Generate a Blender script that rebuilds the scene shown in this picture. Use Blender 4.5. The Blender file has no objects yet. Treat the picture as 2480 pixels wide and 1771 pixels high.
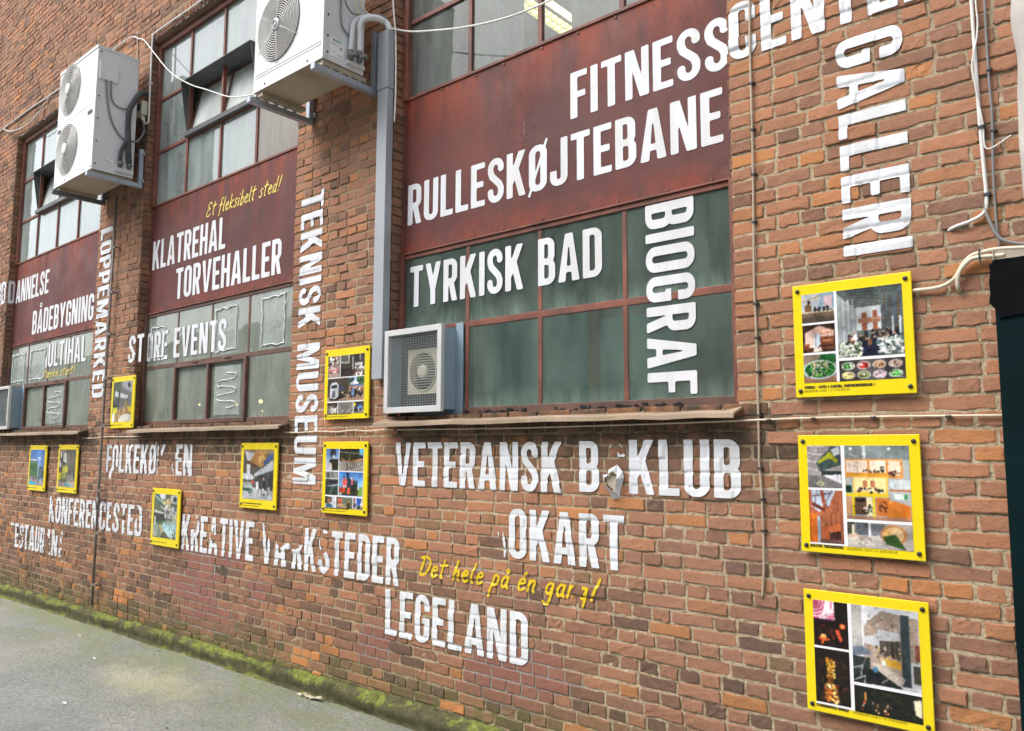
import bpy, math, random
import numpy as np
from mathutils import Matrix, Vector

C = bpy.context.scene.collection
S = bpy.context.scene
R = math.radians
H = 1.70                      # camera height; build coordinates use z = 0 at eye level

# ------------------------------------------------------------------ camera
cam = bpy.data.cameras.new('camera')
co = bpy.data.objects.new('camera', cam)
C.objects.link(co)
cam.sensor_width = 36.0
cam.lens = 36.0 * 1909.79 / 2480.0
cam.clip_start = 0.05
cam.clip_end = 500


def cam_matrix(yaw, pitch, roll):
    cy, sy, cp, sp = math.cos(yaw), math.sin(yaw), math.cos(pitch), math.sin(pitch)
    f = np.array([sy * cp, cy * cp, sp])
    r = np.array([cy, -sy, 0.0])
    d = np.cross(f, r)
    if d[2] > 0:
        d = -d
    c, s = math.cos(roll), math.sin(roll)
    r2, d2 = c * r + s * d, -s * r + c * d
    m = Matrix.Identity(4)
    for i in range(3):
        m[i][0], m[i][1], m[i][2] = r2[i], -d2[i], -f[i]
    return m


m = cam_matrix(-0.707877649, 0.105885173, -0.00295267574)
m.translation = (0, -3.5, H)
co.matrix_world = m
S.camera = co

# ------------------------------------------------------------------ light
SUN = Vector((-0.40, -0.62, 0.95)).normalized()
w = bpy.data.worlds.new('World')
S.world = w
w.use_nodes = True
nt = w.node_tree
bg = nt.nodes['Background']
sky = nt.nodes.new('ShaderNodeTexSky')
sky.sky_type = 'NISHITA'
sky.sun_disc = False
sky.sun_elevation = math.asin(SUN.z)
sky.sun_rotation = math.atan2(SUN.x, SUN.y)
sky.dust_density = 4.0
sky.ozone_density = 1.0
hs = nt.nodes.new('ShaderNodeHueSaturation')
hs.inputs['Saturation'].default_value = 0.32
nt.links.new(sky.outputs[0], hs.inputs['Color'])
nt.links.new(hs.outputs[0], bg.inputs['Color'])
bg.inputs['Strength'].default_value = 0.15
sl = bpy.data.lights.new('sun', 'SUN')
sl.energy = 1.0
sl.angle = R(40)
sl.color = (1.0, 0.965, 0.92)
so = bpy.data.objects.new('sun', sl)
C.objects.link(so)
so.rotation_euler = SUN.to_track_quat('Z', 'Y').to_euler()
so.location = (0, -8, 12)
S.view_settings.view_transform = 'Standard'
S.view_settings.look = 'None'
S.view_settings.gamma = 1
S.view_settings.exposure = 1.02
S.view_settings.use_curve_mapping = False
S.cycles.max_bounces = 8
S.cycles.transparent_max_bounces = 12

rng = np.random.default_rng(7)
random.seed(7)


# ------------------------------------------------------------------ materials
class NT:
    def __init__(s, name):
        s.m = bpy.data.materials.new(name)
        s.m.use_nodes = True
        s.t = s.m.node_tree
        s.b = s.t.nodes['Principled BSDF']
        s.out = s.t.nodes['Material Output']
        s.tc = None

    def n(s, typ, **kw):
        nd = s.t.nodes.new('ShaderNode' + typ)
        for k, v in kw.items():
            if k.startswith('i_'):
                s.put(nd.inputs[k[2:].replace('_', ' ')], v)
            elif k.startswith('n'):
                s.put(nd.inputs[int(k[1:])], v)
            else:
                setattr(nd, k, v)
        return nd

    def put(s, sock, v):
        if isinstance(v, bpy.types.NodeSocket):
            s.t.links.new(v, sock)
        elif isinstance(v, bpy.types.Node):
            s.t.links.new(v.outputs[0], sock)
        else:
            if isinstance(v, tuple) and len(v) == 3 and sock.type == 'RGBA':
                v = (*v, 1)
            sock.default_value = v

    def obj(s, sc=(1, 1, 1)):
        if s.tc is None:
            s.tc = s.n('NewGeometry')
        mp = s.n('Mapping')
        s.put(mp.inputs[0], s.tc.outputs['Position'])
        mp.inputs['Scale'].default_value = sc
        return mp.outputs[0]

    def noise(s, scale, detail=4, rough=0.55, sc=(1, 1, 1), off=0):
        nd = s.n('TexNoise')
        s.put(nd.inputs['Vector'], s.obj(sc))
        nd.inputs['Scale'].default_value = scale
        nd.inputs['Detail'].default_value = detail
        nd.inputs['Roughness'].default_value = rough
        return nd.outputs['Fac']

    def ramp(s, fac, stops):
        nd = s.n('ValToRGB')
        s.put(nd.inputs[0], fac)
        e = nd.color_ramp.elements
        while len(e) < len(stops):
            e.new(0.5)
        for el, (p, c) in zip(e, stops):
            el.position = p
            el.color = (*c, 1) if isinstance(c, tuple) else (c, c, c, 1)
        return nd.outputs[0]

    def mix(s, fac, a, b, mode='MIX'):
        nd = s.n('MixRGB', blend_type=mode)
        s.put(nd.inputs[0], fac)
        s.put(nd.inputs[1], a)
        s.put(nd.inputs[2], b)
        return nd.outputs[0]

    def math(s, op, a, b=0.5):
        nd = s.n('Math', operation=op)
        s.put(nd.inputs[0], a)
        s.put(nd.inputs[1], b)
        return nd.outputs[0]

    def bump(s, h, strength=0.5, dist=0.004):
        nd = s.n('Bump')
        nd.inputs['Strength'].default_value = strength
        nd.inputs['Distance'].default_value = dist
        s.put(nd.inputs['Height'], h)
        s.put(s.b.inputs['Normal'], nd.outputs[0])

    def col(s, v):
        s.put(s.b.inputs['Base Color'], v)

    def set(s, rough=0.5, metal=0.0, spec=None):
        s.put(s.b.inputs['Roughness'], rough)
        s.put(s.b.inputs['Metallic'], metal)
        if spec is not None:
            s.b.inputs['Specular IOR Level'].default_value = spec
        return s

    def attr(s, name):
        nd = s.n('Attribute', attribute_name=name)
        return nd


def simple(name, c, rough=0.5, metal=0.0, var=0.15, scale=6, bump=0.0, bscale=80, dirt=None, dirtamt=0.4):
    t = NT(name)
    dark = tuple(x * (1 - var) for x in c)
    lite = tuple(min(1, x * (1 + var)) for x in c)
    col = t.ramp(t.noise(scale, 5), [(0.3, dark), (0.7, lite)])
    if dirt:
        f = t.ramp(t.noise(scale * 0.7 + 1, 7, 0.65, (1, 1, 0.35)), [(0.48, 0.0), (0.72, dirtamt)])
        col = t.mix(f, col, dirt)
    t.col(col)
    rr = t.ramp(t.noise(scale * 3, 3), [(0.3, max(0.02, rough - 0.08)), (0.7, min(1, rough + 0.08))])
    t.set(rr, metal)
    if bump:
        t.bump(t.noise(bscale, 4), bump, 0.003)
    return t.m


def m_brick():
    t = NT('brick')
    a = t.attr('bk')
    sp = t.n('SeparateColor')
    t.put(sp.inputs[0], a.outputs['Color'])
    tone, soot_shade, rep = sp.outputs[0], sp.outputs[1], sp.outputs[2]
    moss = a.outputs['Alpha']
    n1 = t.noise(26, 6, 0.65)
    tt = t.math('ADD', tone, t.math('MULTIPLY', t.math('SUBTRACT', n1, 0.5), 0.55))
    base = t.ramp(tt, [(0.0, (0.150, 0.090, 0.065)), (0.25, (0.275, 0.144, 0.092)), (0.5, (0.395, 0.192, 0.112)),
                       (0.75, (0.455, 0.210, 0.112)), (1.0, (0.53, 0.225, 0.080))])
    big = t.ramp(t.noise(0.55, 4, 0.6), [(0.35, (0.86, 0.90, 0.98)), (0.65, (1.04, 1.0, 0.96))])
    base = t.mix(1.0, base, big, 'MULTIPLY')
    newb = t.ramp(n1, [(0.3, (0.25, 0.105, 0.080)), (0.7, (0.31, 0.135, 0.100))])
    base = t.mix(rep, base, newb)
    # flecks, smears of lime mortar and dark pits
    fl = t.ramp(t.noise(70, 8, 0.7), [(0.56, 0.0), (0.72, 0.55)])
    base = t.mix(fl, base, (0.40, 0.30, 0.20))
    pit = t.ramp(t.noise(85, 4, 0.6), [(0.27, 0.85), (0.40, 0.0)])
    base = t.mix(pit, base, (0.07, 0.04, 0.03))
    s2 = t.ramp(t.noise(9, 6, 0.65), [(0.36, 0.4), (0.58, 1.0)])
    base = t.mix(t.math('MULTIPLY', soot_shade, s2), base, (0.060, 0.048, 0.032))
    ms = t.ramp(t.noise(14, 6, 0.7), [(0.35, 0.0), (0.6, 1.0)])
    base = t.mix(t.math('MULTIPLY', moss, ms), base, (0.11, 0.13, 0.035))
    t.col(base)
    t.set(0.88, 0, 0.3)
    h = t.math('ADD', t.math('MULTIPLY', t.noise(38, 6, 0.65), 1.0), t.math('MULTIPLY', t.noise(140, 4, 0.6), 0.4))
    t.bump(h, 0.85, 0.0055)
    return t.m


def m_mortar():
    t = NT('mortar')
    a = t.attr('bk')
    sp = t.n('SeparateColor')
    t.put(sp.inputs[0], a.outputs['Color'])
    base = t.ramp(t.noise(45, 7, 0.7), [(0.32, (0.28, 0.205, 0.12)), (0.46, (0.58, 0.455, 0.295)), (0.68, (0.76, 0.64, 0.46))])
    base = t.mix(sp.outputs[0], base, (0.37, 0.245, 0.15))
    base = t.mix(sp.outputs[2], base, (0.40, 0.37, 0.33))
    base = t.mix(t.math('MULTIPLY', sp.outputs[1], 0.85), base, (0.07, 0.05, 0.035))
    ms = t.ramp(t.noise(14, 6, 0.7), [(0.35, 0.0), (0.6, 1.0)])
    base = t.mix(t.math('MULTIPLY', a.outputs['Alpha'], ms), base, (0.10, 0.13, 0.03))
    t.col(base)
    t.set(0.95, 0, 0.2)
    h = t.math('ADD', t.noise(60, 8, 0.75), t.math('MULTIPLY', t.noise(190, 3, 0.6), 0.35))
    t.bump(h, 1.0, 0.016)
    return t.m


def m_panel():
    t = NT('rusty_red_steel')
    base = t.ramp(t.noise(1.3, 6, 0.6), [(0.3, (0.088, 0.038, 0.037)), (0.52, (0.116, 0.044, 0.040)), (0.75, (0.152, 0.048, 0.038))])
    streak = t.ramp(t.noise(5, 5, 0.6, (1.6, 1, 0.10)), [(0.47, 0.0), (0.72, 0.4)])
    base = t.mix(streak, base, (0.20, 0.048, 0.030))
    gg = t.n('NewGeometry')
    sz = t.n('SeparateXYZ')
    t.put(sz.inputs[0], gg.outputs['Position'])
    mr = t.n('MapRange')                      # rust runs from the top seam and gathers on the bottom lip
    t.put(mr.inputs[0], sz.outputs[2])
    for k_, v_ in ((1, 1.70 + 2.05), (2, 1.70 + 2.46), (3, 0.0), (4, 0.75)):
        mr.inputs[k_].default_value = v_
    mr2 = t.n('MapRange')
    t.put(mr2.inputs[0], sz.outputs[2])
    for k_, v_ in ((1, 1.70 + 1.34), (2, 1.70 + 1.50), (3, 0.9), (4, 0.0)):
        mr2.inputs[k_].default_value = v_
    rz = t.math('ADD', t.math('MULTIPLY', mr.outputs[0], t.ramp(t.noise(3.2, 7, 0.7, (1.6, 1, 0.35)), [(0.42, 0.0), (0.58, 1.0)])), t.math('MULTIPLY', mr2.outputs[0], t.ramp(t.noise(6, 6, 0.7), [(0.40, 0.0), (0.60, 0.8)])))
    base = t.mix(rz, base, (0.30, 0.060, 0.026))
    scr = t.math('MULTIPLY', t.ramp(t.noise(20, 2, 0.5, (3.0, 1, 0.10)), [(0.72, 0.0), (0.75, 1.0)]), t.ramp(t.noise(3, 2), [(0.52, 0.0), (0.56, 0.7)]))
    base = t.mix(scr, base, (0.55, 0.50, 0.47))
    st2 = t.ramp(t.noise(7, 6, 0.65, (2.2, 1, 0.12)), [(0.56, 0.0), (0.78, 0.6)])
    base = t.mix(st2, base, (0.085, 0.028, 0.034))
    # rust freckles gathered in patches
    fr = t.math('MULTIPLY', t.ramp(t.noise(75, 5, 0.7), [(0.56, 0.0), (0.62, 1.0)]), t.ramp(t.noise(2.1, 3), [(0.52, 0.0), (0.64, 0.8)]))
    base = t.mix(fr, base, (0.045, 0.018, 0.016))
    pale = t.ramp(t.noise(3.1, 7, 0.7, (1, 1, 0.5)), [(0.60, 0.0), (0.8, 0.35)])
    base = t.mix(pale, base, (0.27, 0.17, 0.16))
    t.col(base)
    t.set(t.ramp(t.noise(4, 6), [(0.3, 0.45), (0.7, 0.7)]), 0, 0.22)
    t.bump(t.math('ADD', t.noise(2.2, 3), t.math('MULTIPLY', t.noise(90, 5), 0.05)), 0.35, 0.02)
    return t.m


def m_glass(name, dirtcol, lo, hi, tint=(0.72, 0.80, 0.76), refl=1.0, streaky=0.3, rough=0.015, wav=0.25):
    t = NT(name)
    t.t.nodes.remove(t.b)
    lw = t.n('Fresnel')
    lw.inputs['IOR'].default_value = 1.55
    fac = t.math('MULTIPLY', lw.outputs[0], 1.55 * refl)
    nd = t.n('Math', operation='MINIMUM')
    t.put(nd.inputs[0], fac)
    nd.inputs[1].default_value = 0.95
    bmp = t.n('Bump')
    bmp.inputs['Strength'].default_value = wav
    bmp.inputs['Distance'].default_value = 0.01
    t.put(bmp.inputs['Height'], t.noise(2.3, 2))
    gl = t.n('BsdfGlossy')
    gl.inputs['Roughness'].default_value = rough
    t.put(gl.inputs['Normal'], bmp.outputs[0])
    tr = t.n('BsdfTransparent')
    tr.inputs[0].default_value = (*tint, 1)
    clean = t.n('MixShader')
    t.put(clean.inputs[0], nd.outputs[0])
    t.put(clean.inputs[1], tr.outputs[0])
    t.put(clean.inputs[2], gl.outputs[0])
    df = t.n('BsdfDiffuse')
    d1 = t.ramp(t.noise(6, 7, 0.65, (1.5, 1, streaky)), [(0.3, tuple(x * 0.75 for x in dirtcol)), (0.7, dirtcol)])
    t.put(df.inputs[0], d1)
    f = t.ramp(t.noise(2.4, 8, 0.65, (1.6, 1, streaky)), [(0.32, lo), (0.68, hi)])
    spk = t.ramp(t.noise(60, 2, 0.5), [(0.70, 0.0), (0.74, 0.5)])
    f = t.math('MAXIMUM', f, spk)
    gg = t.n('NewGeometry')
    sz = t.n('SeparateXYZ')
    t.put(sz.inputs[0], gg.outputs['Position'])
    for zb in (1.70 + 0.26, 1.70 + 0.815):      # dust settles towards the bottom of each pane row
        mr = t.n('MapRange')
        t.put(mr.inputs[0], sz.outputs[2])
        for k_, v_ in ((1, zb), (2, zb + 0.20), (3, 0.85), (4, 0.0)):
            mr.inputs[k_].default_value = v_
        lo_ = t.math('MULTIPLY', mr.outputs[0], t.math('GREATER_THAN', sz.outputs[2], zb - 0.03))
        f = t.math('MAXIMUM', f, t.math('MULTIPLY', lo_, t.ramp(t.noise(5, 5, 0.6, (2.5, 1, 0.5)), [(0.3, 0.35), (0.7, 1.0)])))
    mx = t.n('MixShader')
    t.put(mx.inputs[0], f)
    t.put(mx.inputs[1], clean.outputs[0])
    t.put(mx.inputs[2], df.outputs[0])
    t.put(t.out.inputs[0], mx.outputs[0])
    return t.m


def m_film():
    t = NT('plastic_film')
    t.t.nodes.remove(t.b)
    df = t.n('BsdfDiffuse')
    df.inputs[0].default_value = (0.52, 0.60, 0.56, 1)
    gl = t.n('BsdfGlossy')
    gl.inputs['Roughness'].default_value = 0.12
    bmp = t.n('Bump')
    bmp.inputs['Strength'].default_value = 0.6
    bmp.inputs['Distance'].default_value = 0.02
    t.put(bmp.inputs['Height'], t.noise(9, 3, 0.5, (1, 1, 2.5)))
    t.put(gl.inputs['Normal'], bmp.outputs[0])
    tr = t.n('BsdfTransparent')
    a = t.n('MixShader')
    a.inputs[0].default_value = 0.14
    t.put(a.inputs[1], df.outputs[0])
    t.put(a.inputs[2], gl.outputs[0])
    b = t.n('MixShader')
    t.put(b.inputs[0], t.ramp(t.noise(4, 4), [(0.3, 0.30), (0.7, 0.55)]))
    t.put(b.inputs[1], tr.outputs[0])
    t.put(b.inputs[2], a.outputs[0])
    t.put(t.out.inputs[0], b.outputs[0])
    return t.m


def m_vinyl(name, c, bumpy=0.5):
    t = NT(name)
    dirty = t.ramp(t.noise(5, 7, 0.65, (1.5, 1, 0.4)), [(0.40, c), (0.75, tuple(x * 0.80 * y for x, y in zip(c, (1, 0.97, 0.9))))])
    sm = t.ramp(t.noise(38, 6, 0.7), [(0.70, 0.0), (0.80, 0.35)])
    t.col(t.mix(sm, dirty, tuple(x * 0.5 for x in c)))
    t.set(0.45, 0, 0.4)
    if bumpy:
        t.bump(t.math('ADD', t.noise(17, 6, 0.65), t.math('MULTIPLY', t.noise(60, 4, 0.6), 0.4)), bumpy, 0.010)
    return t.m


def m_asphalt():
    t = NT('asphalt')
    b = t.ramp(t.noise(42, 6, 0.85), [(0.30, (0.15, 0.153, 0.148)), (0.5, (0.315, 0.32, 0.305)), (0.70, (0.50, 0.50, 0.48))])
    big = t.ramp(t.noise(1.1, 6, 0.6), [(0.35, (0.86, 0.88, 0.90)), (0.65, (1.15, 1.15, 1.12))])
    b = t.mix(1.0, b, big, 'MULTIPLY')
    g = t.n('NewGeometry')
    sx = t.n('SeparateXYZ')
    t.put(sx.inputs[0], g.outputs['Position'])
    # algae: a damp band along the wall, broken by noise
    band = t.n('MapRange')
    t.put(band.inputs[0], sx.outputs[1])
    band.inputs[1].default_value = -1.3
    band.inputs[2].default_value = -0.15
    al = t.math('MULTIPLY', band.outputs[0], t.ramp(t.noise(1.9, 6, 0.65, (0.7, 1.6, 1)), [(0.32, 0.0), (0.54, 0.95)]))
    b = t.mix(al, b, t.mix(0.68, b, (0.235, 0.27, 0.10)))
    # sandy patch
    d = t.n('VectorMath', operation='DISTANCE')
    mp = t.n('Mapping')
    t.put(mp.inputs[0], g.outputs['Position'])
    mp.inputs['Scale'].default_value = (0.75, 2.0, 0)
    t.put(d.inputs[0], mp.outputs[0])
    d.inputs[1].default_value = (-6.0 * 0.75, -0.62 * 2.0, 0)
    pd = t.math('ADD', d.outputs['Value'], t.math('MULTIPLY', t.math('SUBTRACT', t.noise(3.5, 7, 0.7), 0.5), 1.3))
    b = t.mix(t.ramp(pd, [(0.15, 0.75), (0.62, 0.0)]), b, t.mix(0.6, b, (0.60, 0.56, 0.36)))
    t.col(b)
    t.set(t.ramp(t.noise(1.4, 5), [(0.35, 0.62), (0.65, 0.9)]), 0, 0.4)
    t.bump(t.math('ADD', t.noise(58, 5, 0.8), t.math('MULTIPLY', t.noise(14, 4), 1.0)), 1.0, 0.02)
    return t.m


def m_moss():
    t = NT('mossy_concrete')
    stone = t.ramp(t.noise(18, 7, 0.7), [(0.3, (0.035, 0.034, 0.018)), (0.7, (0.13, 0.115, 0.070))])
    moss = t.ramp(t.noise(34, 7, 0.8), [(0.30, (0.040, 0.050, 0.010)), (0.48, (0.15, 0.18, 0.035)), (0.66, (0.31, 0.35, 0.10))])
    g = t.n('NewGeometry')
    sn = t.n('SeparateXYZ')
    t.put(sn.inputs[0], g.outputs['Normal'])
    # moss cushions sit on the ledge top, the upright face only carries a thin film
    f = t.math('ADD', t.math('MULTIPLY', sn.outputs[2], 0.75), t.math('MULTIPLY', t.math('SUBTRACT', t.noise(7, 8, 0.75), 0.5), 3.4))
    f = t.math('SUBTRACT', f, t.ramp(t.noise(2.6, 7, 0.75), [(0.46, 0.0), (0.56, 0.8)]))
    f = t.ramp(t.math('ADD', f, -0.02), [(0.0, 0.08), (0.5, 1.0)])
    t.col(t.mix(f, stone, moss))
    t.set(0.95, 0, 0.2)
    t.bump(t.noise(60, 8, 0.8), 0.8, 0.012)
    return t.m


def m_photo():
    t = NT('photo_print')
    a = t.attr('pc')
    t.col(a.outputs['Color'])
    t.set(0.22, 0, 0.5)
    return t.m


def m_emit(name, c, s):
    t = NT(name)
    t.b.inputs['Emission Color'].default_value = (*c, 1)
    t.b.inputs['Emission Strength'].default_value = s
    t.col(c)
    return t.m


def m_clear():
    t = NT('glass_inner_face')
    t.t.nodes.remove(t.b)
    tr = t.n('BsdfTransparent')
    tr.inputs[0].default_value = (0.95, 0.98, 0.96, 1)
    t.put(t.out.inputs[0], tr.outputs[0])
    return t.m


M = dict(
    glass_back=m_clear(),
    brick=m_brick(), mortar=m_mortar(), panel=m_panel(),
    frame=simple('red_brown_frame_paint', (0.190, 0.062, 0.040), 0.6, 0, 0.35, 5, 0.25, 90, (0.05, 0.03, 0.025), 0.7),
    frame_dark=simple('brown_frame_paint', (0.130, 0.066, 0.048), 0.6, 0, 0.3, 6, 0.25, 90, (0.04, 0.035, 0.03), 0.6),
    hood=simple('dark_hood_sheet', (0.085, 0.092, 0.095), 0.5, 0, 0.25, 4, 0, 80, (0.15, 0.12, 0.10), 0.3),
    glass_up=m_glass('upper_glass', (0.50, 0.60, 0.58), 0.24, 0.60, refl=2.1),
    glass_near=m_glass('near_upper_glass', (0.42, 0.45, 0.43), 0.06, 0.45, refl=1.0),
    glass_low=m_glass('dusty_glass', (0.225, 0.305, 0.255), 0.10, 0.46, (0.66, 0.82, 0.76), 1.3, 0.4),
    glass_far=m_glass('dusty_far_glass', (0.40, 0.45, 0.38), 0.36, 0.66, (0.62, 0.76, 0.70), 2.0, 0.55),
    glass_pale=m_glass('pale_milky_glass', (0.66, 0.72, 0.69), 0.70, 0.93, (0.7, 0.75, 0.72), 1.0, 0.7),
    glass_fog=m_glass('frosted_glass', (0.40, 0.38, 0.35), 0.80, 0.97, (0.6, 0.6, 0.6), 0.6),
    film=m_film(),
    glue=simple('adhesive_trace', (0.70, 0.73, 0.72), 0.5),
    sill=simple('brown_sill_sheet', (0.34, 0.25, 0.175), 0.45, 0, 0.2, 4, 0.1, 60, (0.14, 0.12, 0.06), 0.6),
    vinyl=m_vinyl('white_vinyl', (0.72, 0.745, 0.79)),
    vinyl_flat=m_vinyl('white_vinyl_smooth', (0.71, 0.73, 0.77), 0),
    yellow_paint=simple('yellow_lettering', (0.72, 0.50, 0.012), 0.5, 0, 0.12, 14),
    yellow_pale=simple('pale_yellow_lettering', (0.74, 0.60, 0.12), 0.5, 0, 0.15, 14),
    board=simple('yellow_acrylic', (0.80, 0.63, 0.008), 0.28, 0, 0.03, 3),
    bolt=simple('black_bolt', (0.02, 0.02, 0.02), 0.35),
    caption=simple('caption_ink', (0.07, 0.055, 0.01), 0.4),
    caption_thin=simple('caption_thin_ink', (0.30, 0.235, 0.012), 0.4),
    sheet=simple('white_print_sheet', (0.80, 0.80, 0.82), 0.25, 0, 0.02),
    photo=m_photo(),
    ac=simple('white_casing', (0.70, 0.705, 0.705), 0.38, 0, 0.03, 2, 0, 80, (0.45, 0.41, 0.34), 0.35),
    ac_side=simple('white_casing_side', (0.70, 0.71, 0.72), 0.38, 0, 0.03, 2, 0, 80, (0.50, 0.47, 0.42), 0.25),
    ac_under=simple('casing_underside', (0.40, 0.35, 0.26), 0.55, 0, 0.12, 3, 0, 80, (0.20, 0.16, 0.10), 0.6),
    grille=simple('grille_wire', (0.66, 0.65, 0.62), 0.4),
    cream=simple('cream_plastic', (0.64, 0.60, 0.47), 0.4, 0, 0.06),
    fan_dark=simple('fan_recess', (0.035, 0.036, 0.038), 0.6),
    fan_blade=simple('fan_blade', (0.30, 0.29, 0.27), 0.5),
    steel=simple('galvanised_steel', (0.42, 0.47, 0.53), 0.42, 0.55, 0.12, 7, 0, 80, (0.28, 0.24, 0.2), 0.3),
    steel_dark=simple('dark_galvanised_steel', (0.17, 0.19, 0.21), 0.5, 0.4, 0.2, 7),
    duct=simple('grey_cable_duct', (0.36, 0.39, 0.42), 0.42, 0.1, 0.05, 2, 0, 80, (0.42, 0.42, 0.42), 0.4),
    bluebox=simple('blue_grey_sheet_metal', (0.27, 0.37, 0.44), 0.45, 0.1, 0.08, 4, 0, 80, (0.36, 0.42, 0.45), 0.5),
    alu=simple('aluminium_frame', (0.62, 0.63, 0.62), 0.4, 0.2, 0.06, 4),
    mesh=simple('wire_mesh', (0.42, 0.45, 0.44), 0.45, 0.2),
    box_in=simple('box_inside', (0.03, 0.045, 0.042), 0.6),
    hose=simple('black_foam_hose', (0.060, 0.064, 0.068), 0.75, 0, 0.3, 12, 0.3, 120),
    lag=simple('white_pipe_lagging', (0.62, 0.63, 0.63), 0.5, 0, 0.08, 9, 0.5, 50),
    cable_w=simple('white_cable', (0.70, 0.69, 0.66), 0.45, 0, 0.06),
    cable_c=simple('cream_cable', (0.62, 0.55, 0.42), 0.5, 0, 0.08),
    cable_t=simple('tan_cable', (0.42, 0.34, 0.25), 0.55, 0, 0.12),
    cable_g=simple('grey_cable', (0.20, 0.20, 0.20), 0.55, 0, 0.1),
    brass=simple('valve_metal', (0.16, 0.15, 0.14), 0.45, 0.4),
    rod=simple('weathered_rod', (0.20, 0.18, 0.165), 0.6, 0.3, 0.2, 8),
    black=simple('black_board_paint', (0.003, 0.012, 0.0135), 0.7, 0, 0.3, 2),
    black_cloth=simple('black_tarpaulin', (0.004, 0.005, 0.006), 0.85, 0, 0.3, 8, 0.4, 20),
    clear=simple('pale_trunking', (0.40, 0.34, 0.28), 0.25, 0, 0.1),
    plaster=simple('grey_plaster', (0.50, 0.47, 0.43), 0.85, 0, 0.15, 5, 0.5, 60, (0.2, 0.19, 0.17), 0.5),
    asphalt=m_asphalt(), moss=m_moss(),
    inside=simple('interior_wall_paint', (0.34, 0.38, 0.33), 0.9),
    inside_teal=simple('interior_teal_board', (0.20, 0.58, 0.66), 0.8),
    inside_dark=simple('interior_floor', (0.10, 0.09, 0.08), 0.9),
    post=simple('interior_brown_post', (0.60, 0.30, 0.13), 0.8),
    curtain=simple('pale_curtain', (0.72, 0.73, 0.68), 0.9),
    scrap=simple('scrap', (0.50, 0.44, 0.34), 0.7, 0, 0.25, 20),
    sticker=simple('pale_sticker', (0.80, 0.81, 0.82), 0.4),
    print_grey=simple('sticker_print', (0.30, 0.31, 0.32), 0.5),
    print_green=simple('green_sticker_print', (0.03, 0.34, 0.20), 0.5),
    far_wall=simple('pale_render', (0.55, 0.54, 0.51), 0.9, 0, 0.08, 0.4),
    far_glass=simple('dark_window_glass', (0.05, 0.07, 0.08), 0.08),
    lamp=m_emit('lamp_glow', (1.0, 0.66, 0.26), 3.0),
    tube=m_emit('tube_glow', (1.0, 0.86, 0.38), 2.2),
)

for k_ in ('black', 'black_cloth'):
    M[k_].node_tree.nodes['Principled BSDF'].inputs['Specular IOR Level'].default_value = 0.06

# ------------------------------------------------------------------ object helpers
OFF = {}


def tag(o, label, cat, group=None, kind=None):
    if label:
        o['label'] = label
    if cat:
        o['category'] = cat
    if group:
        o['group'] = group
    if kind:
        o['kind'] = kind
    return o


def thing(name, label, cat, loc, group=None):
    o = bpy.data.objects.new(name, None)
    C.objects.link(o)
    o.empty_display_size = 0.1
    o.location = (loc[0], loc[1], loc[2] + H)
    OFF[o.name] = np.array(loc, float)
    return tag(o, label, cat, group)


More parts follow.
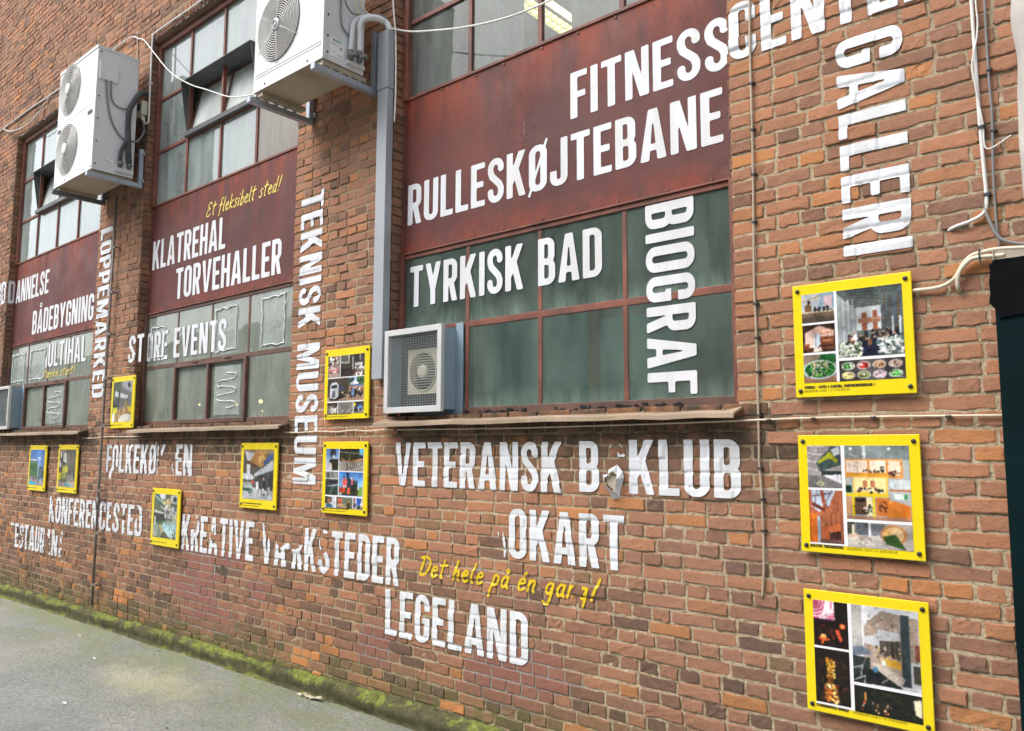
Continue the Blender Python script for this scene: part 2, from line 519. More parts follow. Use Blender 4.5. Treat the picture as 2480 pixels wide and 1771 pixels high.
class MB:
    def __init__(s):
        s.v, s.f, s.mi = [], [], []
        s.cur = 0
        s.nv = 0

    def add(s, vs, fs):
        b = s.nv
        s.v.extend(vs)
        s.nv += len(vs)
        s.f.extend([tuple(i + b for i in f) for f in fs])
        s.mi.extend([s.cur] * len(fs))
        return s

    def box(s, x0, x1, y0, y1, z0, z1):
        return s.add([(x0, y0, z0), (x1, y0, z0), (x1, y1, z0), (x0, y1, z0), (x0, y0, z1), (x1, y0, z1), (x1, y1, z1), (x0, y1, z1)],
                     [(0, 3, 2, 1), (4, 5, 6, 7), (0, 1, 5, 4), (1, 2, 6, 5), (2, 3, 7, 6), (3, 0, 4, 7)])

    def bar(s, p, q, w, h=None, up=(0, 0, 1)):
        p, q, up = Vector(p), Vector(q), Vector(up)
        h = h or w
        d = (q - p).normalized()
        if abs(d.dot(up)) > 0.98:
            up = Vector((1, 0, 0))
        a = d.cross(up).normalized()
        b = a.cross(d).normalized()
        vs = []
        for c in (p, q):
            for i, j in ((-1, -1), (1, -1), (1, 1), (-1, 1)):
                vs.append(tuple(c + a * (i * w / 2) + b * (j * h / 2)))
        return s.add(vs, [(0, 1, 2, 3), (4, 7, 6, 5), (0, 4, 5, 1), (1, 5, 6, 2), (2, 6, 7, 3), (3, 7, 4, 0)])

    def tube(s, pts, r, n=8, cap=True):
        P = [Vector(p) for p in pts]
        rr = r if isinstance(r, (list, tuple)) else [r] * len(P)
        vs, fs = [], []
        up = None
        for i, p in enumerate(P):
            d = ((P[min(i + 1, len(P) - 1)] - P[max(i - 1, 0)])).normalized()
            if up is None:
                up = Vector((0, 0, 1)) if abs(d.z) < 0.9 else Vector((1, 0, 0))
            a = d.cross(up).normalized()
            up = a.cross(d).normalized()
            for k in range(n):
                t = 2 * math.pi * k / n
                vs.append(tuple(p + a * (rr[i] * math.cos(t)) + up * (rr[i] * math.sin(t))))
        for i in range(len(P) - 1):
            for k in range(n):
                k2 = (k + 1) % n
                fs.append((i * n + k, i * n + k2, (i + 1) * n + k2, (i + 1) * n + k))
        if cap:
            fs.append(tuple(range(n - 1, -1, -1)))
            fs.append(tuple((len(P) - 1) * n + k for k in range(n)))
        return s.add(vs, fs)

    def cyl(s, p, q, r, n=14):
        return s.tube([p, q], r, n)

    def prism(s, pts, y0, y1):
        """outline in (x,z), extruded from y0 (front) to y1 (back)"""
        n = len(pts)
        vs = [(x, y0, z) for x, z in pts] + [(x, y1, z) for x, z in pts]
        return s.add(vs, [tuple(range(n)), tuple(range(2 * n - 1, n - 1, -1))] + [(i, i + n, (i + 1) % n + n, (i + 1) % n) for i in range(n)])

    def torus(s, c, R_, r, axis='y', n=40, k=6, sx=1.0):
        pts = []
        vs, fs = [], []
        for i in range(n):
            a = 2 * math.pi * i / n
            for j in range(k):
                b = 2 * math.pi * j / k
                rad = R_ + r * math.cos(b)
                u, v, wv = rad * math.cos(a), rad * math.sin(a), r * math.sin(b)
                vs.append((c[0] + u, c[1] + wv, c[2] + v))
        for i in range(n):
            for j in range(k):
                fs.append((i * k + j, ((i + 1) % n) * k + j, ((i + 1) % n) * k + (j + 1) % k, i * k + (j + 1) % k))
        return s.add(vs, fs)

    def disc(s, c, r, n=32):
        vs = [(c[0] + r * math.cos(2 * math.pi * i / n), c[1], c[2] + r * math.sin(2 * math.pi * i / n)) for i in range(n)]
        return s.add(vs, [tuple(range(n))])

    def build(s, name, mats, parent=None, smooth=False, bevel=0, label=None, seg=2):
        return mk(name, np.array(s.v, float), s.f, mats, parent, smooth, bevel, s.mi, label, seg)


def mk(name, V, F, mats, parent=None, smooth=False, bevel=0, mi=None, label=None, seg=2):
    V = np.asarray(V, float).reshape(-1, 3)
    if not isinstance(mats, (list, tuple)):
        mats = [mats]
    if parent is not None:
        off = OFF[parent.name]
    else:
        lo, hi = V.min(0), V.max(0)
        off = np.array([(lo[0] + hi[0]) / 2, (lo[1] + hi[1]) / 2, lo[2]])
    me = bpy.data.meshes.new(name)
    P = V - off
    me.from_pydata(P.tolist(), [], F)
    for mt in mats:
        me.materials.append(mt)
    if mi is not None and len(mats) > 1:
        me.polygons.foreach_set('material_index', np.array(mi, dtype=np.int32))
    if smooth:
        me.polygons.foreach_set('use_smooth', np.ones(len(me.polygons), dtype=bool))
    me.update()
    o = bpy.data.objects.new(name, me)
    C.objects.link(o)
    if parent is not None:
        o.parent = parent
    else:
        o.location = (off[0], off[1], off[2] + H)
    OFF[o.name] = off
    if bevel:
        b = o.modifiers.new('bevel', 'BEVEL')
        b.width = bevel
        b.segments = seg
        b.limit_method = 'ANGLE'
    if label:
        o['label'] = label
    return o


def mkq(name, V, Q, mats, parent=None, smooth=True, mi=None):
    """fast builder for big all-quad meshes (numpy arrays)"""
    off = OFF[parent.name] if parent is not None else np.zeros(3)
    if not isinstance(mats, (list, tuple)):
        mats = [mats]
    me = bpy.data.meshes.new(name)
    n, q = len(V), len(Q)
    me.vertices.add(n)
    P = (V - off) if parent is not None else (V + np.array([0, 0, H]))
    me.vertices.foreach_set('co', P.astype(np.float32).ravel())
    me.loops.add(q * 4)
    me.loops.foreach_set('vertex_index', Q.astype(np.int32).ravel())
    me.polygons.add(q)
    me.polygons.foreach_set('loop_start', np.arange(0, q * 4, 4, dtype=np.int32))
    me.polygons.foreach_set('loop_total', np.full(q, 4, dtype=np.int32))
    for mt in mats:
        me.materials.append(mt)
    if mi is not None:
        me.polygons.foreach_set('material_index', mi.astype(np.int32))
    me.polygons.foreach_set('use_smooth', np.zeros(q, dtype=bool) + smooth)
    me.update(calc_edges=True)
    me.validate()
    o = bpy.data.objects.new(name, me)
    C.objects.link(o)
    if parent is not None:
        o.parent = parent
    OFF[o.name] = off
    return o


def smooth_path(pts, k=6):
    P = [Vector(p) for p in pts]
    out = []
    for i in range(len(P) - 1):
        p0, p1, p2, p3 = P[max(i - 1, 0)], P[i], P[i + 1], P[min(i + 2, len(P) - 1)]
        for j in range(k):
            t = j / k
            out.append(0.5 * ((2 * p1) + (p2 - p0) * t + (2 * p0 - 5 * p1 + 4 * p2 - p3) * t * t + (3 * p1 - p0 - 3 * p2 + p3) * t ** 3))
    out.append(P[-1])
    return [tuple(p) for p in out]


def vnoise(x, z, seed=0):
    """cheap smooth value noise on arrays"""
    r = np.random.default_rng(seed).random((64, 64))
    xi, zi = np.floor(x).astype(int), np.floor(z).astype(int)
    fx, fz = x - xi, z - zi
    fx, fz = fx * fx * (3 - 2 * fx), fz * fz * (3 - 2 * fz)
    g = lambda a, b: r[a % 64, b % 64]
    return (g(xi, zi) * (1 - fx) + g(xi + 1, zi) * fx) * (1 - fz) + (g(xi, zi + 1) * (1 - fx) + g(xi + 1, zi + 1) * fx) * fz


def d_poly(X, Y, pts, t):
    d = np.full(X.shape, 9.0)
    for (ax, ay), (bx, by) in zip(pts[:-1], pts[1:]):
        dx, dy = bx - ax, by - ay
        h = np.clip(((X - ax) * dx + (Y - ay) * dy) / (dx * dx + dy * dy + 1e-12), 0, 1)
        d = np.minimum(d, np.hypot(X - ax - h * dx, Y - ay - h * dy))
    return d - t / 2


# ------------------------------------------------------------------ ground
def gz(x):
    return -1.70 + 0.0125 * (x + 4.0)


gx = np.concatenate([np.linspace(-80, -16, 12), np.linspace(-15, 2, 120), np.linspace(3, 60, 12)])
gy = np.concatenate([np.linspace(-60, -8, 12), np.linspace(-7, 0.3, 90)])
GX, GY = np.meshgrid(gx, gy, indexing='ij')
near = (GX > -15.5) & (GX < 2.5) & (GY > -7.5)
GZ = gz(np.clip(GX, -30, 20)) + np.where(near, (vnoise(GX * 1.3, GY * 1.3, 3) - 0.5) * 0.02 + (vnoise(GX * 5, GY * 5, 4) - 0.5) * 0.006, 0)
ni, nj = GX.shape
idx = np.arange(ni * nj).reshape(ni, nj)
Q = np.stack([idx[:-1, :-1], idx[1:, :-1], idx[1:, 1:], idx[:-1, 1:]], -1).reshape(-1, 4)
o = mkq('ground', np.stack([GX, GY, GZ], -1).reshape(-1, 3), Q, M['asphalt'])
tag(o, 'grey asphalt yard with green algae and a sandy patch along the wall', 'ground', kind='structure')

# mossy plinth ledge at the foot of the wall
px = np.arange(-16, 1.6, 0.022)
prof = [(0.03, 0.085), (0.004, 0.090), (-0.004, 0.118), (-0.03, 0.124), (-0.055, 0.116), (-0.078, 0.104), (-0.086, 0.090), (-0.086, 0.062), (-0.084, 0.036), (-0.088, 0.014), (-0.10, 0.001), (-0.12, -0.02)]
PX = np.repeat(px[:, None], len(prof), 1)
PY = np.array([p[0] for p in prof])[None, :] + 0 * PX
PZ = np.array([p[1] for p in prof])[None, :] + gz(PX)
k = np.arange(len(prof))[None, :] + 0 * PX
amp = np.where((k > 0) & (k < len(prof) - 2), 1.0, 0.3)
PZ = PZ + amp * ((vnoise(PX * 3.2, k * 0.4, 11) - 0.5) * 0.024 + (vnoise(PX * 11, k * 0.8, 12) - 0.5) * 0.014 + (vnoise(PX * 38, k * 1.7, 13) - 0.5) * 0.009)
PY = PY + amp * ((vnoise(PX * 2.1, k * 0.3, 14) - 0.5) * 0.03 + (vnoise(PX * 14, k * 0.9, 15) - 0.5) * 0.014)
gap = (np.abs((PX * 1.9 + 0.15 * np.floor(PX)) % 1.0 - 0.5) < 0.012) & (k > 1) & (k < 8)
PY = PY + gap * 0.02
ni, nj = PX.shape
idx = np.arange(ni * nj).reshape(ni, nj)
Q = np.stack([idx[:-1, :-1], idx[:-1, 1:], idx[1:, 1:], idx[1:, :-1]], -1).reshape(-1, 4)
o = mkq('mossy_plinth', np.stack([PX, PY, PZ], -1).reshape(-1, 3), Q, M['moss'])
tag(o, 'low moss covered concrete ledge running along the foot of the brick wall', 'plinth', kind='structure')

# ------------------------------------------------------------------ brick building
bld = thing('brick_building', 'old brick factory building with tall red framed windows and white lettering', 'building', (-6, 0, -1.72))
D = 0.10                       # window plane is set back this far
BAYS = [(-4.095, -1.605), (-7.955, -5.265), (-11.90, -9.02)]
ZB, ZT = 0.19, 4.22            # opening heights
CH = 0.0663                    # course height
XR = -0.405                    # right end of brickwork


def zmax(x):
    return 1.75 + (-0.376 - x) * 0.3875 + 1.3


bricks = []                    # x0,x1,z0,z1,vertical?
row = 0
z = -1.90
while z < 8.2:
    z0, z1 = z, z + CH
    xl = -0.376 - max(0.0, (z - 3.05) / 0.3875)
    spans = [[-15.6, min(XR, xl if z > 3.0 else XR)]]
    zc = (z0 + z1) / 2
    if ZB < zc < ZT + 0.147:
        for a, b in BAYS:
            ns = []
            for s0, s1 in spans:
                if b <= s0 or a >= s1:
                    ns.append([s0, s1])
                else:
                    if a > s0:
                        ns.append([s0, a])
                    if b < s1:
                        ns.append([b, s1])
            spans = ns
    header = (row % 2 == 0)
    for s0, s1 in spans:
        x = s0 if s0 > -15 else s0 - rng.random() * 0.2
        first = True
        while x < s1 - 0.02:
            p = rng.random()
            L = 0.113 if (header and p < 0.95) or (not header and p < 0.08) else 0.224
            if first and not header:
                L = 0.168 if rng.random() < 0.5 else 0.224
            first = False
            L *= 1 + (rng.random() - 0.5) * 0.09
            e = x + L
            if s1 - e < 0.06:
                e = s1
            bricks.append((x, e, z0, z1))
            x = e
    row += 1
    z += CH
for a, b in BAYS:              # soldier course over each opening
    x = a
    while x < b - 0.03:
        e = min(b, x + 0.074 * (1 + (rng.random() - 0.5) * 0.1))
        bricks.append((x, e, ZT + 0.004, ZT + 0.147))
        x = e
B = np.array(bricks)
n = len(B)
cx, cz = (B[:, 0] + B[:, 1]) / 2, (B[:, 2] + B[:, 3]) / 2
tone = np.clip(0.50 + rng.normal(0, 0.17, n) + 0.10 * (cx + 6) / 6, 0.02, 0.98)
dk = rng.random(n) < 0.13
tone[dk] *= 0.5
low = np.clip((-0.35 - cz) / 1.0, 0, 1)
tone = np.clip(tone - low * 0.22 + 0.02, 0.02, 0.98)
hi = rng.random(n) < 0.02 + 0.05 * low
tone[hi] = 0.95
soot_shade = 0.02 + 0.28 * rng.random(n) ** 2 + 0.16 * low
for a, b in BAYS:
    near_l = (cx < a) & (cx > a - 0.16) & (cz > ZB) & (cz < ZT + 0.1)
    soot_shade[near_l] += 0.35
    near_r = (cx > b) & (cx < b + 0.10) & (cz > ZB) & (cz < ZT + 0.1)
    soot_shade[near_r] += 0.28 * rng.random(near_r.sum())
    und = (cx > a + 0.05) & (cx < b + 0.25) & (cz < ZB + 0.02)  # under-sill stain and the sill's shadow, both put into the brick colour
    soot_shade[und] += 1.3 * np.clip(1 - (ZB - cz[und]) / 0.36, 0, 1) ** 0.7
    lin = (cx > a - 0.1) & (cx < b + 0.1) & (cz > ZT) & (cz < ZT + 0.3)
    soot_shade[lin] += 0.35
soot_shade = np.clip(soot_shade, 0, 0.95)


def rep_mask(x, zz):
    a = (x > -6.95 + 0.25 * np.sin(zz * 17)) & (x < -6.05 + 0.22 * np.sin(zz * 13 + 1)) & (zz > -1.52) & (zz < -0.86)
    b = (x > -3.35) & (x < -2.66 + 0.18 * np.sin(zz * 19)) & (zz > -1.45) & (zz < -1.08)
    c = (x > -4.35) & (x < -4.02) & (zz > -1.42) & (zz < -1.16)
    d = (x > -5.75) & (x < -5.45) & (zz > -1.2) & (zz < -1.02)
    e = (x > -3.33) & (x < -3.2) & (zz > -0.80) & (zz < -0.70)
    return a | b | c | d | e


rep = rep_mask(cx, cz).astype(float) * (0.75 + 0.25 * rng.random(n))
soot_shade[rep > 0] *= 0.35
g0 = gz(cx)
moss = np.clip(1 - (cz - g0 - 0.12) / 0.27, 0, 1) * rng.random(n) ** 0.3
sp1 = ((np.abs(cx + 4.97) < .16) & (np.abs(cz + 1.50) < .075)) | ((np.abs(cx + 4.80) < .06) & (np.abs(cz + 1.60) < .05)) | ((np.abs(cx + 3.42) < .1) & (np.abs(cz + 1.53) < .04)) | ((np.abs(cx + 8.0) < .15) & (np.abs(cz + 1.42) < .05))
tone[sp1] = 1.0
soot_shade[sp1] = 0.0
moss[sp1] = 0
moss = np.maximum(moss, 0.35 * (rng.random(n) < 0.02) * (cz < 0))
# brick shape template: rows of a grid, rim sinks into the joint
e_in = 0.0044
sx = np.array([0, 0, 0, .28, .5, .72, 1, 1, 1])
sxo = np.array([0, .25, 1.1, 0, 0, 0, -1.1, -.25, 0]) * e_in
tz = np.array([0, 0, 0, .5, 1, 1, 1])
tzo = np.array([0, .25, 1.1, 0, -1.1, -.25, 0]) * e_in
NX, NZ = 9, 7
jw = np.where(rep > 0, 0.0045, 0.0066)[:, None]
x0, x1 = B[:, :1] + jw, B[:, 1:2] - jw
zz0, zz1 = B[:, 2:3] + jw * 0.95, B[:, 3:4] - jw * 0.95
BX = (x0 + (x1 - x0) * sx + sxo)[:, :, None] + np.zeros((1, 1, NZ))
BZ = (zz0 + (zz1 - zz0) * tz + tzo)[:, None, :] + np.zeros((1, NX, 1))
offs = rng.normal(0, 0.0026, n)
offs[rep > 0] *= 0.4
BY = np.zeros((n, NX, NZ)) + offs[:, None, None]
til = rng.normal(0, 0.0016, (n, 2))
BY += til[:, :1, None] * (np.arange(NX) / 4 - 1)[None, :, None] + til[:, 1:, None] * (np.arange(NZ) / 3 - 1)[None, None, :]
BY += rng.normal(0, 0.0005, BY.shape)
BY = np.clip(BY, -0.009, 0.0022)
rim = np.zeros((NX, NZ), bool)
rim[0, :] = rim[-1, :] = True
rim[:, 0] = rim[:, -1] = True
ring2 = np.zeros((NX, NZ), bool)
ring2[1:-1, 1:-1] = True
ring2[2:-2, 2:-2] = False
BY[:, rim] += 0.015
BY[:, ring2] += 0.0016
jit = np.where(rep > 0, 0.0007, 0.0024)[:, None, None]
inner = ~rim
JX, JZ = rng.normal(0, 1, BX.shape) * jit, rng.normal(0, 1, BX.shape) * jit
BX += JX
BZ += JZ
for (i, j, si, sj) in ((1, 1, 1, 1), (NX - 2, 1, -1, 1), (1, NZ - 2, 1, -1), (NX - 2, NZ - 2, -1, -1)):
    ch = np.where(rng.random(n) < 0.15, 0.014, 0.003) * rng.random(n)
    ch[rep > 0] = 0.0005
    for di in (0, 1):
        BX[:, i - si * di, j - sj * di] += si * ch
        BZ[:, i - si * di, j - sj * di] += sj * ch * .8
    BX[:, i + si, j + sj] += si * ch * .5
    BZ[:, i + si, j + sj] += sj * ch * .4
    BY[:, i, j] += ch * 0.3
sp = (rng.random(n) < 0.05 + 0.12 * low) & (rep == 0)      # spalled faces
BY[sp] += np.abs(rng.normal(0, 0.0020, BY[sp].shape)) * inner[None] - 0.001
BV = np.stack([BX, BY, BZ], -1).reshape(-1, 3)
NB = NX * NZ
ti = np.arange(NB).reshape(NX, NZ)
tq = np.stack([ti[:-1, :-1], ti[1:, :-1], ti[1:, 1:], ti[:-1, 1:]], -1).reshape(-1, 4)
for hx_, hz_, hr_ in [(-6.128, -1.008, .045)]:
    hb = (np.hypot((cx - hx_) / 1.3, cz - hz_) < hr_ + .01)
    V3 = BV.reshape(n, NB, 3)
    V3[hb, :, 0] = cx[hb, None] + (V3[hb, :, 0] - cx[hb, None]) * .55 - .03
    V3[hb, :, 1] += .0045
    soot_shade[hb] = .95  # brick coloured dark for the shade inside the hole
BQ = (tq[None] + (np.arange(n) * NB)[:, None, None]).reshape(-1, 4)
BC = np.repeat(np.stack([tone, soot_shade, rep, moss], -1), NB, 0)
# dropped half bricks: the dark of each void is painted into the mortar colour
HOLE_SHADE = [(-6.128, -1.008, .055), (-6.72, -1.32, .03), (-.658, .535, .02), (-.732, .479, .02), (-.66, -.134, .02)]
# brick returns inside the openings (both jambs)
jv, jq, jc = [], [], []
nb = len(BV)
for a, b in BAYS:
    zz = math.floor((ZB + 1.90) / CH) * CH - 1.90
    while zz < ZT:
        za, zb = max(zz + 0.006, ZB - 0.02), min(zz + CH - 0.006, ZT + 0.02)
        for xw, sg in ((a, 1), (b, -1)):
            o1 = rng.normal(0, 0.003)
            bx0, bx1 = sorted((xw - sg * 0.03, xw + sg * (0.0 + o1)))
            base = nb + len(jv)
            for (x_, y_, z_) in [(bx0, 0.006, za), (bx1, 0.006, za), (bx1, 0.115, za), (bx0, 0.115, za), (bx0, 0.006, zb), (bx1, 0.006, zb), (bx1, 0.115, zb), (bx0, 0.115, zb)]:
                jv.append((x_ + rng.normal(0, .0012), y_, z_ + rng.normal(0, .0015)))
            for q in [(0, 3, 2, 1), (4, 5, 6, 7), (0, 1, 5, 4), (1, 2, 6, 5), (2, 3, 7, 6), (3, 0, 4, 7)]:
                jq.append([base + i for i in q])
            tv = (0.32 + 0.2 * rng.random(), 0.30 + 0.4 * rng.random(), 0, 0)
            jc += [tv] * 8
        zz += CH
# mortar bed
mx = np.arange(-15.7, XR + 0.02, 0.022)
mz = np.arange(-1.95, 8.2, 0.022)
MX, MZ = np.meshgrid(mx, mz, indexing='ij')
MXj = MX + (vnoise(MX * 40, MZ * 40, 21) - .5) * 0.008
MZj = MZ + (vnoise(MX * 40, MZ * 40, 22) - .5) * 0.008
MY = 0.0056 + (vnoise(MX * 9, MZ * 9, 23) - .5) * 0.006 + (vnoise(MX * 45, MZ * 45, 24) - .5) * 0.005
MY = np.maximum(MY - 0.0006, 0.0036)
rm = rep_mask(MX, MZ)
MY = np.where(rm, 0.004 + (vnoise(MX * 45, MZ * 45, 25) - .5) * 0.003, MY)
keep = np.ones(MX.shape, bool)
for a, b in BAYS:
    keep &= ~((MX > a + 0.002) & (MX < b - 0.002) & (MZ > ZB) & (MZ < ZT))
keep &= MZ < zmax(MX) + 0.4
ni, nj = MX.shape
idx = np.arange(ni * nj).reshape(ni, nj)
kq = keep[:-1, :-1] & keep[1:, :-1] & keep[1:, 1:] & keep[:-1, 1:]
MQ = np.stack([idx[:-1, :-1], idx[1:, :-1], idx[1:, 1:], idx[:-1, 1:]], -1)[kq]
up = np.clip((MZ - 0.6) / 2.2 + (-4.5 - MX) / 14, 0, 1) * 0.85
msoot_shade = 0.02 + 0.22 * (vnoise(MX * 1.3, MZ * 1.3, 26))
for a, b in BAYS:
    msoot_shade += 0.8 * ((MX > a + 0.05) & (MX < b + 0.25) & (MZ < ZB)) * np.clip(1 - (ZB - MZ) / 0.27, 0, 1) ** 0.8  # same stain and sill shadow, put into the mortar colour
    msoot_shade += 0.4 * ((MX < a) & (MX > a - 0.12) & (MZ > ZB) & (MZ < ZT))
mmoss = np.clip(1 - (MZ - gz(MX) - 0.10) / 0.26, 0, 1) * 0.9
up = np.maximum(up, 0.45 * np.clip((-0.3 - MZ) / 0.9, 0, 1) * np.clip((-3.0 - MX) / 3.0, 0, 1))
CRK = [(-4.79, 2.03), (-4.67, 1.72), (-4.70, 1.64), (-4.57, 1.47), (-4.68, 1.41), (-4.58, 1.21), (-4.60, 1.03), (-4.49, .91), (-4.57, .80)]
msoot_shade += 1.1 * (d_poly(MX, MZ, CRK, 0) < 0.045)
for hx_, hz_, hr_ in HOLE_SHADE:
    msoot_shade += 1.2 * (np.hypot((MX - hx_) / 1.4, MZ - hz_) < hr_)
MC = np.stack([up, np.clip(msoot_shade, 0, 1), rm * 1.0, mmoss], -1).reshape(-1, 4)
mo = nb + len(jv)
# mortar behind the jamb returns: plain strips
sv, sq_ = [], []
mo2 = mo + len(MX.ravel())
for a, b in BAYS:
    for xw, sg in ((a, 1), (b, -1)):
        base = mo2 + len(sv)
        xx = xw - sg * 0.009
        sv += [(xx, 0.008, ZB - 0.02), (xx, 0.13, ZB - 0.02), (xx, 0.13, ZT + 0.02), (xx, 0.008, ZT + 0.02)]
        sq_.append([base, base + 1, base + 2, base + 3])
    base = mo2 + len(sv)           # lintel soffit
    sv += [(a - .02, 0.008, ZT + 0.002), (b + .02, 0.008, ZT + 0.002), (b + .02, 0.2, ZT + 0.002), (a - .02, 0.2, ZT + 0.002)]
    sq_.append([base, base + 1, base + 2, base + 3])
AV = np.concatenate([BV, np.array(jv), np.stack([MXj, MY, MZj], -1).reshape(-1, 3), np.array(sv)])
AQ = np.concatenate([BQ, np.array(jq), MQ + mo, np.array(sq_)])
AC = np.concatenate([BC, np.array(jc), MC, np.tile([0.9, 0.5, 0, 0], (len(sv), 1))])
mi = np.concatenate([np.zeros(len(BQ) + len(jq)), np.ones(len(MQ) + len(sq_))])
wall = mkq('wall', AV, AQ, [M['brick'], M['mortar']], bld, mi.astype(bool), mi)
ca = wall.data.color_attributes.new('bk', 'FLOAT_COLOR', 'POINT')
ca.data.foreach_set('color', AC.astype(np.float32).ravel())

# relief of the wall face, for things laid on it
HS = 0.005
hx0, hz0 = -13.2, -1.6
HW, HH = int((13.2 - 0.4) / HS), int(4.2 / HS)
HF = np.full((HW, HH), 0.0065)
for i in range(n):
    a, b = int((B[i, 0] + .006 - hx0) / HS), int((B[i, 1] - .006 - hx0) / HS) + 1
    c, d = int((B[i, 2] + .006 - hz0) / HS), int((B[i, 3] - .006 - hz0) / HS) + 1
    if b > 0 and d > 0 and a < HW and c < HH:
        HF[max(a, 0):b, max(c, 0):d] = offs[i] - 0.0012
Hs = HF.copy()
for ax in (0, 1):
    Hs = (np.roll(Hs, 1, ax) + Hs + np.roll(Hs, -1, ax)) / 3
HF = np.minimum(HF, Hs) * 0.45 + Hs * 0.55 - 0.0004


def relief(x, z):
    i = np.clip(((x - hx0) / HS).astype(int), 0, HW - 1)
    j = np.clip(((z - hz0) / HS).astype(int), 0, HH - 1)
    return HF[i, j]


# ------------------------------------------------------------------ windows
def pane(parent, x0, x1, z0, z1, y, mt, label=None):
    o = mk('pane', [(x0, y, z0), (x1, y, z0), (x1, y, z1), (x0, y, z1), (x0, y + .004, z0), (x1, y + .004, z0), (x1, y + .004, z1), (x0, y + .004, z1)],
           [(0, 1, 2, 3), (7, 6, 5, 4), (0, 4, 5, 1), (1, 5, 6, 2), (2, 6, 7, 3), (3, 7, 4, 0)], [M[mt], M['glass_back']], parent, mi=[0, 1, 1, 1, 1, 1])
    if label:
        o['label'] = label
    return o


def wavy(x0, z0, x1, z1, y, nseg=10, amp=0.008):
    return [(x0 + (x1 - x0) * t + random.uniform(-amp, amp), y, z0 + (z1 - z0) * t + random.uniform(-amp, amp)) for t in [i / nseg for i in range(nseg + 1)]]


def film(parent, x0, x1, z0, z1, y, loops='rect'):
    nx, nz = 10, 14
    vs, fs = [], []
    for i in range(nx + 1):
        for j in range(nz + 1):
            vs.append((x0 + (x1 - x0) * i / nx + random.uniform(-.004, .004), y + random.uniform(-.003, .003), z0 + (z1 - z0) * j / nz + random.uniform(-.004, .004)))
    for i in range(nx):
        for j in range(nz):
            a = i * (nz + 1) + j
            fs.append((a, a + nz + 1, a + nz + 2, a + 1))
    mk('plastic_film', vs, fs, M['film'], parent, True)
    g = MB()
    if loops == 'rect':
        i_ = 0.03
        pts = wavy(x0 + i_, z0 + i_, x1 - i_, z0 + i_, y - .006) + wavy(x1 - i_, z0 + i_, x1 - i_, z1 - i_, y - .006) + wavy(x1 - i_, z1 - i_, x0 + i_, z1 - i_, y - .006) + wavy(x0 + i_, z1 - i_, x0 + i_, z0 + i_, y - .006)
        g.tube(smooth_path(pts, 3), 0.0055, 6)
    else:
        pts = []
        for q in range(71):
            f_ = q / 70
            ph = f_ * 2.5 * 2 * math.pi
            pts.append(((x0 + x1) / 2 + (x1 - x0) * 0.36 * math.tanh(2.6 * math.sin(ph)), y - .006, z1 - 0.06 - (z1 - z0 - 0.12) * f_ + random.uniform(-.004, .004)))
        g.tube(pts, 0.0045, 6)
    g.build('adhesive_trace', M['glue'], parent, True)


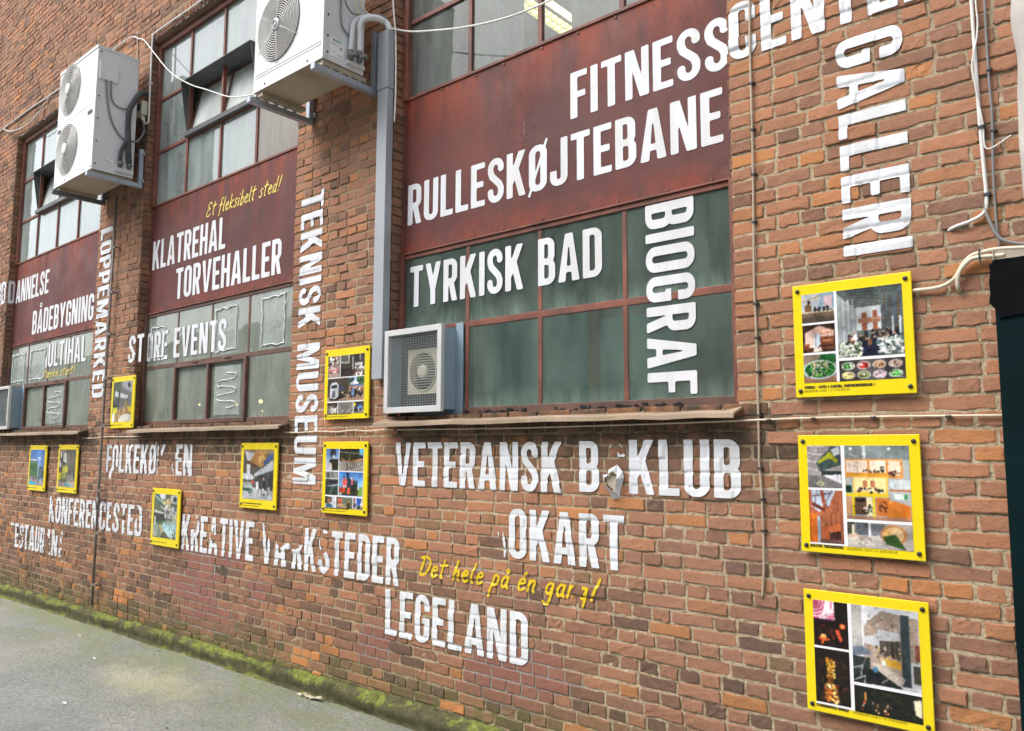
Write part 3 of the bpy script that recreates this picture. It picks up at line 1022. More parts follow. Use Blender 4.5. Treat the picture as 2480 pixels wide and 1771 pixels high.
def bay(i, xl, xr, mull, shift):
    w_, d = 0.030, D
    fy = d - 0.0022
    # lower window
    b = MB()
    lo, mid, hi_ = 0.262, 0.795, 1.305
    b.box(xl, xl + 0.045, d - 0.03, d + 0.05, 0.20, 1.335)
    b.box(xr - 0.045, xr, d - 0.03, d + 0.05, 0.20, 1.335)
    b.cur = 1
    b.box(xl + 0.045, xr - 0.045, d - 0.012, d + 0.04, 0.20, lo)
    b.cur = 0
    b.box(xl + 0.045, xr - 0.045, fy, d + 0.04, mid - 0.02, mid + 0.02)
    b.box(xl + 0.045, xr - 0.045, d - 0.010, d + 0.04, hi_, 1.335)
    for mx_ in mull:
        b.box(mx_ - w_ / 2, mx_ + w_ / 2, fy - 0.001, d + 0.035, lo, mid - 0.02)
        b.box(mx_ - w_ / 2, mx_ + w_ / 2, fy - 0.001, d + 0.035, mid + 0.02, hi_)
    lw_ = b.build('window', [M['frame' if i == 0 else 'frame_dark'], M['frame_dark']], bld, bevel=0.003, label='lower window of red steel frame with dusty greenish panes')
    xs = [xl + 0.045] + [v for q in mull for v in (q - w_ / 2, q + w_ / 2)] + [xr - 0.045]
    gm = 'glass_low' if i == 0 else 'glass_far'
    for c in range(4):
        a, e = xs[2 * c], xs[2 * c + 1]
        pane(lw_, a, e, mid + 0.02, hi_, d + 0.0015, gm)
        pane(lw_, a, e, lo, mid - 0.02, d + 0.0015, gm)
    # spandrel panel
    b = MB()
    b.box(xl + 0.004, xr - 0.004, d, d + 0.03, 1.338, 2.452)
    b.build('metal_panel', M['panel'], bld, label='dark red rusty metal panel between upper and lower window')
    b = MB()                      # edge strips, drip lip and bolt heads of the panel
    b.box(xr - 0.034, xr - 0.001, d - 0.012, d - 0.001, 1.342, 2.450)
    b.box(xl + 0.002, xl + 0.026, d - 0.010, d - 0.001, 1.342, 2.450)
    b.box(xl + 0.03, xr - 0.04, d - 0.022, d - 0.001, 1.336, 1.346)
    for q in range(9):
        xx = xl + 0.12 + q * (xr - xl - 0.24) / 8 + random.uniform(-.03, .03)
        b.cyl((xx, d + .002, 2.438), (xx, d - .006, 2.438), 0.008, 8)
        b.cyl((xx, d + .002, 1.362), (xx, d - .006, 1.362), 0.007, 8)
    b.build('panel_edging', M['frame'], bld)
    # upper window
    b = MB()
    z0, z1, z2, z3 = 2.475, 3.035, 3.60, 4.15
    b.box(xl, xl + 0.055, d - 0.03, d + 0.05, 2.454, 4.215)
    b.box(xr - 0.05, xr, d - 0.03, d + 0.05, 2.454, 4.215)
    b.box(xl + 0.055, xr - 0.05, d - 0.025, d + 0.05, z3, 4.215)
    b.box(xl + 0.055, xr - 0.05, d - 0.010, d + 0.04, 2.454, z0)
    for zz in (z1, z2):
        b.box(xl + 0.055, xr - 0.05, fy, d + 0.04, zz - 0.016, zz + 0.016)
    for mx_ in mull:
        for q0, q1 in ((z0, z1 - .016), (z1 + .016, z2 - .016), (z2 + .016, z3)):
            b.box(mx_ - 0.016, mx_ + 0.016, fy - 0.001, d + 0.035, q0, q1)
    uw = b.build('window', [M['frame']], bld, bevel=0.003, label='upper window of red steel frame with panes mirroring the sky')
    xs = [xl + 0.055] + [v for q in mull for v in (q - .016, q + .016)] + [xr - 0.05]
    for c in range(4):
        for r_, (q0, q1) in enumerate(((z0, z1 - .016), (z1 + .016, z2 - .016), (z2 + .016, z3))):
            if i > 0 and r_ == 1 and c in (1, 2):
                continue
            mt = 'glass_up' if i else 'glass_near'
            if i == 1 and c == 3 and r_ == 0:
                mt = 'glass_fog'
            pane(uw, xs[2 * c], xs[2 * c + 1], q0, q1, d + 0.012, mt)
    if i > 0:                     # tilting vent with dark sheet hood
        a, e = mull[0], mull[2]
        h = MB()
        yo = 0.005
        zt, zb = z2 - 0.030, z1 - 0.005
        for xx, t_ in ((a, 0.004), (e, -0.004)):
            pts = [(xx, d - .006, zb), (xx, yo, zt), (xx, d - .006, zt)]
            vs = pts + [(x_ + t_, y_, z_) for x_, y_, z_ in pts]
            h.add(vs, [(0, 1, 2), (5, 4, 3), (0, 3, 4, 1), (1, 4, 5, 2), (2, 5, 3, 0)])
        h.box(a + .0045, e - .0045, yo - .002, d + 0.10, zt - .001, zt + .005)
        h.box(a + .0045, e - .0045, d - 0.045, d - 0.006, zb, zb + 0.045)
        h.build('vent_hood', M['hood'], uw)
        s = MB()
        tilt = 0.10
        P = lambda x_, t_, dy=0: (x_, d + 0.006 + dy + tilt * t_, zb + 0.05 + (zt - zb - 0.055) * t_)
        for x0_, x1_ in ((a + .008, a + .036), ((a + e) / 2 - .016 + .0, (a + e) / 2 + .016), (e - .036, e - .008)):
            vs = [P(x0_, 0), P(x1_, 0), P(x1_, 1), P(x0_, 1), P(x0_, 0, .03), P(x1_, 0, .03), P(x1_, 1, .03), P(x0_, 1, .03)]
            s.add(vs, [(0, 1, 2, 3), (7, 6, 5, 4), (0, 4, 5, 1), (1, 5, 6, 2), (2, 6, 7, 3), (3, 7, 4, 0)])
        for t0_, t1_ in ((0, .045), (.955, 1)):
            vs = [P(a + .03, t0_, -.002), P(e - .03, t0_, -.002), P(e - .03, t1_, -.002), P(a + .03, t1_, -.002), P(a + .03, t0_, .03), P(e - .03, t0_, .03), P(e - .03, t1_, .03), P(a + .03, t1_, .03)]
            s.add(vs, [(0, 1, 2, 3), (7, 6, 5, 4), (0, 4, 5, 1), (1, 5, 6, 2), (2, 6, 7, 3), (3, 7, 4, 0)])
        s.build('vent_sash', M['frame_dark'], uw)
        for x0_, x1_ in ((a + .036, (a + e) / 2 - .016), ((a + e) / 2 + .016, e - .036)):
            mk('pane', [P(x0_, 0, .012), P(x1_, 0, .012), P(x1_, 1, .012), P(x0_, 1, .012)], [(0, 1, 2, 3)], M['glass_pale'], uw)
        # lower opening sash standing proud of the frame
        a, e = mull[0] + 0.01, mull[2] + 0.02
        s = MB()
        s.box(a, e, 0.066, d - .006, 0.715 + 0.040, 0.782)
        s.box(a, e, 0.066, d - .006, 0.226, 0.264)
        for xx in (a, (a + e) / 2 - .015, e - .036):
            wd = .030 if xx != a and xx != e - .036 else .036
            s.box(xx, xx + wd, 0.067, d - .006, 0.264, 0.755)
        for xx in (a + 0.35, e - 0.35):
            s.box(xx, xx + .10, 0.058, 0.085, 0.783, 0.792)
        s.build('sash', M['frame_dark'], lw_, bevel=0.003)
    # sill
    b = MB()
    sl_, sr_ = xl + 0.12 if i else xl - 0.03, xr + 0.03
    nx = 14
    vs, fs = [], []
    for q in range(nx + 1):
        x_ = sl_ + (sr_ - sl_) * q / nx
        wv = random.uniform(-.004, .004)
        for (yy, zz) in ((d - .014, 0.202), (-0.09, 0.176 + wv), (-0.105, 0.170 + wv), (-0.107, 0.148 + wv), (-0.098, 0.148 + wv), (-0.09, 0.164 + wv), (d - .014, 0.19)):
            if x_ < xl and yy > -0.02:
                yy = -0.004
            if x_ > xr and yy > -0.02:
                yy = -0.004
            vs.append((x_, yy, zz))
    for q in range(nx):
        for k_ in range(7):
            k2 = (k_ + 1) % 7
            fs.append((q * 7 + k_, q * 7 + k2, (q + 1) * 7 + k2, (q + 1) * 7 + k_))
    fs += [tuple(range(6, -1, -1)), tuple(nx * 7 + k_ for k_ in range(7))]
    b.add(vs, fs)
    b.build('window_sill', M['sill'], bld)
    return lw_, uw


MULL = [(-3.455, -2.863, -2.273), (-7.29, -6.655, -6.035), (-11.235, -10.553, -9.90)]
lows, ups = [], []
for i in range(3):
    a, b_ = bay(i, BAYS[i][0], BAYS[i][1], MULL[i], 0)
    lows.append(a)
    ups.append(b_)
yf = D - 0.0005
film(lows[1], -7.86, -7.52, 0.86, 1.22, yf)
film(lows[1], -6.61, -6.20, 0.83, 1.27, yf)
film(lows[1], -5.86, -5.47, 0.82, 1.28, yf)
film(lows[1], -6.55, -6.12, 0.29, 0.72, 0.088, 'wave')
film(lows[2], -11.82, -11.32, 0.83, 1.24, yf)
film(lows[2], -11.16, -10.62, 0.83, 1.25, yf)
film(lows[2], -10.50, -9.98, 0.29, 0.73, 0.088, 'wave')
# flaking rust along the bottom rail of the nearest window
fl = MB()
for q in range(60):
    x_ = random.choice([random.uniform(-2.75, -1.85), random.uniform(-3.45, -2.9)] if q % 3 else [random.uniform(-2.75, -1.85)])
    z_ = 0.215 + random.uniform(0, .025)
    w1 = random.uniform(.008, .035)
    pts = [(x_ + w1 * math.cos(t) * random.uniform(.6, 1), z_ + 0.35 * w1 * math.sin(t) * random.uniform(.5, 1)) for t in [k_ * 1.0472 for k_ in range(6)]]
    fl.prism(pts, D - 0.0165 - random.uniform(0, .002), D - 0.011)
fl.build('paint_flake', M['bolt'], lows[0])['kind'] = 'stuff'

# rooms behind the glass
room = MB()
for (xa, xb, za, zb, yb) in ((-4.3, -1.3, 0.1, 1.6, 1.9), (-8.2, -5.1, 0.1, 1.6, 2.2), (-12.2, -9.0, 0.1, 1.6, 2.2), (-12.2, -1.3, 2.2, 4.4, 2.6)):
    room.add([(xa, D + .06, za), (xb, D + .06, za), (xb, yb, za), (xa, yb, za), (xa, D + .06, zb), (xb, D + .06, zb), (xb, yb, zb), (xa, yb, zb)],
             [(0, 1, 2, 3), (7, 6, 5, 4), (1, 2, 6, 5), (2, 3, 7, 6), (3, 0, 4, 7)])
room.build('interior_wall', M['inside'], bld)
q = MB()
q.box(-3.49, -2.645, 0.30, 0.32, 0.12, 0.81)
q.box(-2.58, -2.10, 0.31, 0.33, 0.12, 0.76)
q.build('interior_board', M['inside_teal'], bld)
q = MB()
q.box(-2.645, -2.58, 0.28, 0.34, 0.11, 1.58)
q.build('interior_post', M['post'], bld)
q = MB()
for (xa, xb, za, zb, yy) in ((-3.66, -3.50, 0.12, 1.2, 0.3), (-3.62, -3.14, 2.25, 4.3, 0.3), (-2.77, -2.36, 2.25, 4.3, 0.3), (-4.30, -3.85, 2.25, 4.0, 0.35), (-7.2, -6.75, 2.3, 4.0, .6), (-9.6, -9.35, 0.2, 0.9, .4), (-10.1, -9.75, 0.2, .9, .5)):
    nx = 16
    vs = []
    for k_ in range(nx + 1):
        x_ = xa + (xb - xa) * k_ / nx
        vs += [(x_, yy + 0.02 * math.sin(k_ * 1.9), za), (x_, yy + 0.02 * math.sin(k_ * 1.9), zb)]
    q.add(vs, [(2 * k_, 2 * k_ + 2, 2 * k_ + 3, 2 * k_ + 1) for k_ in range(nx)])
q.build('curtain', M['curtain'], bld, True)
t = thing('ceiling_lamp', 'yellowish fluorescent ceiling lamp seen through the top of the nearest upper window', 'lamp', (-3.5, 1.3, 3.26))
q = MB()
q.box(-3.575, -3.425, .55, 2.1, 3.30, 3.36)
q.build('lamp_tray', M['tube'], t)
q = MB()
for k_ in range(22):
    q.box(-3.57, -3.43, .58 + k_ * .07, .584 + k_ * .07, 3.27, 3.299)
for x_ in (-3.57, -3.43, -3.50):
    q.box(x_ - .002, x_ + .002, .55, 2.1, 3.265, 3.2995)
q.build('lamp_louvre', M['ac'], t)
lamp_src = None
for k_, (x_, z_, y_, r_) in enumerate(((-7.58, 0.44, .5, .018), (-7.50, 0.40, .55, .016), (-7.49, .30, .6, .012), (-6.62, .40, .35, .02), (-6.30, .42, .4, .03), (-6.75, .36, .7, .012), (-5.75, .48, .5, .022), (-5.78, .30, .6, .012),
                                       (-9.82, .46, .4, .02), (-9.66, .36, .5, .02), (-9.62, .32, .6, .016), (-9.80, .32, .7, .014))):
    r_ *= .6
    q = MB()
    q.tube([(x_, y_, z_ + r_ * math.cos(a_)) for a_ in [0.05 + 0.52 * v for v in range(7)]], [r_ * math.sin(0.05 + 0.52 * v) for v in range(7)], 10)
    o = q.build('pendant_bulb', M['lamp'], None, True)
    tag(o, 'small warm bulb glowing behind the dusty panes of the %s lower window' % ('middle' if k_ < 8 else 'farthest'), 'bulb', 'glowing bulbs behind the %s lower window' % ('middle' if k_ < 8 else 'farthest'))

# ------------------------------------------------------------------ lettering: signed distance glyphs
def d_box(X, Y, x0, y0, x1, y1):
    dx = np.maximum(x0 - X, X - x1)
    dy = np.maximum(y0 - Y, Y - y1)
    return np.maximum(dx, dy)


def d_rr(X, Y, x0, y0, x1, y1, r):
    cx_, cy_ = (x0 + x1) / 2, (y0 + y1) / 2
    qx = np.abs(X - cx_) - (x1 - x0) / 2 + r
    qy = np.abs(Y - cy_) - (y1 - y0) / 2 + r
    return np.hypot(np.maximum(qx, 0), np.maximum(qy, 0)) + np.minimum(np.maximum(qx, qy), 0) - r


def d_cvx(X, Y, pts):
    d = np.full(X.shape, -9.0)
    for i in range(len(pts)):
        (ax, ay), (bx, by) = pts[i], pts[(i + 1) % len(pts)]
        L = math.hypot(bx - ax, by - ay)
        d = np.maximum(d, ((X - ax) * (by - ay) - (Y - ay) * (bx - ax)) / L)
    return d


def d_seg(X, Y, p, q, t):
    dx, dy = q[0] - p[0], q[1] - p[1]
    L = math.hypot(dx, dy)
    u = ((X - p[0]) * dx + (Y - p[1]) * dy) / L
    v = ((X - p[0]) * dy - (Y - p[1]) * dx) / L
    return np.maximum(np.abs(u - L / 2) - L / 2, np.abs(v) - t / 2)


mn, mx2 = np.minimum, np.maximum
ST, BR = 0.155, 0.135


def ringd(X, Y, w_, y0=0.0, y1=1.0, st=ST, br=BR):
    return mx2(d_rr(X, Y, 0, y0, w_, y1, w_ * 0.46), -d_rr(X, Y, st, y0 + br, w_ - st, y1 - br, max(0.01, (w_ - 2 * st) * 0.48)))


def dshape(X, Y, w_, y0, y1, st=ST, br=BR):
    o_ = mn(d_rr(X, Y, 0, y0, w_, y1, min(w_ * 0.46, (y1 - y0) * .45)), d_box(X, Y, 0, y0, w_ * 0.5, y1))
    r_ = max(0.01, (w_ - 2 * st) * 0.48)
    i_ = mn(d_rr(X, Y, st, y0 + br, w_ - st, y1 - br, min(r_, (y1 - y0 - 2 * br) * .45)), d_box(X, Y, st, y0 + br, st + (w_ - 2 * st) * 0.5, y1 - br))
    return mx2(o_, -i_)


def arc(cx_, cy_, rx, ry, a0, a1, k_=10):
    return [(cx_ + rx * math.cos(R(a0 + (a1 - a0) * i / k_)), cy_ + ry * math.sin(R(a0 + (a1 - a0) * i / k_))) for i in range(k_ + 1)]


S_PATH = arc(.21, .775, .135, .155, -10, 180, 12) + [(.08, .70)] + [(.115, .60), (.21, .50), (.305, .40)] + [(.345, .30)] + arc(.21, .225, .135, .155, 0, -190, 12)[0:]


def glyph(ch):
    """returns width and distance function (cap height 1)"""
    if ch == 'A':
        return .50, lambda X, Y: mx2(mx2(d_cvx(X, Y, [(0, 0), (.5, 0), (.34, 1), (.16, 1)]), -d_cvx(X, Y, [(.165, -.1), (.335, -.1), (.312, .19), (.188, .19)])), -d_cvx(X, Y, [(.202, .32), (.298, .32), (.262, .72), (.238, .72)]))
    if ch == 'Å':
        w_, f = glyph('A')
        return w_, lambda X, Y: mn(f(X, Y), np.abs(np.hypot(X - .25, Y - 1.17) - .075) - .032)
    if ch == 'B':
        def f(X, Y):
            return mn(dshape(X, Y, .42, 0, .56), dshape(X, Y, .405, .56 - BR, 1))
        return .42, f
    if ch == 'C':
        return .42, lambda X, Y: mx2(ringd(X, Y, .42), -d_box(X, Y, .25, .36, .6, .64))
    if ch == 'D':
        return .43, lambda X, Y: dshape(X, Y, .43, 0, 1)
    if ch in 'EÉ':
        def f(X, Y):
            d = mn(mn(d_box(X, Y, 0, 0, ST, 1), d_box(X, Y, 0, 0, .38, BR)), mn(d_box(X, Y, 0, 1 - BR, .38, 1), d_box(X, Y, 0, .44, .34, .44 + BR)))
            return mn(d, d_seg(X, Y, (.16, 1.06), (.28, 1.18), .07)) if ch == 'É' else d
        return .38, f
    if ch == 'F':
        return .37, lambda X, Y: mn(mn(d_box(X, Y, 0, 0, ST, 1), d_box(X, Y, 0, 1 - BR, .37, 1)), d_box(X, Y, 0, .43, .33, .43 + BR))
    if ch == 'G':
        return .42, lambda X, Y: mn(mx2(ringd(X, Y, .42), -d_box(X, Y, .25, .36, .6, .66)), mn(d_box(X, Y, .22, .40, .42, .52), d_box(X, Y, .42 - ST, .22, .42, .52)))
    if ch == 'H':
        return .44, lambda X, Y: mn(mn(d_box(X, Y, 0, 0, ST, 1), d_box(X, Y, .44 - ST, 0, .44, 1)), d_box(X, Y, 0, .44, .44, .44 + BR))
    if ch == 'I':
        return ST, lambda X, Y: d_box(X, Y, 0, 0, ST, 1)
    if ch == 'J':
        return .40, lambda X, Y: mn(d_box(X, Y, .40 - ST, .2, .40, 1), mx2(ringd(X, Y, .40, 0, .9), d_box(X, Y, -1, -1, .5, .33)))
    if ch == 'K':
        return .48, lambda X, Y: mx2(mn(d_box(X, Y, 0, 0, ST, 1), mn(d_seg(X, Y, (.10, .34), (.42, 1.08), ST), d_seg(X, Y, (.21, .66), (.41, -.06), ST))), d_box(X, Y, 0, 0, .5, 1))
    if ch == 'L':
        return .36, lambda X, Y: mn(d_box(X, Y, 0, 0, ST, 1), d_box(X, Y, 0, 0, .36, BR))
    if ch == 'M':
        return .60, lambda X, Y: mx2(mx2(mx2(d_box(X, Y, 0, 0, .6, 1), -d_cvx(X, Y, [(.30, .50), (.43, 1.1), (.17, 1.1)])), -d_cvx(X, Y, [(.145, -.1), (.27, -.1), (.145, .66)])), -d_cvx(X, Y, [(.33, -.1), (.455, -.1), (.455, .66)]))
    if ch == 'N':
        return .47, lambda X, Y: mx2(mx2(d_box(X, Y, 0, 0, .47, 1), -d_cvx(X, Y, [(.325, .42), (.325, 1.1), (.155, 1.1)])), -d_cvx(X, Y, [(.145, -.1), (.315, -.1), (.145, .58)]))
    if ch in 'O0':
        return .43, lambda X, Y: ringd(X, Y, .43)
    if ch == 'Ø':
        return .43, lambda X, Y: mn(ringd(X, Y, .43), d_seg(X, Y, (.0, -.09), (.43, 1.09), .055))
    if ch == 'P':
        return .42, lambda X, Y: mn(dshape(X, Y, .42, .36, 1), d_box(X, Y, 0, 0, ST, 1))
    if ch == 'R':
        return .43, lambda X, Y: mx2(mn(mn(dshape(X, Y, .42, .40, 1), d_box(X, Y, 0, 0, ST, 1)), d_seg(X, Y, (.22, .5), (.36, -.05), ST)), d_box(X, Y, 0, 0, .5, 1))
    if ch == 'S':
        return .42, lambda X, Y: d_poly(X, Y, S_PATH, .148)
    if ch == 'T':
        return .42, lambda X, Y: mn(d_box(X, Y, .21 - ST / 2, 0, .21 + ST / 2, 1), d_box(X, Y, 0, 1 - BR, .42, 1))
    if ch == 'U':
        return .43, lambda X, Y: mx2(ringd(X, Y, .43, 0, 1.6), d_box(X, Y, -1, -1, 1, 1))
    if ch == 'V':
        return .50, lambda X, Y: mx2(d_cvx(X, Y, [(.165, 0), (.335, 0), (.5, 1), (0, 1)]), -d_cvx(X, Y, [(.235, .27), (.265, .27), (.345, 1.1), (.155, 1.1)]))
    if ch == 'Y':
        return .50, lambda X, Y: mx2(mn(d_box(X, Y, .25 - ST / 2, 0, .25 + ST / 2, .45), mn(d_seg(X, Y, (.25, .36), (.075, 1.05), ST), d_seg(X, Y, (.25, .36), (.425, 1.05), ST))), d_box(X, Y, 0, 0, .5, 1))
    if ch == 'Æ':
        wa, fa = glyph('A')
        we, fe = glyph('E')
        return .70, lambda X, Y: mn(mx2(fa(X, Y), d_box(X, Y, -1, -1, .40, 2)), fe(X - .32, Y))
    if ch == '2':
        return .42, lambda X, Y: mn(d_poly(X, Y, arc(.21, .77, .135, .155, 170, 0) + [(.33, .62), (.09, .12)], .14), d_box(X, Y, .0, 0, .42, BR))
    if ch == '.':
        return .15, lambda X, Y: d_box(X, Y, 0, 0, .15, .15)
    if ch == ',':
        return .15, lambda X, Y: d_seg(X, Y, (.1, .15), (.04, -.12), .12)
    if ch == '/':
        return .30, lambda X, Y: d_seg(X, Y, (.04, 0), (.26, 1), .09)
    if ch == '-':
        return .25, lambda X, Y: d_box(X, Y, 0, .42, .25, .55)
    if ch == '&':
        return .48, lambda X, Y: d_poly(X, Y, [(.44, .06), (.12, .66)] + arc(.20, .80, .1, .13, 190, -20) + [(.08, .38)] + arc(.2, .22, .13, .16, 150, 360), .12)
    return .22, None


def march(F, X, Y):
    """polygons where F<0 on a regular grid -> vertices (k,2), faces"""
    ni_, nj_ = F.shape
    ins = F < 0
    vid = -np.ones(F.shape, int)
    verts = []
    faces = []
    ecache = {}

    def gv(i, j):
        if vid[i, j] < 0:
            vid[i, j] = len(verts)
            verts.append((X[i], Y[j]))
        return int(vid[i, j])

    def ev(i0, j0, i1, j1):
        k_ = (i0, j0, i1, j1) if (i0, j0) < (i1, j1) else (i1, j1, i0, j0)
        if k_ not in ecache:
            a, b = F[i0, j0], F[i1, j1]
            t = a / (a - b)
            t = min(max(t, 0.03), 0.97)
            ecache[k_] = len(verts)
            verts.append((X[i0] + (X[i1] - X[i0]) * t, Y[j0] + (Y[j1] - Y[j0]) * t))
        return ecache[k_]

    s_ = ins.astype(int)
    cnt = s_[:-1, :-1] + s_[1:, :-1] + s_[1:, 1:] + s_[:-1, 1:]
    for i, j in np.argwhere(cnt > 0):
        cs = ((i, j), (i + 1, j), (i + 1, j + 1), (i, j + 1))
        if cnt[i, j] == 4:
            faces.append(tuple(gv(*c) for c in cs))
            continue
        poly = []
        for k_ in range(4):
            a, b = cs[k_], cs[(k_ + 1) % 4]
            if ins[a]:
                poly.append(gv(*a))
            if ins[a] != ins[b]:
                poly.append(ev(*a, *b))
        if len(poly) >= 3:
            faces.append(tuple(poly))
    return verts, faces


def text_field(word, u0, u1, z0, z1, X, Y, gapw=0.075, weight=0.0):
    """distance field of a word set into the box u0..u1, z0..z1, sampled at grid X (nx), Y (ny)"""
    gl = [glyph(c) for c in word]
    nat = sum(g[0] for g in gl) + gapw * (len(gl) - 1)
    hgt = z1 - z0
    kx = (u1 - u0) / nat
    F = np.full((len(X), len(Y)), 1.0)
    cur = 0.0
    for w_, f in gl:
        if f is not None:
            a = u0 + (cur - 0.12) * kx
            b = u0 + (cur + w_ + 0.12) * kx
            i0, i1 = np.searchsorted(X, a), np.searchsorted(X, b)
            if i1 > i0:
                XX, YY = np.meshgrid((X[i0:i1] - u0) / kx - cur, (Y - z0) / hgt, indexing='ij')
                F[i0:i1] = np.minimum(F[i0:i1], f(XX, YY) * hgt - weight * hgt)
        cur += w_ + gapw
    return F


def inpoly(X, Y, pts):
    c = np.zeros(X.shape, bool)
    k_ = len(pts)
    for i in range(k_):
        (x1_, y1_), (x2_, y2_) = pts[i], pts[(i + 1) % k_]
        if y1_ == y2_:
            continue
        c ^= ((Y < y1_) != (Y < y2_)) & (X < (x2_ - x1_) * (Y - y1_) / (y2_ - y1_) + x1_)
    return c


def apply_cuts(F, X, Y, cuts, seed):
    if cuts:
        XX, YY = np.meshgrid(X, Y, indexing='ij')
        XX = XX + (vnoise(XX * 35, YY * 35, seed) - .5) * 0.035
        YY = YY + (vnoise(XX * 35, YY * 35, seed + 1) - .5) * 0.035
        for c in cuts:
            F[inpoly(XX, YY, c)] = 0.01
    return F


LET = []


def lettering(pieces, label, mat='vinyl', name='lettering', group=None, cell=0.007, weight=0.0):
    """pieces: dicts with word,u0,u1,z0,z1,y (None: drape on brick), rot, cuts, extra"""
    V, Fc = [], []
    for k_, p in enumerate(pieces):
        u0, u1, z0, z1 = p['u0'], p['u1'], p['z0'], p['z1']
        cell_ = p.get('cell', cell)
        if p.get('rot'):
            # reads downwards: text x runs along -z, text y along +x
            L, h = z1 - z0, u1 - u0
            X = np.arange(-0.03, L + 0.03, cell_)
            Y = np.arange(-0.08 * h - .02, h * 1.15, cell_)
            F = text_field(p['word'], 0, L, 0, h, X, Y, p.get('gap', .075), weight)
            if p.get('cuts'):
                F = apply_cuts(F, X, Y, [[(z1 - zz, xx - u0) for xx, zz in c] for c in p['cuts']], 50 + k_)
            vs, fs = march(F, X, Y)
            pts = np.array([(u0 + b, z1 - a) for a, b in vs])
            fs = [f[::1] for f in fs]
        else:
            X = np.arange(u0 - 0.03, u1 + 0.03, cell_)
            Y = np.arange(z0 - 0.05, z1 + (0.10 if any(c in p['word'] for c in 'ÅØÉ') else 0.03), cell_)
            F = text_field(p['word'], u0, u1, z0, z1, X, Y, p.get('gap', .075), weight)
            F = apply_cuts(F, X, Y, p.get('cuts'), 50 + k_ + int(abs(u0 * 10)))
            for e_ in p.get('extra', []):
                XX, YY = np.meshgrid(X, Y, indexing='ij')
                F[inpoly(XX, YY, e_)] = -0.01
            vs, fs = march(F, X, Y)
            pts = np.array(vs)
        if p.get('jx'):
            y = None
        elif p.get('y') is None:
            y = relief(pts[:, 0], pts[:, 1]) - 0.0034 + (vnoise(pts[:, 0] * 30, pts[:, 1] * 30, 77) - .5) * 0.0016
        else:
            y = np.full(len(pts), p['y'])
        b = len(V)
        if p.get('jx'):
            V += [(p['jx'], a_, c_) for a_, c_ in pts]
        else:
            V += [(a_, y_, c_) for (a_, c_), y_ in zip(pts, y)]
        Fc += [tuple(i + b for i in f) for f in fs]
    o = mk(name, V, Fc, M[mat], None, True)
    tag(o, label, 'lettering', group)
    LET.append(o)
    return o


W = lambda word, u0, u1, z0, z1, y=None, **k_: dict(word=word, u0=u0, u1=u1, z0=z0, z1=z1, y=y, **k_)
PY_ = D - 0.0025               # on the metal panels
GY_ = D - 0.0042              # across glass bars
lettering([W('FITNESS', -2.633, -1.638, 1.924, 2.205, PY_), W('CENTER', -1.592, -0.66, 1.893, 2.178)],
          'white lettering FITNESSCENTER running from the nearest red panel onto the brick', 'vinyl')
lettering([W('RULLESKØJTEBANE', -4.040, -1.682, 1.545, 1.832, PY_)], 'white lettering RULLESKØJTEBANE on the nearest red panel', 'vinyl_flat', cell=.008)
lettering([W('TYRKISK BAD', -4.002, -2.420, .962, 1.245, GY_)], 'white lettering TYRKISK BAD across the upper panes of the nearest lower window', 'vinyl_flat', cell=.008)
lettering([W('BIOGRAF', -2.140, -1.855, .280, 1.300, GY_, rot=True)], 'vertical white lettering BIOGRAF on the right panes of the nearest lower window', 'vinyl_flat')
lettering([W('GALLERI', -1.090, -0.814, .836, 1.818, rot=True, gap=.085)], 'vertical white lettering GALLERI on brick above the food photo board', 'vinyl')
lettering([W('TEKNISK MUSEUM', -5.165, -4.882, -.262, 1.975, rot=True)], 'vertical white lettering TEKNISK MUSEUM on the brick pier beside the grey duct', 'vinyl')
lettering([W('LOPPEMARKED', -8.94, -8.655, .535, 2.38, rot=True)], 'vertical white lettering LOPPEMARKED beside the thin dark rod', 'vinyl', cell=.009)
lettering([W('UD', -12.30, -11.93, 1.925, 2.232), W('D', .012, .096, 1.925, 2.232, jx=-11.892), W('ANNELSE', -11.86, -10.70, 1.925, 2.232, PY_)], 'white lettering UDDANNELSE at the left edge, partly on the farthest red panel', 'vinyl', cell=.009)
lettering([W('BÅDEBYGNING', -11.175, -9.288, 1.440, 1.745, PY_)], 'white lettering BÅDEBYGNING on the farthest red panel', 'vinyl_flat', cell=.009)
lettering([W('MULTIHAL', -10.80, -9.42, .980, 1.275, GY_, cuts=[[(-11, .9), (-10.60, .9), (-10.66, 1.05), (-10.585, 1.15), (-10.60, 1.35), (-11, 1.35)]])],
          'white lettering MULTIHAL with its first letter half gone on the farthest lower window', 'vinyl_flat', cell=.009)
lettering([W('KLATREHAL', -7.895, -6.485, 1.795, 2.092, PY_)], 'white lettering KLATREHAL on the middle red panel', 'vinyl_flat', cell=.009)
lettering([W('TORVEHALLER', -7.380, -5.580, 1.432, 1.735, PY_)], 'white lettering TORVEHALLER on the middle red panel', 'vinyl_flat', cell=.009)
lettering([W('ST', -8.10, -7.785, .852, 1.130), W('ORE EVENTS', -7.930, -6.395, .862, 1.150, GY_)], 'white lettering STORE EVENTS starting on brick and crossing the middle lower window', 'vinyl', cell=.009)
lettering([W('FOLKEKØKKEN', -8.482, -6.710, -.245, .035, cuts=[
    [(-7.36, -.35), (-7.05, -.35), (-7.075, -.13), (-7.125, -.06), (-7.17, -.09), (-7.24, -.12), (-7.30, -.02), (-7.345, .08)],
    [(-7.20, -.10), (-7.02, -.10), (-7.035, .1), (-7.19, .1)], [(-8.28, -.30), (-8.20, -.30), (-8.21, -.19), (-8.27, -.17)]])],
    'torn white lettering FOLKEKØKKEN on brick below the middle window, its middle letters missing', 'vinyl', cell=.008)
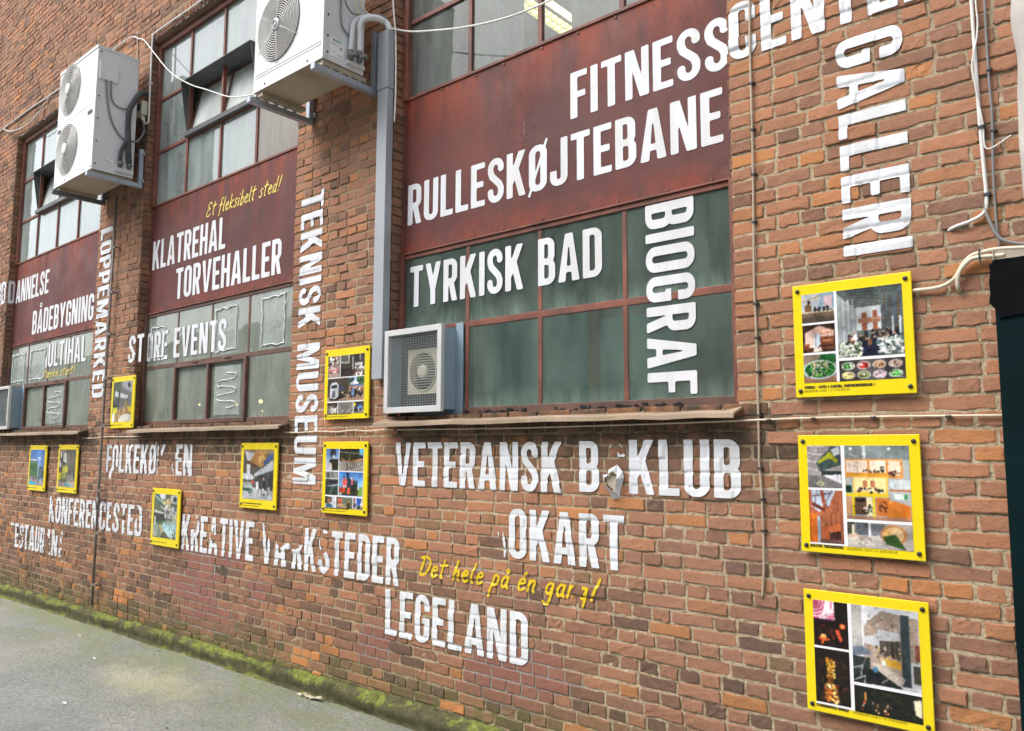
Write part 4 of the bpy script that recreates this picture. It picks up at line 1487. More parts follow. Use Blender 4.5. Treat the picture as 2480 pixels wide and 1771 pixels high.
lettering([W('KONFERENCESTED', -9.925, -7.615, -.835, -.545, cuts=[
    [(-9.80, -.45), (-9.72, -.45), (-9.74, -.68), (-9.82, -.66), (-9.85, -.60)], [(-9.35, -.9), (-9.20, -.9), (-9.22, -.76), (-9.30, -.76)],
    [(-8.05, -.70), (-7.93, -.70), (-7.95, -.60), (-8.0, -.62)], [(-7.79, -.73), (-7.70, -.66), (-7.72, -.56), (-7.80, -.60)]])],
    'worn white lettering KONFERENCESTED low on the brick behind the thin rod', 'vinyl', cell=.008)
lettering([W('RESTAURANT', -11.12, -9.475, -1.195, -.915, cuts=[
    [(-11.2, -1.3), (-10.97, -1.3), (-10.97, -.96), (-11.04, -.93), (-11.2, -.99)], [(-10.82, -1.02), (-10.70, -1.06), (-10.70, -1.14), (-10.78, -1.12)],
    [(-10.02, -.95), (-9.85, -1.02), (-9.83, -1.17), (-9.94, -1.24), (-10.02, -1.24)], [(-9.72, -.90), (-9.52, -.88), (-9.52, -.97), (-9.66, -.98)]])],
    'torn white lettering of the word restaurant, lowest on the brick at far left', 'vinyl', cell=.008)
lettering([W('KREATIVE VÆRKSTEDER', -6.835, -3.950, -.885, -.600 + .02, cuts=[
    [(-6.70, -.70), (-6.60, -.72), (-6.54, -.60), (-6.66, -.56)], [(-6.36, -.68), (-6.24, -.72), (-6.20, -.78), (-6.30, -.81)],
    [(-5.55, -.56), (-5.36, -.55), (-5.37, -.70), (-5.43, -.74), (-5.50, -.66)], [(-5.41, -.56), (-5.00, -.55), (-5.02, -.70), (-5.12, -.76), (-5.20, -.70), (-5.30, -.74), (-5.38, -.70)],
    [(-5.24, -.80), (-5.16, -.76), (-5.13, -.90), (-5.20, -.92)], [(-4.83, -.57), (-4.70, -.60), (-4.68, -.72), (-4.78, -.76), (-4.80, -.68)]])],
    'torn white lettering KREATIVE VÆRKSTEDER low on the brick below two photo boards', 'vinyl', cell=.007)
lettering([W('VETERANSK', -4.006, -2.628, -.238, .042), W('B', -2.512, -2.385, -.225, .045, ), W('KLUB', -2.199, -1.592, -.225, .05)],
          'white lettering VETERANSK B KLUB with a torn gap, under the nearest window', 'vinyl', cell=.006)
lettering([W('OKART', -3.012, -2.232, -.618, -.338)], 'white lettering of the word gokart without its first letter, below the veteran club line', 'vinyl', cell=.006)
lettering([W('LEGELAND', -4.076, -2.868, -1.200, -.912)], 'white lettering LEGELAND low on the brick, nearest to the ground', 'vinyl', cell=.006)


def scrap_sheet(polys, label, y_off=0.0):
    V, Fc = [], []
    for pts in polys:
        b = len(V)
        X = np.arange(min(p[0] for p in pts) - .01, max(p[0] for p in pts) + .01, 0.005)
        Y = np.arange(min(p[1] for p in pts) - .01, max(p[1] for p in pts) + .01, 0.005)
        XX, YY = np.meshgrid(X, Y, indexing='ij')
        F = np.where(inpoly(XX, YY, pts), -0.5, 0.5)
        vs, fs = march(F, X, Y)
        for a_, c_ in vs:
            yy = float(relief(np.array([a_]), np.array([c_]))[0]) - 0.0034 if not y_off else -0.008 - y_off * abs(math.sin((a_ * 21 + c_ * 9)))
            V.append((a_, yy, c_))
        Fc += [tuple(i + b for i in f) for f in fs]
    o = mk('vinyl_scrap', V, Fc, M['vinyl'], None, True)
    tag(o, label, 'vinyl scrap')
    return o


scrap_sheet([[(-2.272, -.011), (-2.251, -.026), (-2.226, -.021), (-2.224, -.039), (-2.271, -.040)], [(-2.262, .035), (-2.256, .036), (-2.236, .008), (-2.240, .007)], [(-2.31, .03), (-2.304, .03), (-2.312, .012), (-2.32, .012)]],
            'small white vinyl remnants on brick just left of the word KLUB')
t = thing('peeling_letter', 'peeled white vinyl letter curling off the brick between B and KLUB', 'vinyl scrap', (-2.29, -0.01, -0.26))
fx = [(-2.356, -.131), (-2.319, -.127), (-2.319, -.104), (-2.264, -.078), (-2.232, -.112), (-2.224, -.143), (-2.250, -.220), (-2.247, -.246), (-2.301, -.259), (-2.284, -.229), (-2.309, -.222), (-2.347, -.192)]
cxx, czz = -2.285, -.160
V = [(cxx, -0.050, czz)] + [(a_, -0.012, c_) for a_, c_ in fx] + [(cxx + (a_ - cxx) * .62, -0.036 - .014 * (k_ % 2), czz + (c_ - czz) * .62) for k_, (a_, c_) in enumerate(fx)]
n_ = len(fx)
Fc = [(1 + i, 1 + (i + 1) % n_, 1 + n_ + (i + 1) % n_, 1 + n_ + i) for i in range(n_)]
mk('curled_vinyl', V, Fc, M['vinyl'], t)
mk('torn_backing', [(cxx + (a_ - cxx) * .60, -.022, czz + (c_ - czz) * .60) for a_, c_ in fx], [tuple(range(n_))], M['scrap'], t)
scrap_sheet([[(-3.100, -.470), (-3.093, -.470), (-3.086, -.505), (-3.092, -.505)], [(-3.062, -.470), (-3.056, -.475), (-3.036, -.53), (-3.034, -.58), (-3.045, -.617), (-3.056, -.617), (-3.050, -.56), (-3.060, -.51)]],
            'thin white vinyl slivers left of the letters OKART')
scrap_sheet([[(-8.32, -.20), (-8.29, -.20), (-8.305, -.25), (-8.30, -.30), (-8.32, -.312), (-8.345, -.29), (-8.335, -.24)]],
            'white vinyl strip dangling below the second letter of FOLKEKØKKEN', 0.02)

# yellow brush script
SC = {
    'E': (.55, [[(.50, .86), (.36, 1.0), (.18, .92), (.14, .74), (.28, .58), (.36, .56), (.16, .48), (.02, .26), (.06, .04), (.24, .0), (.42, .14)]]),
    't': (.36, [[(.22, .95), (.12, .3), (.12, .06), (.20, .0)], [(.02, .64), (.38, .70)]]),
    'f': (.36, [[(.36, .96), (.26, 1.0), (.18, .84), (.10, -.05), (.04, -.2)], [(.04, .52), (.30, .56)]]),
    'l': (.20, [[(.14, 1.0), (.06, .3), (.07, .04), (.14, .0)]]),
    'e': (.36, [[(.06, .30), (.28, .38), (.28, .52), (.18, .56), (.06, .38), (.06, .12), (.16, .0), (.32, .12)]]),
    'k': (.40, [[(.12, 1.0), (.04, .0)], [(.36, .56), (.08, .26), (.34, .0)]]),
    's': (.34, [[(.32, .52), (.20, .56), (.12, .44), (.22, .28), (.24, .1), (.12, .0), (.0, .08)]]),
    'i': (.18, [[(.10, .52), (.05, .1), (.10, .0)], [(.14, .78), (.15, .80)]]),
    'b': (.36, [[(.14, 1.0), (.05, .05), (.18, .0), (.30, .2), (.28, .46), (.16, .50), (.07, .3)]]),
    'd': (.40, [[(.28, .48), (.16, .52), (.04, .28), (.08, .02), (.2, .06), (.30, .3), (.40, 1.0)], [(.33, .5), (.27, .1), (.32, .0)]]),
    '!': (.26, [[(.24, 1.0), (.10, .28)], [(.05, .04), (.06, .05)]]),
    'D': (.58, [[(.20, .98), (.05, .0)], [(.02, .94), (.30, 1.0), (.52, .78), (.48, .36), (.28, .06), (.02, .0)]]),
    'h': (.40, [[(.16, 1.0), (.04, .0)], [(.08, .34), (.24, .54), (.31, .44), (.25, .1), (.32, .0)]]),
    'p': (.38, [[(.12, .54), (-.04, -.52)], [(.08, .42), (.22, .56), (.32, .42), (.26, .14), (.12, .04)]]),
    'å': (.38, [[(.28, .48), (.16, .54), (.04, .30), (.08, .02), (.2, .08), (.30, .4)], [(.31, .52), (.26, .1), (.33, .0)], [(.24, .74), (.18, .82), (.24, .9), (.31, .82), (.24, .74)]]),
    'a': (.38, [[(.28, .48), (.16, .54), (.04, .30), (.08, .02), (.2, .08), (.30, .4)], [(.31, .52), (.26, .1), (.33, .0)]]),
    'é': (.36, [[(.06, .30), (.28, .38), (.28, .52), (.18, .56), (.06, .38), (.06, .12), (.16, .0), (.32, .12)], [(.22, .72), (.34, .88)]]),
    'n': (.40, [[(.08, .54), (.03, .0)], [(.06, .32), (.22, .55), (.30, .44), (.25, .1), (.31, .0)]]),
    'g': (.40, [[(.28, .48), (.16, .54), (.04, .30), (.08, .04), (.2, .1), (.30, .44)], [(.31, .52), (.22, -.3), (.10, -.46), (-.04, -.36)]]),
    'æ': (.60, [[(.28, .48), (.16, .54), (.04, .30), (.08, .02), (.2, .08), (.30, .4)], [(.31, .50), (.28, .2)], [(.30, .30), (.50, .38), (.50, .52), (.40, .56), (.30, .38), (.30, .12), (.40, .0), (.56, .12)]]),
    'o': (.36, [[(.18, .54), (.04, .34), (.06, .06), (.18, .0), (.30, .2), (.28, .46), (.18, .54)]]),
    'r': (.32, [[(.08, .54), (.03, .0)], [(.06, .30), (.18, .52), (.30, .52)]]),
    'j': (.2, [[(.12, .54), (.02, -.4), (-.1, -.46)]]),
    ' ': (.26, []),
}


def script(text, u0, u1, z0, hgt, y, label, mat, slant=0.22, thick=0.105, cell=0.0055, cuts=None):
    nat = sum(SC[c][0] + .06 for c in text)
    kx = (u1 - u0) / nat
    X = np.arange(u0 - .06, u1 + .10, cell)
    Y = np.arange(z0 - hgt * 0.65, z0 + hgt * 1.2, cell)
    F = np.full((len(X), len(Y)), 1.0)
    cur = 0
    for c in text:
        w_, strokes = SC[c]
        for st in strokes:
            pts = [(u0 + (cur + a_) * kx + slant * b_ * hgt, z0 + b_ * hgt) for a_, b_ in st]
            if len(pts) > 2:
                pts = [(p[0], p[1]) for p in smooth_path([(a_, b_, 0) for a_, b_ in pts], 5)]
            xs_ = [p[0] for p in pts]
            i0, i1 = np.searchsorted(X, min(xs_) - .03), np.searchsorted(X, max(xs_) + .03)
            XX, YY = np.meshgrid(X[i0:i1], Y, indexing='ij')
            th = thick * hgt * (1 + 0.35 * (vnoise(XX * 14, YY * 14, 5) - .5))
            F[i0:i1] = np.minimum(F[i0:i1], d_poly(XX, YY, pts, 0) - th / 2)
        cur += w_ + .06
    F = apply_cuts(F, X, Y, cuts, 90)
    vs, fs = march(F, X, Y)
    pts = np.array(vs)
    yy = relief(pts[:, 0], pts[:, 1]) - 0.003 if y is None else np.full(len(pts), y)
    o = mk('script_lettering', np.stack([pts[:, 0], yy, pts[:, 1]], -1), fs, M[mat], None, True)
    tag(o, label, 'lettering')


script('Et fleksibelt sted!', -6.85, -5.625, 2.150, .125, PY_, 'yellow handwritten lettering Et fleksibelt sted on the middle red panel', 'yellow_pale', thick=.10)
script('Det hele på én gang!', -3.765, -2.395, -.79, .115, None, 'yellow handwritten lettering Det hele på én gang on the brick above LEGELAND', 'yellow_paint', thick=.135, cell=.005, cuts=[[(-2.56, -.86), (-2.50, -.86), (-2.50, -.70), (-2.545, -.70)]])
script('at tænke stort!', -10.88, -9.71, .855, .105, GY_, 'faint yellow handwritten lettering under MULTIHAL on the farthest lower window', 'yellow_pale', thick=.11, cuts=[[(-11, .7), (-10.70, .7), (-10.72, 1.0), (-11, 1.0)]])


# ------------------------------------------------------------------ photo boards
def lin(c):
    c = np.asarray(c, float) / 255.0
    return np.where(c <= 0.04045, c / 12.92, ((c + 0.055) / 1.055) ** 2.4)


class Pic:
    """small procedural picture; x right, y down, 0..1"""

    def __init__(s, w_, h_, base, seed=0):
        s.w, s.h = w_, h_
        s.X, s.Y = np.meshgrid(np.linspace(0, 1, w_), np.linspace(0, 1, h_), indexing='ij')
        s.a = np.zeros((w_, h_, 3)) + np.array(base, float)
        s.r = np.random.default_rng(seed)

    def put(s, mk_, c, al=1.0):
        s.a[mk_] = s.a[mk_] * (1 - al) + np.array(c, float) * al
        return s

    def rect(s, x0, y0, x1, y1, c, al=1.0):
        return s.put((s.X >= x0) & (s.X <= x1) & (s.Y >= y0) & (s.Y <= y1), c, al)

    def ell(s, x, y, rx, ry, c, al=1.0):
        return s.put(((s.X - x) / rx) ** 2 + ((s.Y - y) / ry) ** 2 < 1, c, al)

    def poly(s, pts, c, al=1.0):
        return s.put(inpoly(s.X, s.Y, pts), c, al)

    def line(s, p, q, t, c, al=1.0):
        return s.put(d_poly(s.X, s.Y, [p, q], t) < 0, c, al)

    def ring(s, x, y, rx, ry, t, c):
        return s.put(np.abs(np.hypot((s.X - x) / rx, (s.Y - y) / ry) - 1) < t, c)

    def vgrad(s, y0, y1, c0, c1):
        m_ = (s.Y >= y0) & (s.Y <= y1)
        t_ = ((s.Y - y0) / (y1 - y0))[m_][:, None]
        s.a[m_] = np.array(c0, float) * (1 - t_) + np.array(c1, float) * t_
        return s

    def dots(s, n_, x0, y0, x1, y1, r0, r1, cols, al=1.0):
        for _ in range(n_):
            c = cols[s.r.integers(len(cols))]
            s.ell(s.r.uniform(x0, x1), s.r.uniform(y0, y1), s.r.uniform(r0, r1), s.r.uniform(r0, r1) * s.w / s.h, c, al)
        return s

    def people(s, n_, x0, y0, x1, y1, sz):
        for _ in range(n_):
            x, y = s.r.uniform(x0, x1), s.r.uniform(y0, y1)
            c = [(20, 22, 30), (30, 35, 55), (225, 225, 230), (60, 50, 45), (90, 70, 60), (25, 30, 40)][s.r.integers(6)]
            k_ = sz * (0.7 + 0.6 * (y - y0) / max(1e-3, y1 - y0))
            s.ell(x, y + k_ * 1.1, k_ * .8, k_ * 1.2, c)
            s.ell(x, y - k_ * .2, k_ * .36, k_ * .42, [(190, 140, 110), (60, 40, 30), (200, 150, 120)][s.r.integers(3)])
        return s

    def noise(s, amp=16):
        for _ in range(170):
            x, y = s.r.random(), s.r.random()
            i, j = int(x * (s.w - 1)), int(y * (s.h - 1))
            s.ell(x, y, s.r.uniform(.005, .03), s.r.uniform(.005, .03), np.clip(s.a[i, j] * s.r.uniform(.55, 1.5) + s.r.normal(0, 8, 3), 0, 255), s.r.uniform(.2, .55))
        for _ in range(25):
            x, y, a_ = s.r.random(), s.r.random(), s.r.uniform(0, 3.14)
            l_ = s.r.uniform(.04, .2)
            i, j = int(x * (s.w - 1)), int(y * (s.h - 1))
            s.line((x, y), (x + l_ * math.cos(a_), y + l_ * math.sin(a_)), s.r.uniform(.006, .014), np.clip(s.a[i, j] * s.r.choice([.5, 1.6]), 0, 255), .5)
        b_ = s.a.copy()
        b_[1:-1, 1:-1] = (s.a[1:-1, 1:-1] * 2 + s.a[:-2, 1:-1] + s.a[2:, 1:-1] + s.a[1:-1, :-2] + s.a[1:-1, 2:]) / 6
        s.a = b_
        lg = (vnoise(s.X * 3 + s.r.random() * 30, s.Y * 3 + s.r.random() * 30, 33)[..., None] - .5) * .35
        s.a *= 1 + lg
        n1 = vnoise(s.X * 14 + s.r.random() * 40, s.Y * 14 + s.r.random() * 40, 31)[..., None] - .5
        s.a += n1 * amp * 1.5 + s.r.normal(0, amp * .35, s.a.shape[:2])[..., None]
        s.a = np.clip(s.a, 0, 255)
        return s


def p_counter(w_, h_):
    p = Pic(w_, h_, (214, 220, 226), 1)
    p.rect(.55, 0, 1, .55, (150, 185, 205)).rect(.70, .1, .95, .5, (235, 200, 205)).rect(0, .12, .6, .2, (225, 220, 205))
    p.line((0.05, .25), (.6, .08), .03, (200, 170, 110))
    p.rect(0, .62, 1, 1, (112, 92, 74)).rect(0, .60, 1, .66, (220, 205, 180)).rect(0, .8, 1, 1, (84, 72, 60))
    p.poly([(.10, .62), (.10, .40), (.22, .32), (.30, .42), (.32, .62)], (130, 95, 60)).ell(.23, .28, .05, .06, (40, 30, 25))
    for x in (.42, .55, .68, .8):
        p.ell(x, .55, .05, .09, (30, 45, 55))
    return p.dots(30, .3, .54, .95, .61, .01, .03, [(60, 60, 60), (200, 190, 170), (110, 60, 50)]).noise()


def p_barn(w_, h_):
    p = Pic(w_, h_, (52, 34, 26), 2)
    p.poly([(.08, .28), (.5, .05), (.96, .25), (.96, .8), (.08, .85)], (205, 165, 145))
    p.poly([(.08, .28), (.45, .2), (.45, .85), (.08, .85)], (215, 185, 170)).rect(.36, .32, .56, .82, (190, 205, 220))
    for x in (.4, .48, .55):
        p.line((x, .3), (x, .82), .012, (120, 80, 60))
    p.rect(.56, .45, .96, .9, (120, 66, 44)).rect(.60, .55, .92, .65, (190, 120, 80)).rect(.5, .75, .95, .82, (70, 36, 26))
    p.line((.55, .35), (.9, .3), .02, (130, 60, 40))
    p.rect(0, .88, 1, 1, (70, 44, 34)).rect(.04, .66, .2, .92, (130, 70, 50))
    return p.poly([(.36, .85), (.56, .82), (.62, 1), (.3, 1)], (225, 210, 200)).noise(20)


def p_salad(w_, h_):
    p = Pic(w_, h_, (150, 140, 138), 3)
    p.rect(0, 0, .6, .3, (140, 122, 108)).ell(.75, .18, .28, .22, (30, 90, 40)).rect(0, .8, 1, 1, (165, 120, 90))
    p.ell(.5, .55, .52, .34, (205, 222, 226)).ell(.5, .54, .47, .29, (40, 120, 50))
    p.dots(140, .12, .34, .9, .78, .015, .05, [(30, 110, 40), (60, 160, 60), (20, 60, 40), (120, 180, 80), (200, 190, 150), (30, 40, 60)])
    p.dots(50, .3, .25, .75, .5, .012, .03, [(220, 200, 170), (190, 150, 110), (240, 235, 220)])
    return p.noise(14)


def p_hall(w_, h_):
    p = Pic(w_, h_, (96, 104, 100), 4)
    p.vgrad(0, .3, (74, 84, 82), (110, 118, 112))
    for k_ in range(9):
        y = .02 + k_ * .035
        p.line((0, y * 1.2), (1, y), .008, (60, 66, 62))
    p.poly([(0, .05), (.30, .30), (.30, .75), (0, .8)], (150, 158, 160)).poly([(1, 0), (.68, .3), (.68, .7), (1, .8)], (80, 92, 96))
    p.rect(.30, .28, .68, .62, (205, 210, 214)).rect(.38, .36, .46, .62, (150, 88, 62)).rect(.55, .34, .62, .62, (158, 92, 64)).rect(.32, .44, .66, .52, (170, 120, 96))
    for x, t_ in ((.08, .025), (.17, .02), (.24, .015), (.72, .02), (.80, .028), (.92, .045)):
        p.rect(x, .15, x + t_, .8, (88, 76, 66) if x > .5 else (190, 194, 196))
    for x in (.86, .97):
        p.rect(x - .03, .45, x, .7, (210, 220, 225))
    p.people(75, .12, .60, .95, .80, .035)
    p.poly([(.3, .78), (.55, .78), (.75, 1), (.15, 1)], (24, 30, 48)).dots(90, .02, .80, .36, 1, .012, .035, [(225, 225, 205), (150, 165, 140), (200, 205, 195), (70, 90, 60)])
    p.dots(90, .62, .74, .98, .97, .012, .035, [(215, 220, 215), (160, 175, 165), (90, 110, 110), (235, 235, 230)])
    p.poly([(.42, .98), (.42, .84), (.5, .76), (.58, .86), (.60, 1)], (24, 28, 50)).ell(.49, .80, .035, .04, (120, 80, 55))
    return p.noise(20)


def p_plates(w_, h_):
    p = Pic(w_, h_, (58, 54, 52), 5)
    p.rect(.3, 0, .7, 1, (92, 88, 86))
    cs = [(70, 140, 70), (190, 50, 50), (205, 140, 90), (190, 150, 130), (225, 205, 120), (120, 140, 60), (215, 170, 200), (90, 170, 90)]
    for k_ in range(8):
        x, y = .14 + .24 * (k_ % 4), .28 + .46 * (k_ // 4)
        p.ell(x, y, .105, .19, (215, 210, 205)).ell(x, y, .085, .155, cs[k_])
        p.dots(14, x - .06, y - .1, x + .06, y + .1, .01, .028, [tuple(min(255, c * 1.25) for c in cs[k_]), tuple(c * .6 for c in cs[k_]), (235, 225, 210)])
    return p.noise(10)


def p_loft(w_, h_):
    p = Pic(w_, h_, (165, 158, 155), 6)
    for k_ in range(10):
        p.line((0, k_ * .06), (.55, .02 + k_ * .07), .012, [(230, 228, 225), (120, 100, 95), (90, 90, 95)][k_ % 3])
    p.poly([(.25, .42), (.72, .02), (1, .05), (1, .45), (.35, .62)], (70, 88, 88)).poly([(.32, .38), (.68, .14), (.90, .34), (.88, .42), (.66, .30), (.32, .44)], (190, 190, 40))
    p.poly([(.7, .1), (.95, .02), (.98, .2), (.8, .25)], (220, 225, 228)).rect(.40, .48, .45, .74, (60, 55, 60)).rect(.45, .60, 1, .72, (40, 50, 50))
    p.rect(0, .72, 1, 1, (118, 116, 116)).poly([(.45, .70), (1, .68), (1, .90), (.7, .80)], (220, 220, 226))
    p.poly([(.22, .90), (.36, .84), (.50, .90), (.40, .97)], (196, 200, 140)).poly([(.29, .90), (.37, .87), (.43, .90), (.38, .94)], (118, 116, 116))
    return p.noise(16)


def p_timber(w_, h_):
    p = Pic(w_, h_, (170, 98, 66), 7)
    p.poly([(.1, 0), (.8, 0), (.6, .3), (.3, .42), (.1, .32)], (196, 206, 222))
    for a_, b_ in (((.25, 0), (.15, .35)), ((.4, 0), (.55, .35)), ((.1, .12), (.7, .05)), ((.7, 0), (.45, .3))):
        p.line(a_, b_, .02, (80, 64, 80))
    p.poly([(.08, .22), (.5, .36), (.48, .42), (.1, .30)], (96, 46, 34)).poly([(.35, 0), (.45, 0), (.52, .36), (.42, .36)], (160, 80, 50))
    for k_ in range(7):
        p.line((.5 + k_ * .07, .42 - k_ * .04), (.5 + k_ * .075, .78), .008, (120, 62, 42))
    p.rect(0, .45, .24, 1, (214, 110, 36)).rect(.24, .50, .32, 1, (150, 176, 200)).rect(.02, .45, .06, 1, (170, 80, 30))
    p.poly([(.40, .72), (.9, .62), (.95, 1), (.36, 1)], (205, 110, 64)).poly([(.58, .80), (.92, .76), (.92, .98), (.6, .98)], (70, 40, 34))
    return p.rect(.3, .93, 1, 1, (120, 84, 72)).noise(16)


def p_shelves(w_, h_):
    p = Pic(w_, h_, (172, 176, 174), 8)
    p.rect(0, 0, 1, .19, (128, 138, 138)).poly([(.28, 0), (.33, 0), (.33, .19), (.30, .19)], (200, 202, 200)).ell(.1, .04, .02, .02, (255, 255, 240)).ell(.7, .04, .02, .02, (255, 255, 240))
    p.rect(0, .18, .90, .44, (216, 142, 66)).rect(.02, .20, .36, .37, (250, 228, 204)).rect(.40, .20, .64, .37, (250, 228, 204)).rect(.68, .20, .86, .40, (236, 206, 180))
    p.ring(.17, .31, .035, .03, .25, (214, 180, 160)).rect(.56, .28, .62, .35, (70, 60, 56)).rect(.58, .30, .60, .32, (245, 225, 205))
    p.dots(14, .25, .33, .6, .38, .01, .025, [(40, 34, 34), (60, 40, 36)]).dots(10, .70, .34, .86, .40, .012, .03, [(90, 50, 40), (60, 40, 36)])
    p.rect(.0, .37, .66, .42, (222, 150, 50)).rect(.12, .42, .66, .66, (236, 190, 84)).rect(.15, .44, .63, .62, (250, 226, 160)).rect(.28, .48, .35, .56, (190, 120, 80)).rect(.39, .48, .46, .56, (176, 110, 76))
    p.dots(22, .2, .57, .6, .64, .012, .028, [(60, 46, 40), (90, 60, 50), (40, 60, 40), (235, 225, 215)]).rect(.0, .54, .10, .64, (30, 60, 34))
    p.rect(0, .655, .66, .69, (226, 196, 30)).rect(.10, .66, .135, .96, (226, 200, 20)).rect(.42, .66, .455, .98, (226, 200, 20))
    p.rect(.0, .70, .10, .95, (206, 160, 120)).rect(.14, .70, .32, .94, (110, 76, 56)).rect(.15, .71, .30, .77, (40, 30, 30)).rect(.32, .70, .41, .95, (240, 226, 180))
    p.dots(20, .14, .8, .4, .92, .012, .03, [(40, 34, 34), (220, 210, 200), (60, 70, 50)])
    p.rect(.46, .70, .68, .95, (206, 120, 56)).dots(10, .48, .72, .66, .92, .015, .03, [(120, 60, 40), (90, 50, 40)]).poly([(.66, .74), (.76, .74), (1, .80), (1, .98), (.64, .97)], (220, 124, 42))
    p.rect(.70, .46, 1, .62, (196, 206, 206)).rect(.70, .58, 1, .61, (180, 110, 80)).rect(.76, .64, .94, .71, (220, 236, 228)).rect(.90, .64, .95, .71, (40, 140, 90))
    return p.rect(0, .955, 1, 1, (176, 130, 104)).noise(12)


def p_lounge(w_, h_):
    p = Pic(w_, h_, (168, 158, 150), 9)
    p.rect(0, 0, .12, .5, (70, 66, 60)).rect(.08, .1, .11, .5, (230, 220, 190)).rect(.14, 0, .34, .5, (84, 90, 96)).rect(.36, .05, .58, .55, (110, 112, 120)).rect(.34, 0, .37, .6, (230, 230, 235))
    p.ell(.72, .42, .20, .38, (190, 130, 80)).ell(.72, .42, .15, .29, (225, 190, 140)).rect(.58, .2, .68, .5, (214, 170, 96)).poly([(.55, .5), (.75, .4), (.9, 1), (.6, .8)], (48, 76, 34))
    p.rect(0, .62, .55, 1, (190, 182, 174)).poly([(.32, .5), (.5, .48), (.54, .68), (.36, .64)], (205, 195, 188)).poly([(.04, .48), (.14, .45), (.18, .6), (.05, .66)], (200, 170, 150))
    return p.dots(20, .15, .6, .4, .9, .01, .04, [(214, 206, 196), (150, 140, 130)]).noise(14)


def p_screen(w_, h_):
    p = Pic(w_, h_, (30, 14, 12), 10)
    p.rect(0, 0, .62, .40, (206, 84, 120))
    for k_ in range(5):
        p.ring(.05, .05, .14 + .1 * k_, .10 + .07 * k_, .06, (240, 215, 226))
        p.ring(.55, .45, .08 + .07 * k_, .05 + .05 * k_, .08, (240, 215, 226))
    p.poly([(.35, .0), (.45, 0), (.55, .3), (.3, .22)], (240, 225, 232)).rect(0, .40, .62, .46, (60, 24, 60))
    p.rect(.62, 0, 1, 1, (22, 14, 12)).rect(0, .44, 1, 1, (26, 12, 10))
    p.ell(.84, .52, .09, .06, (190, 80, 30)).ell(.84, .52, .045, .03, (245, 160, 90))
    p.dots(40, .05, .46, .6, .95, .02, .07, [(50, 20, 14), (90, 34, 20), (30, 14, 12)]).ell(.28, .80, .09, .07, (250, 190, 110)).dots(10, .16, .82, .45, .95, .02, .05, [(230, 110, 40), (200, 70, 30)])
    return p.poly([(.62, .62), (.72, .60), (.84, .82), (.76, .88)], (206, 84, 48)).noise(12)


def p_candles(w_, h_):
    p = Pic(w_, h_, (26, 18, 12), 11)
    p.dots(60, .1, .2, .9, 1, .03, .10, [(40, 24, 14), (60, 32, 18), (30, 20, 12), (80, 44, 26)], .7)
    p.dots(90, .34, .18, .56, .52, .015, .045, [(200, 130, 30), (240, 190, 60), (170, 100, 20), (255, 220, 120)])
    p.dots(30, .36, .5, .52, .64, .012, .03, [(200, 120, 30), (150, 80, 20)]).dots(80, .28, .64, .66, .98, .02, .05, [(230, 150, 50), (255, 210, 110), (180, 96, 30), (120, 60, 24)])
    return p.ell(.40, .68, .05, .04, (255, 235, 180)).ell(.62, .94, .05, .035, (255, 220, 160)).noise(14)


def p_gable(w_, h_):
    p = Pic(w_, h_, (228, 228, 232), 12)
    p.rect(0, 0, .16, .55, (176, 174, 170)).poly([(.18, .26), (.46, .04), (1, .10), (1, .95), (.18, .8)], (168, 150, 138))
    p.dots(90, .2, .1, .9, .55, .01, .035, [(186, 150, 130), (150, 134, 124), (196, 176, 160), (140, 110, 100)])
    p.poly([(.18, .40), (.40, .34), (.40, .28), (.72, .30), (.72, .40), (.44, .42), (.42, .52), (.18, .48)], (206, 206, 212))
    p.poly([(.42, .42), (.72, .40), (.72, .64), (.42, .6)], (84, 76, 66)).dots(40, .24, .5, .72, .68, .01, .02, [(230, 180, 90), (60, 46, 36), (200, 180, 150)])
    for x in (.52, .60, .66):
        p.rect(x, .42, x + .015, .6, (40, 36, 34))
    p.poly([(.46, .64), (.72, .66), (.72, .76), (.48, .72)], (206, 156, 50)).rect(.74, .06, .86, .96, (52, 66, 70)).rect(.94, .42, 1, .62, (130, 66, 54)).rect(.86, .64, 1, .95, (205, 208, 212)).rect(.90, .68, 1, .9, (64, 60, 50))
    p.poly([(0, .55), (.16, .52), (.30, .62), (0, .66)], (104, 116, 134)).rect(0, .66, .26, 1, (44, 54, 50)).poly([(.28, .72), (.40, .72), (.78, .86), (.72, .97), (.40, .82)], (204, 190, 176))
    p.poly([(.20, .80), (.36, .80), (.72, .98), (.72, 1), (0, 1), (0, .94)], (26, 32, 32)).ell(.34, .80, .04, .04, (70, 120, 150)).ell(.47, .70, .03, .04, (220, 230, 220))
    for a_, b_ in (((0, .82), (.14, .78)), ((0, .98), (.18, .9)), ((.14, .76), (.12, .9)), ((.18, .9), (.17, 1))):
        p.line(a_, b_, .02, (150, 156, 160))
    return p.noise(16)


def p_night(w_, h_):
    p = Pic(w_, h_, (22, 26, 18), 13)
    p.dots(40, 0, .1, 1, 1, .03, .1, [(28, 34, 22), (18, 20, 16), (40, 40, 26)], .6).poly([(.88, .2), (1, .12), (1, .8), (.9, .7)], (226, 214, 180))
    return p.rect(.16, .22, .18, .5, (230, 160, 90)).dots(16, .05, .5, .6, .95, .01, .025, [(240, 150, 80), (190, 90, 60), (250, 210, 160), (140, 110, 120)]).noise(10)


def p_food(w_, h_):
    p = Pic(w_, h_, (150, 130, 120), 14)
    p.rect(0, 0, .5, .45, (50, 42, 40)).dots(40, .1, .05, .9, .95, .03, .1, [(235, 235, 238), (150, 90, 80), (205, 170, 160), (80, 40, 36), (230, 225, 215), (90, 80, 90)])
    return p.rect(0, .62, .8, .7, (190, 110, 100)).noise(14)


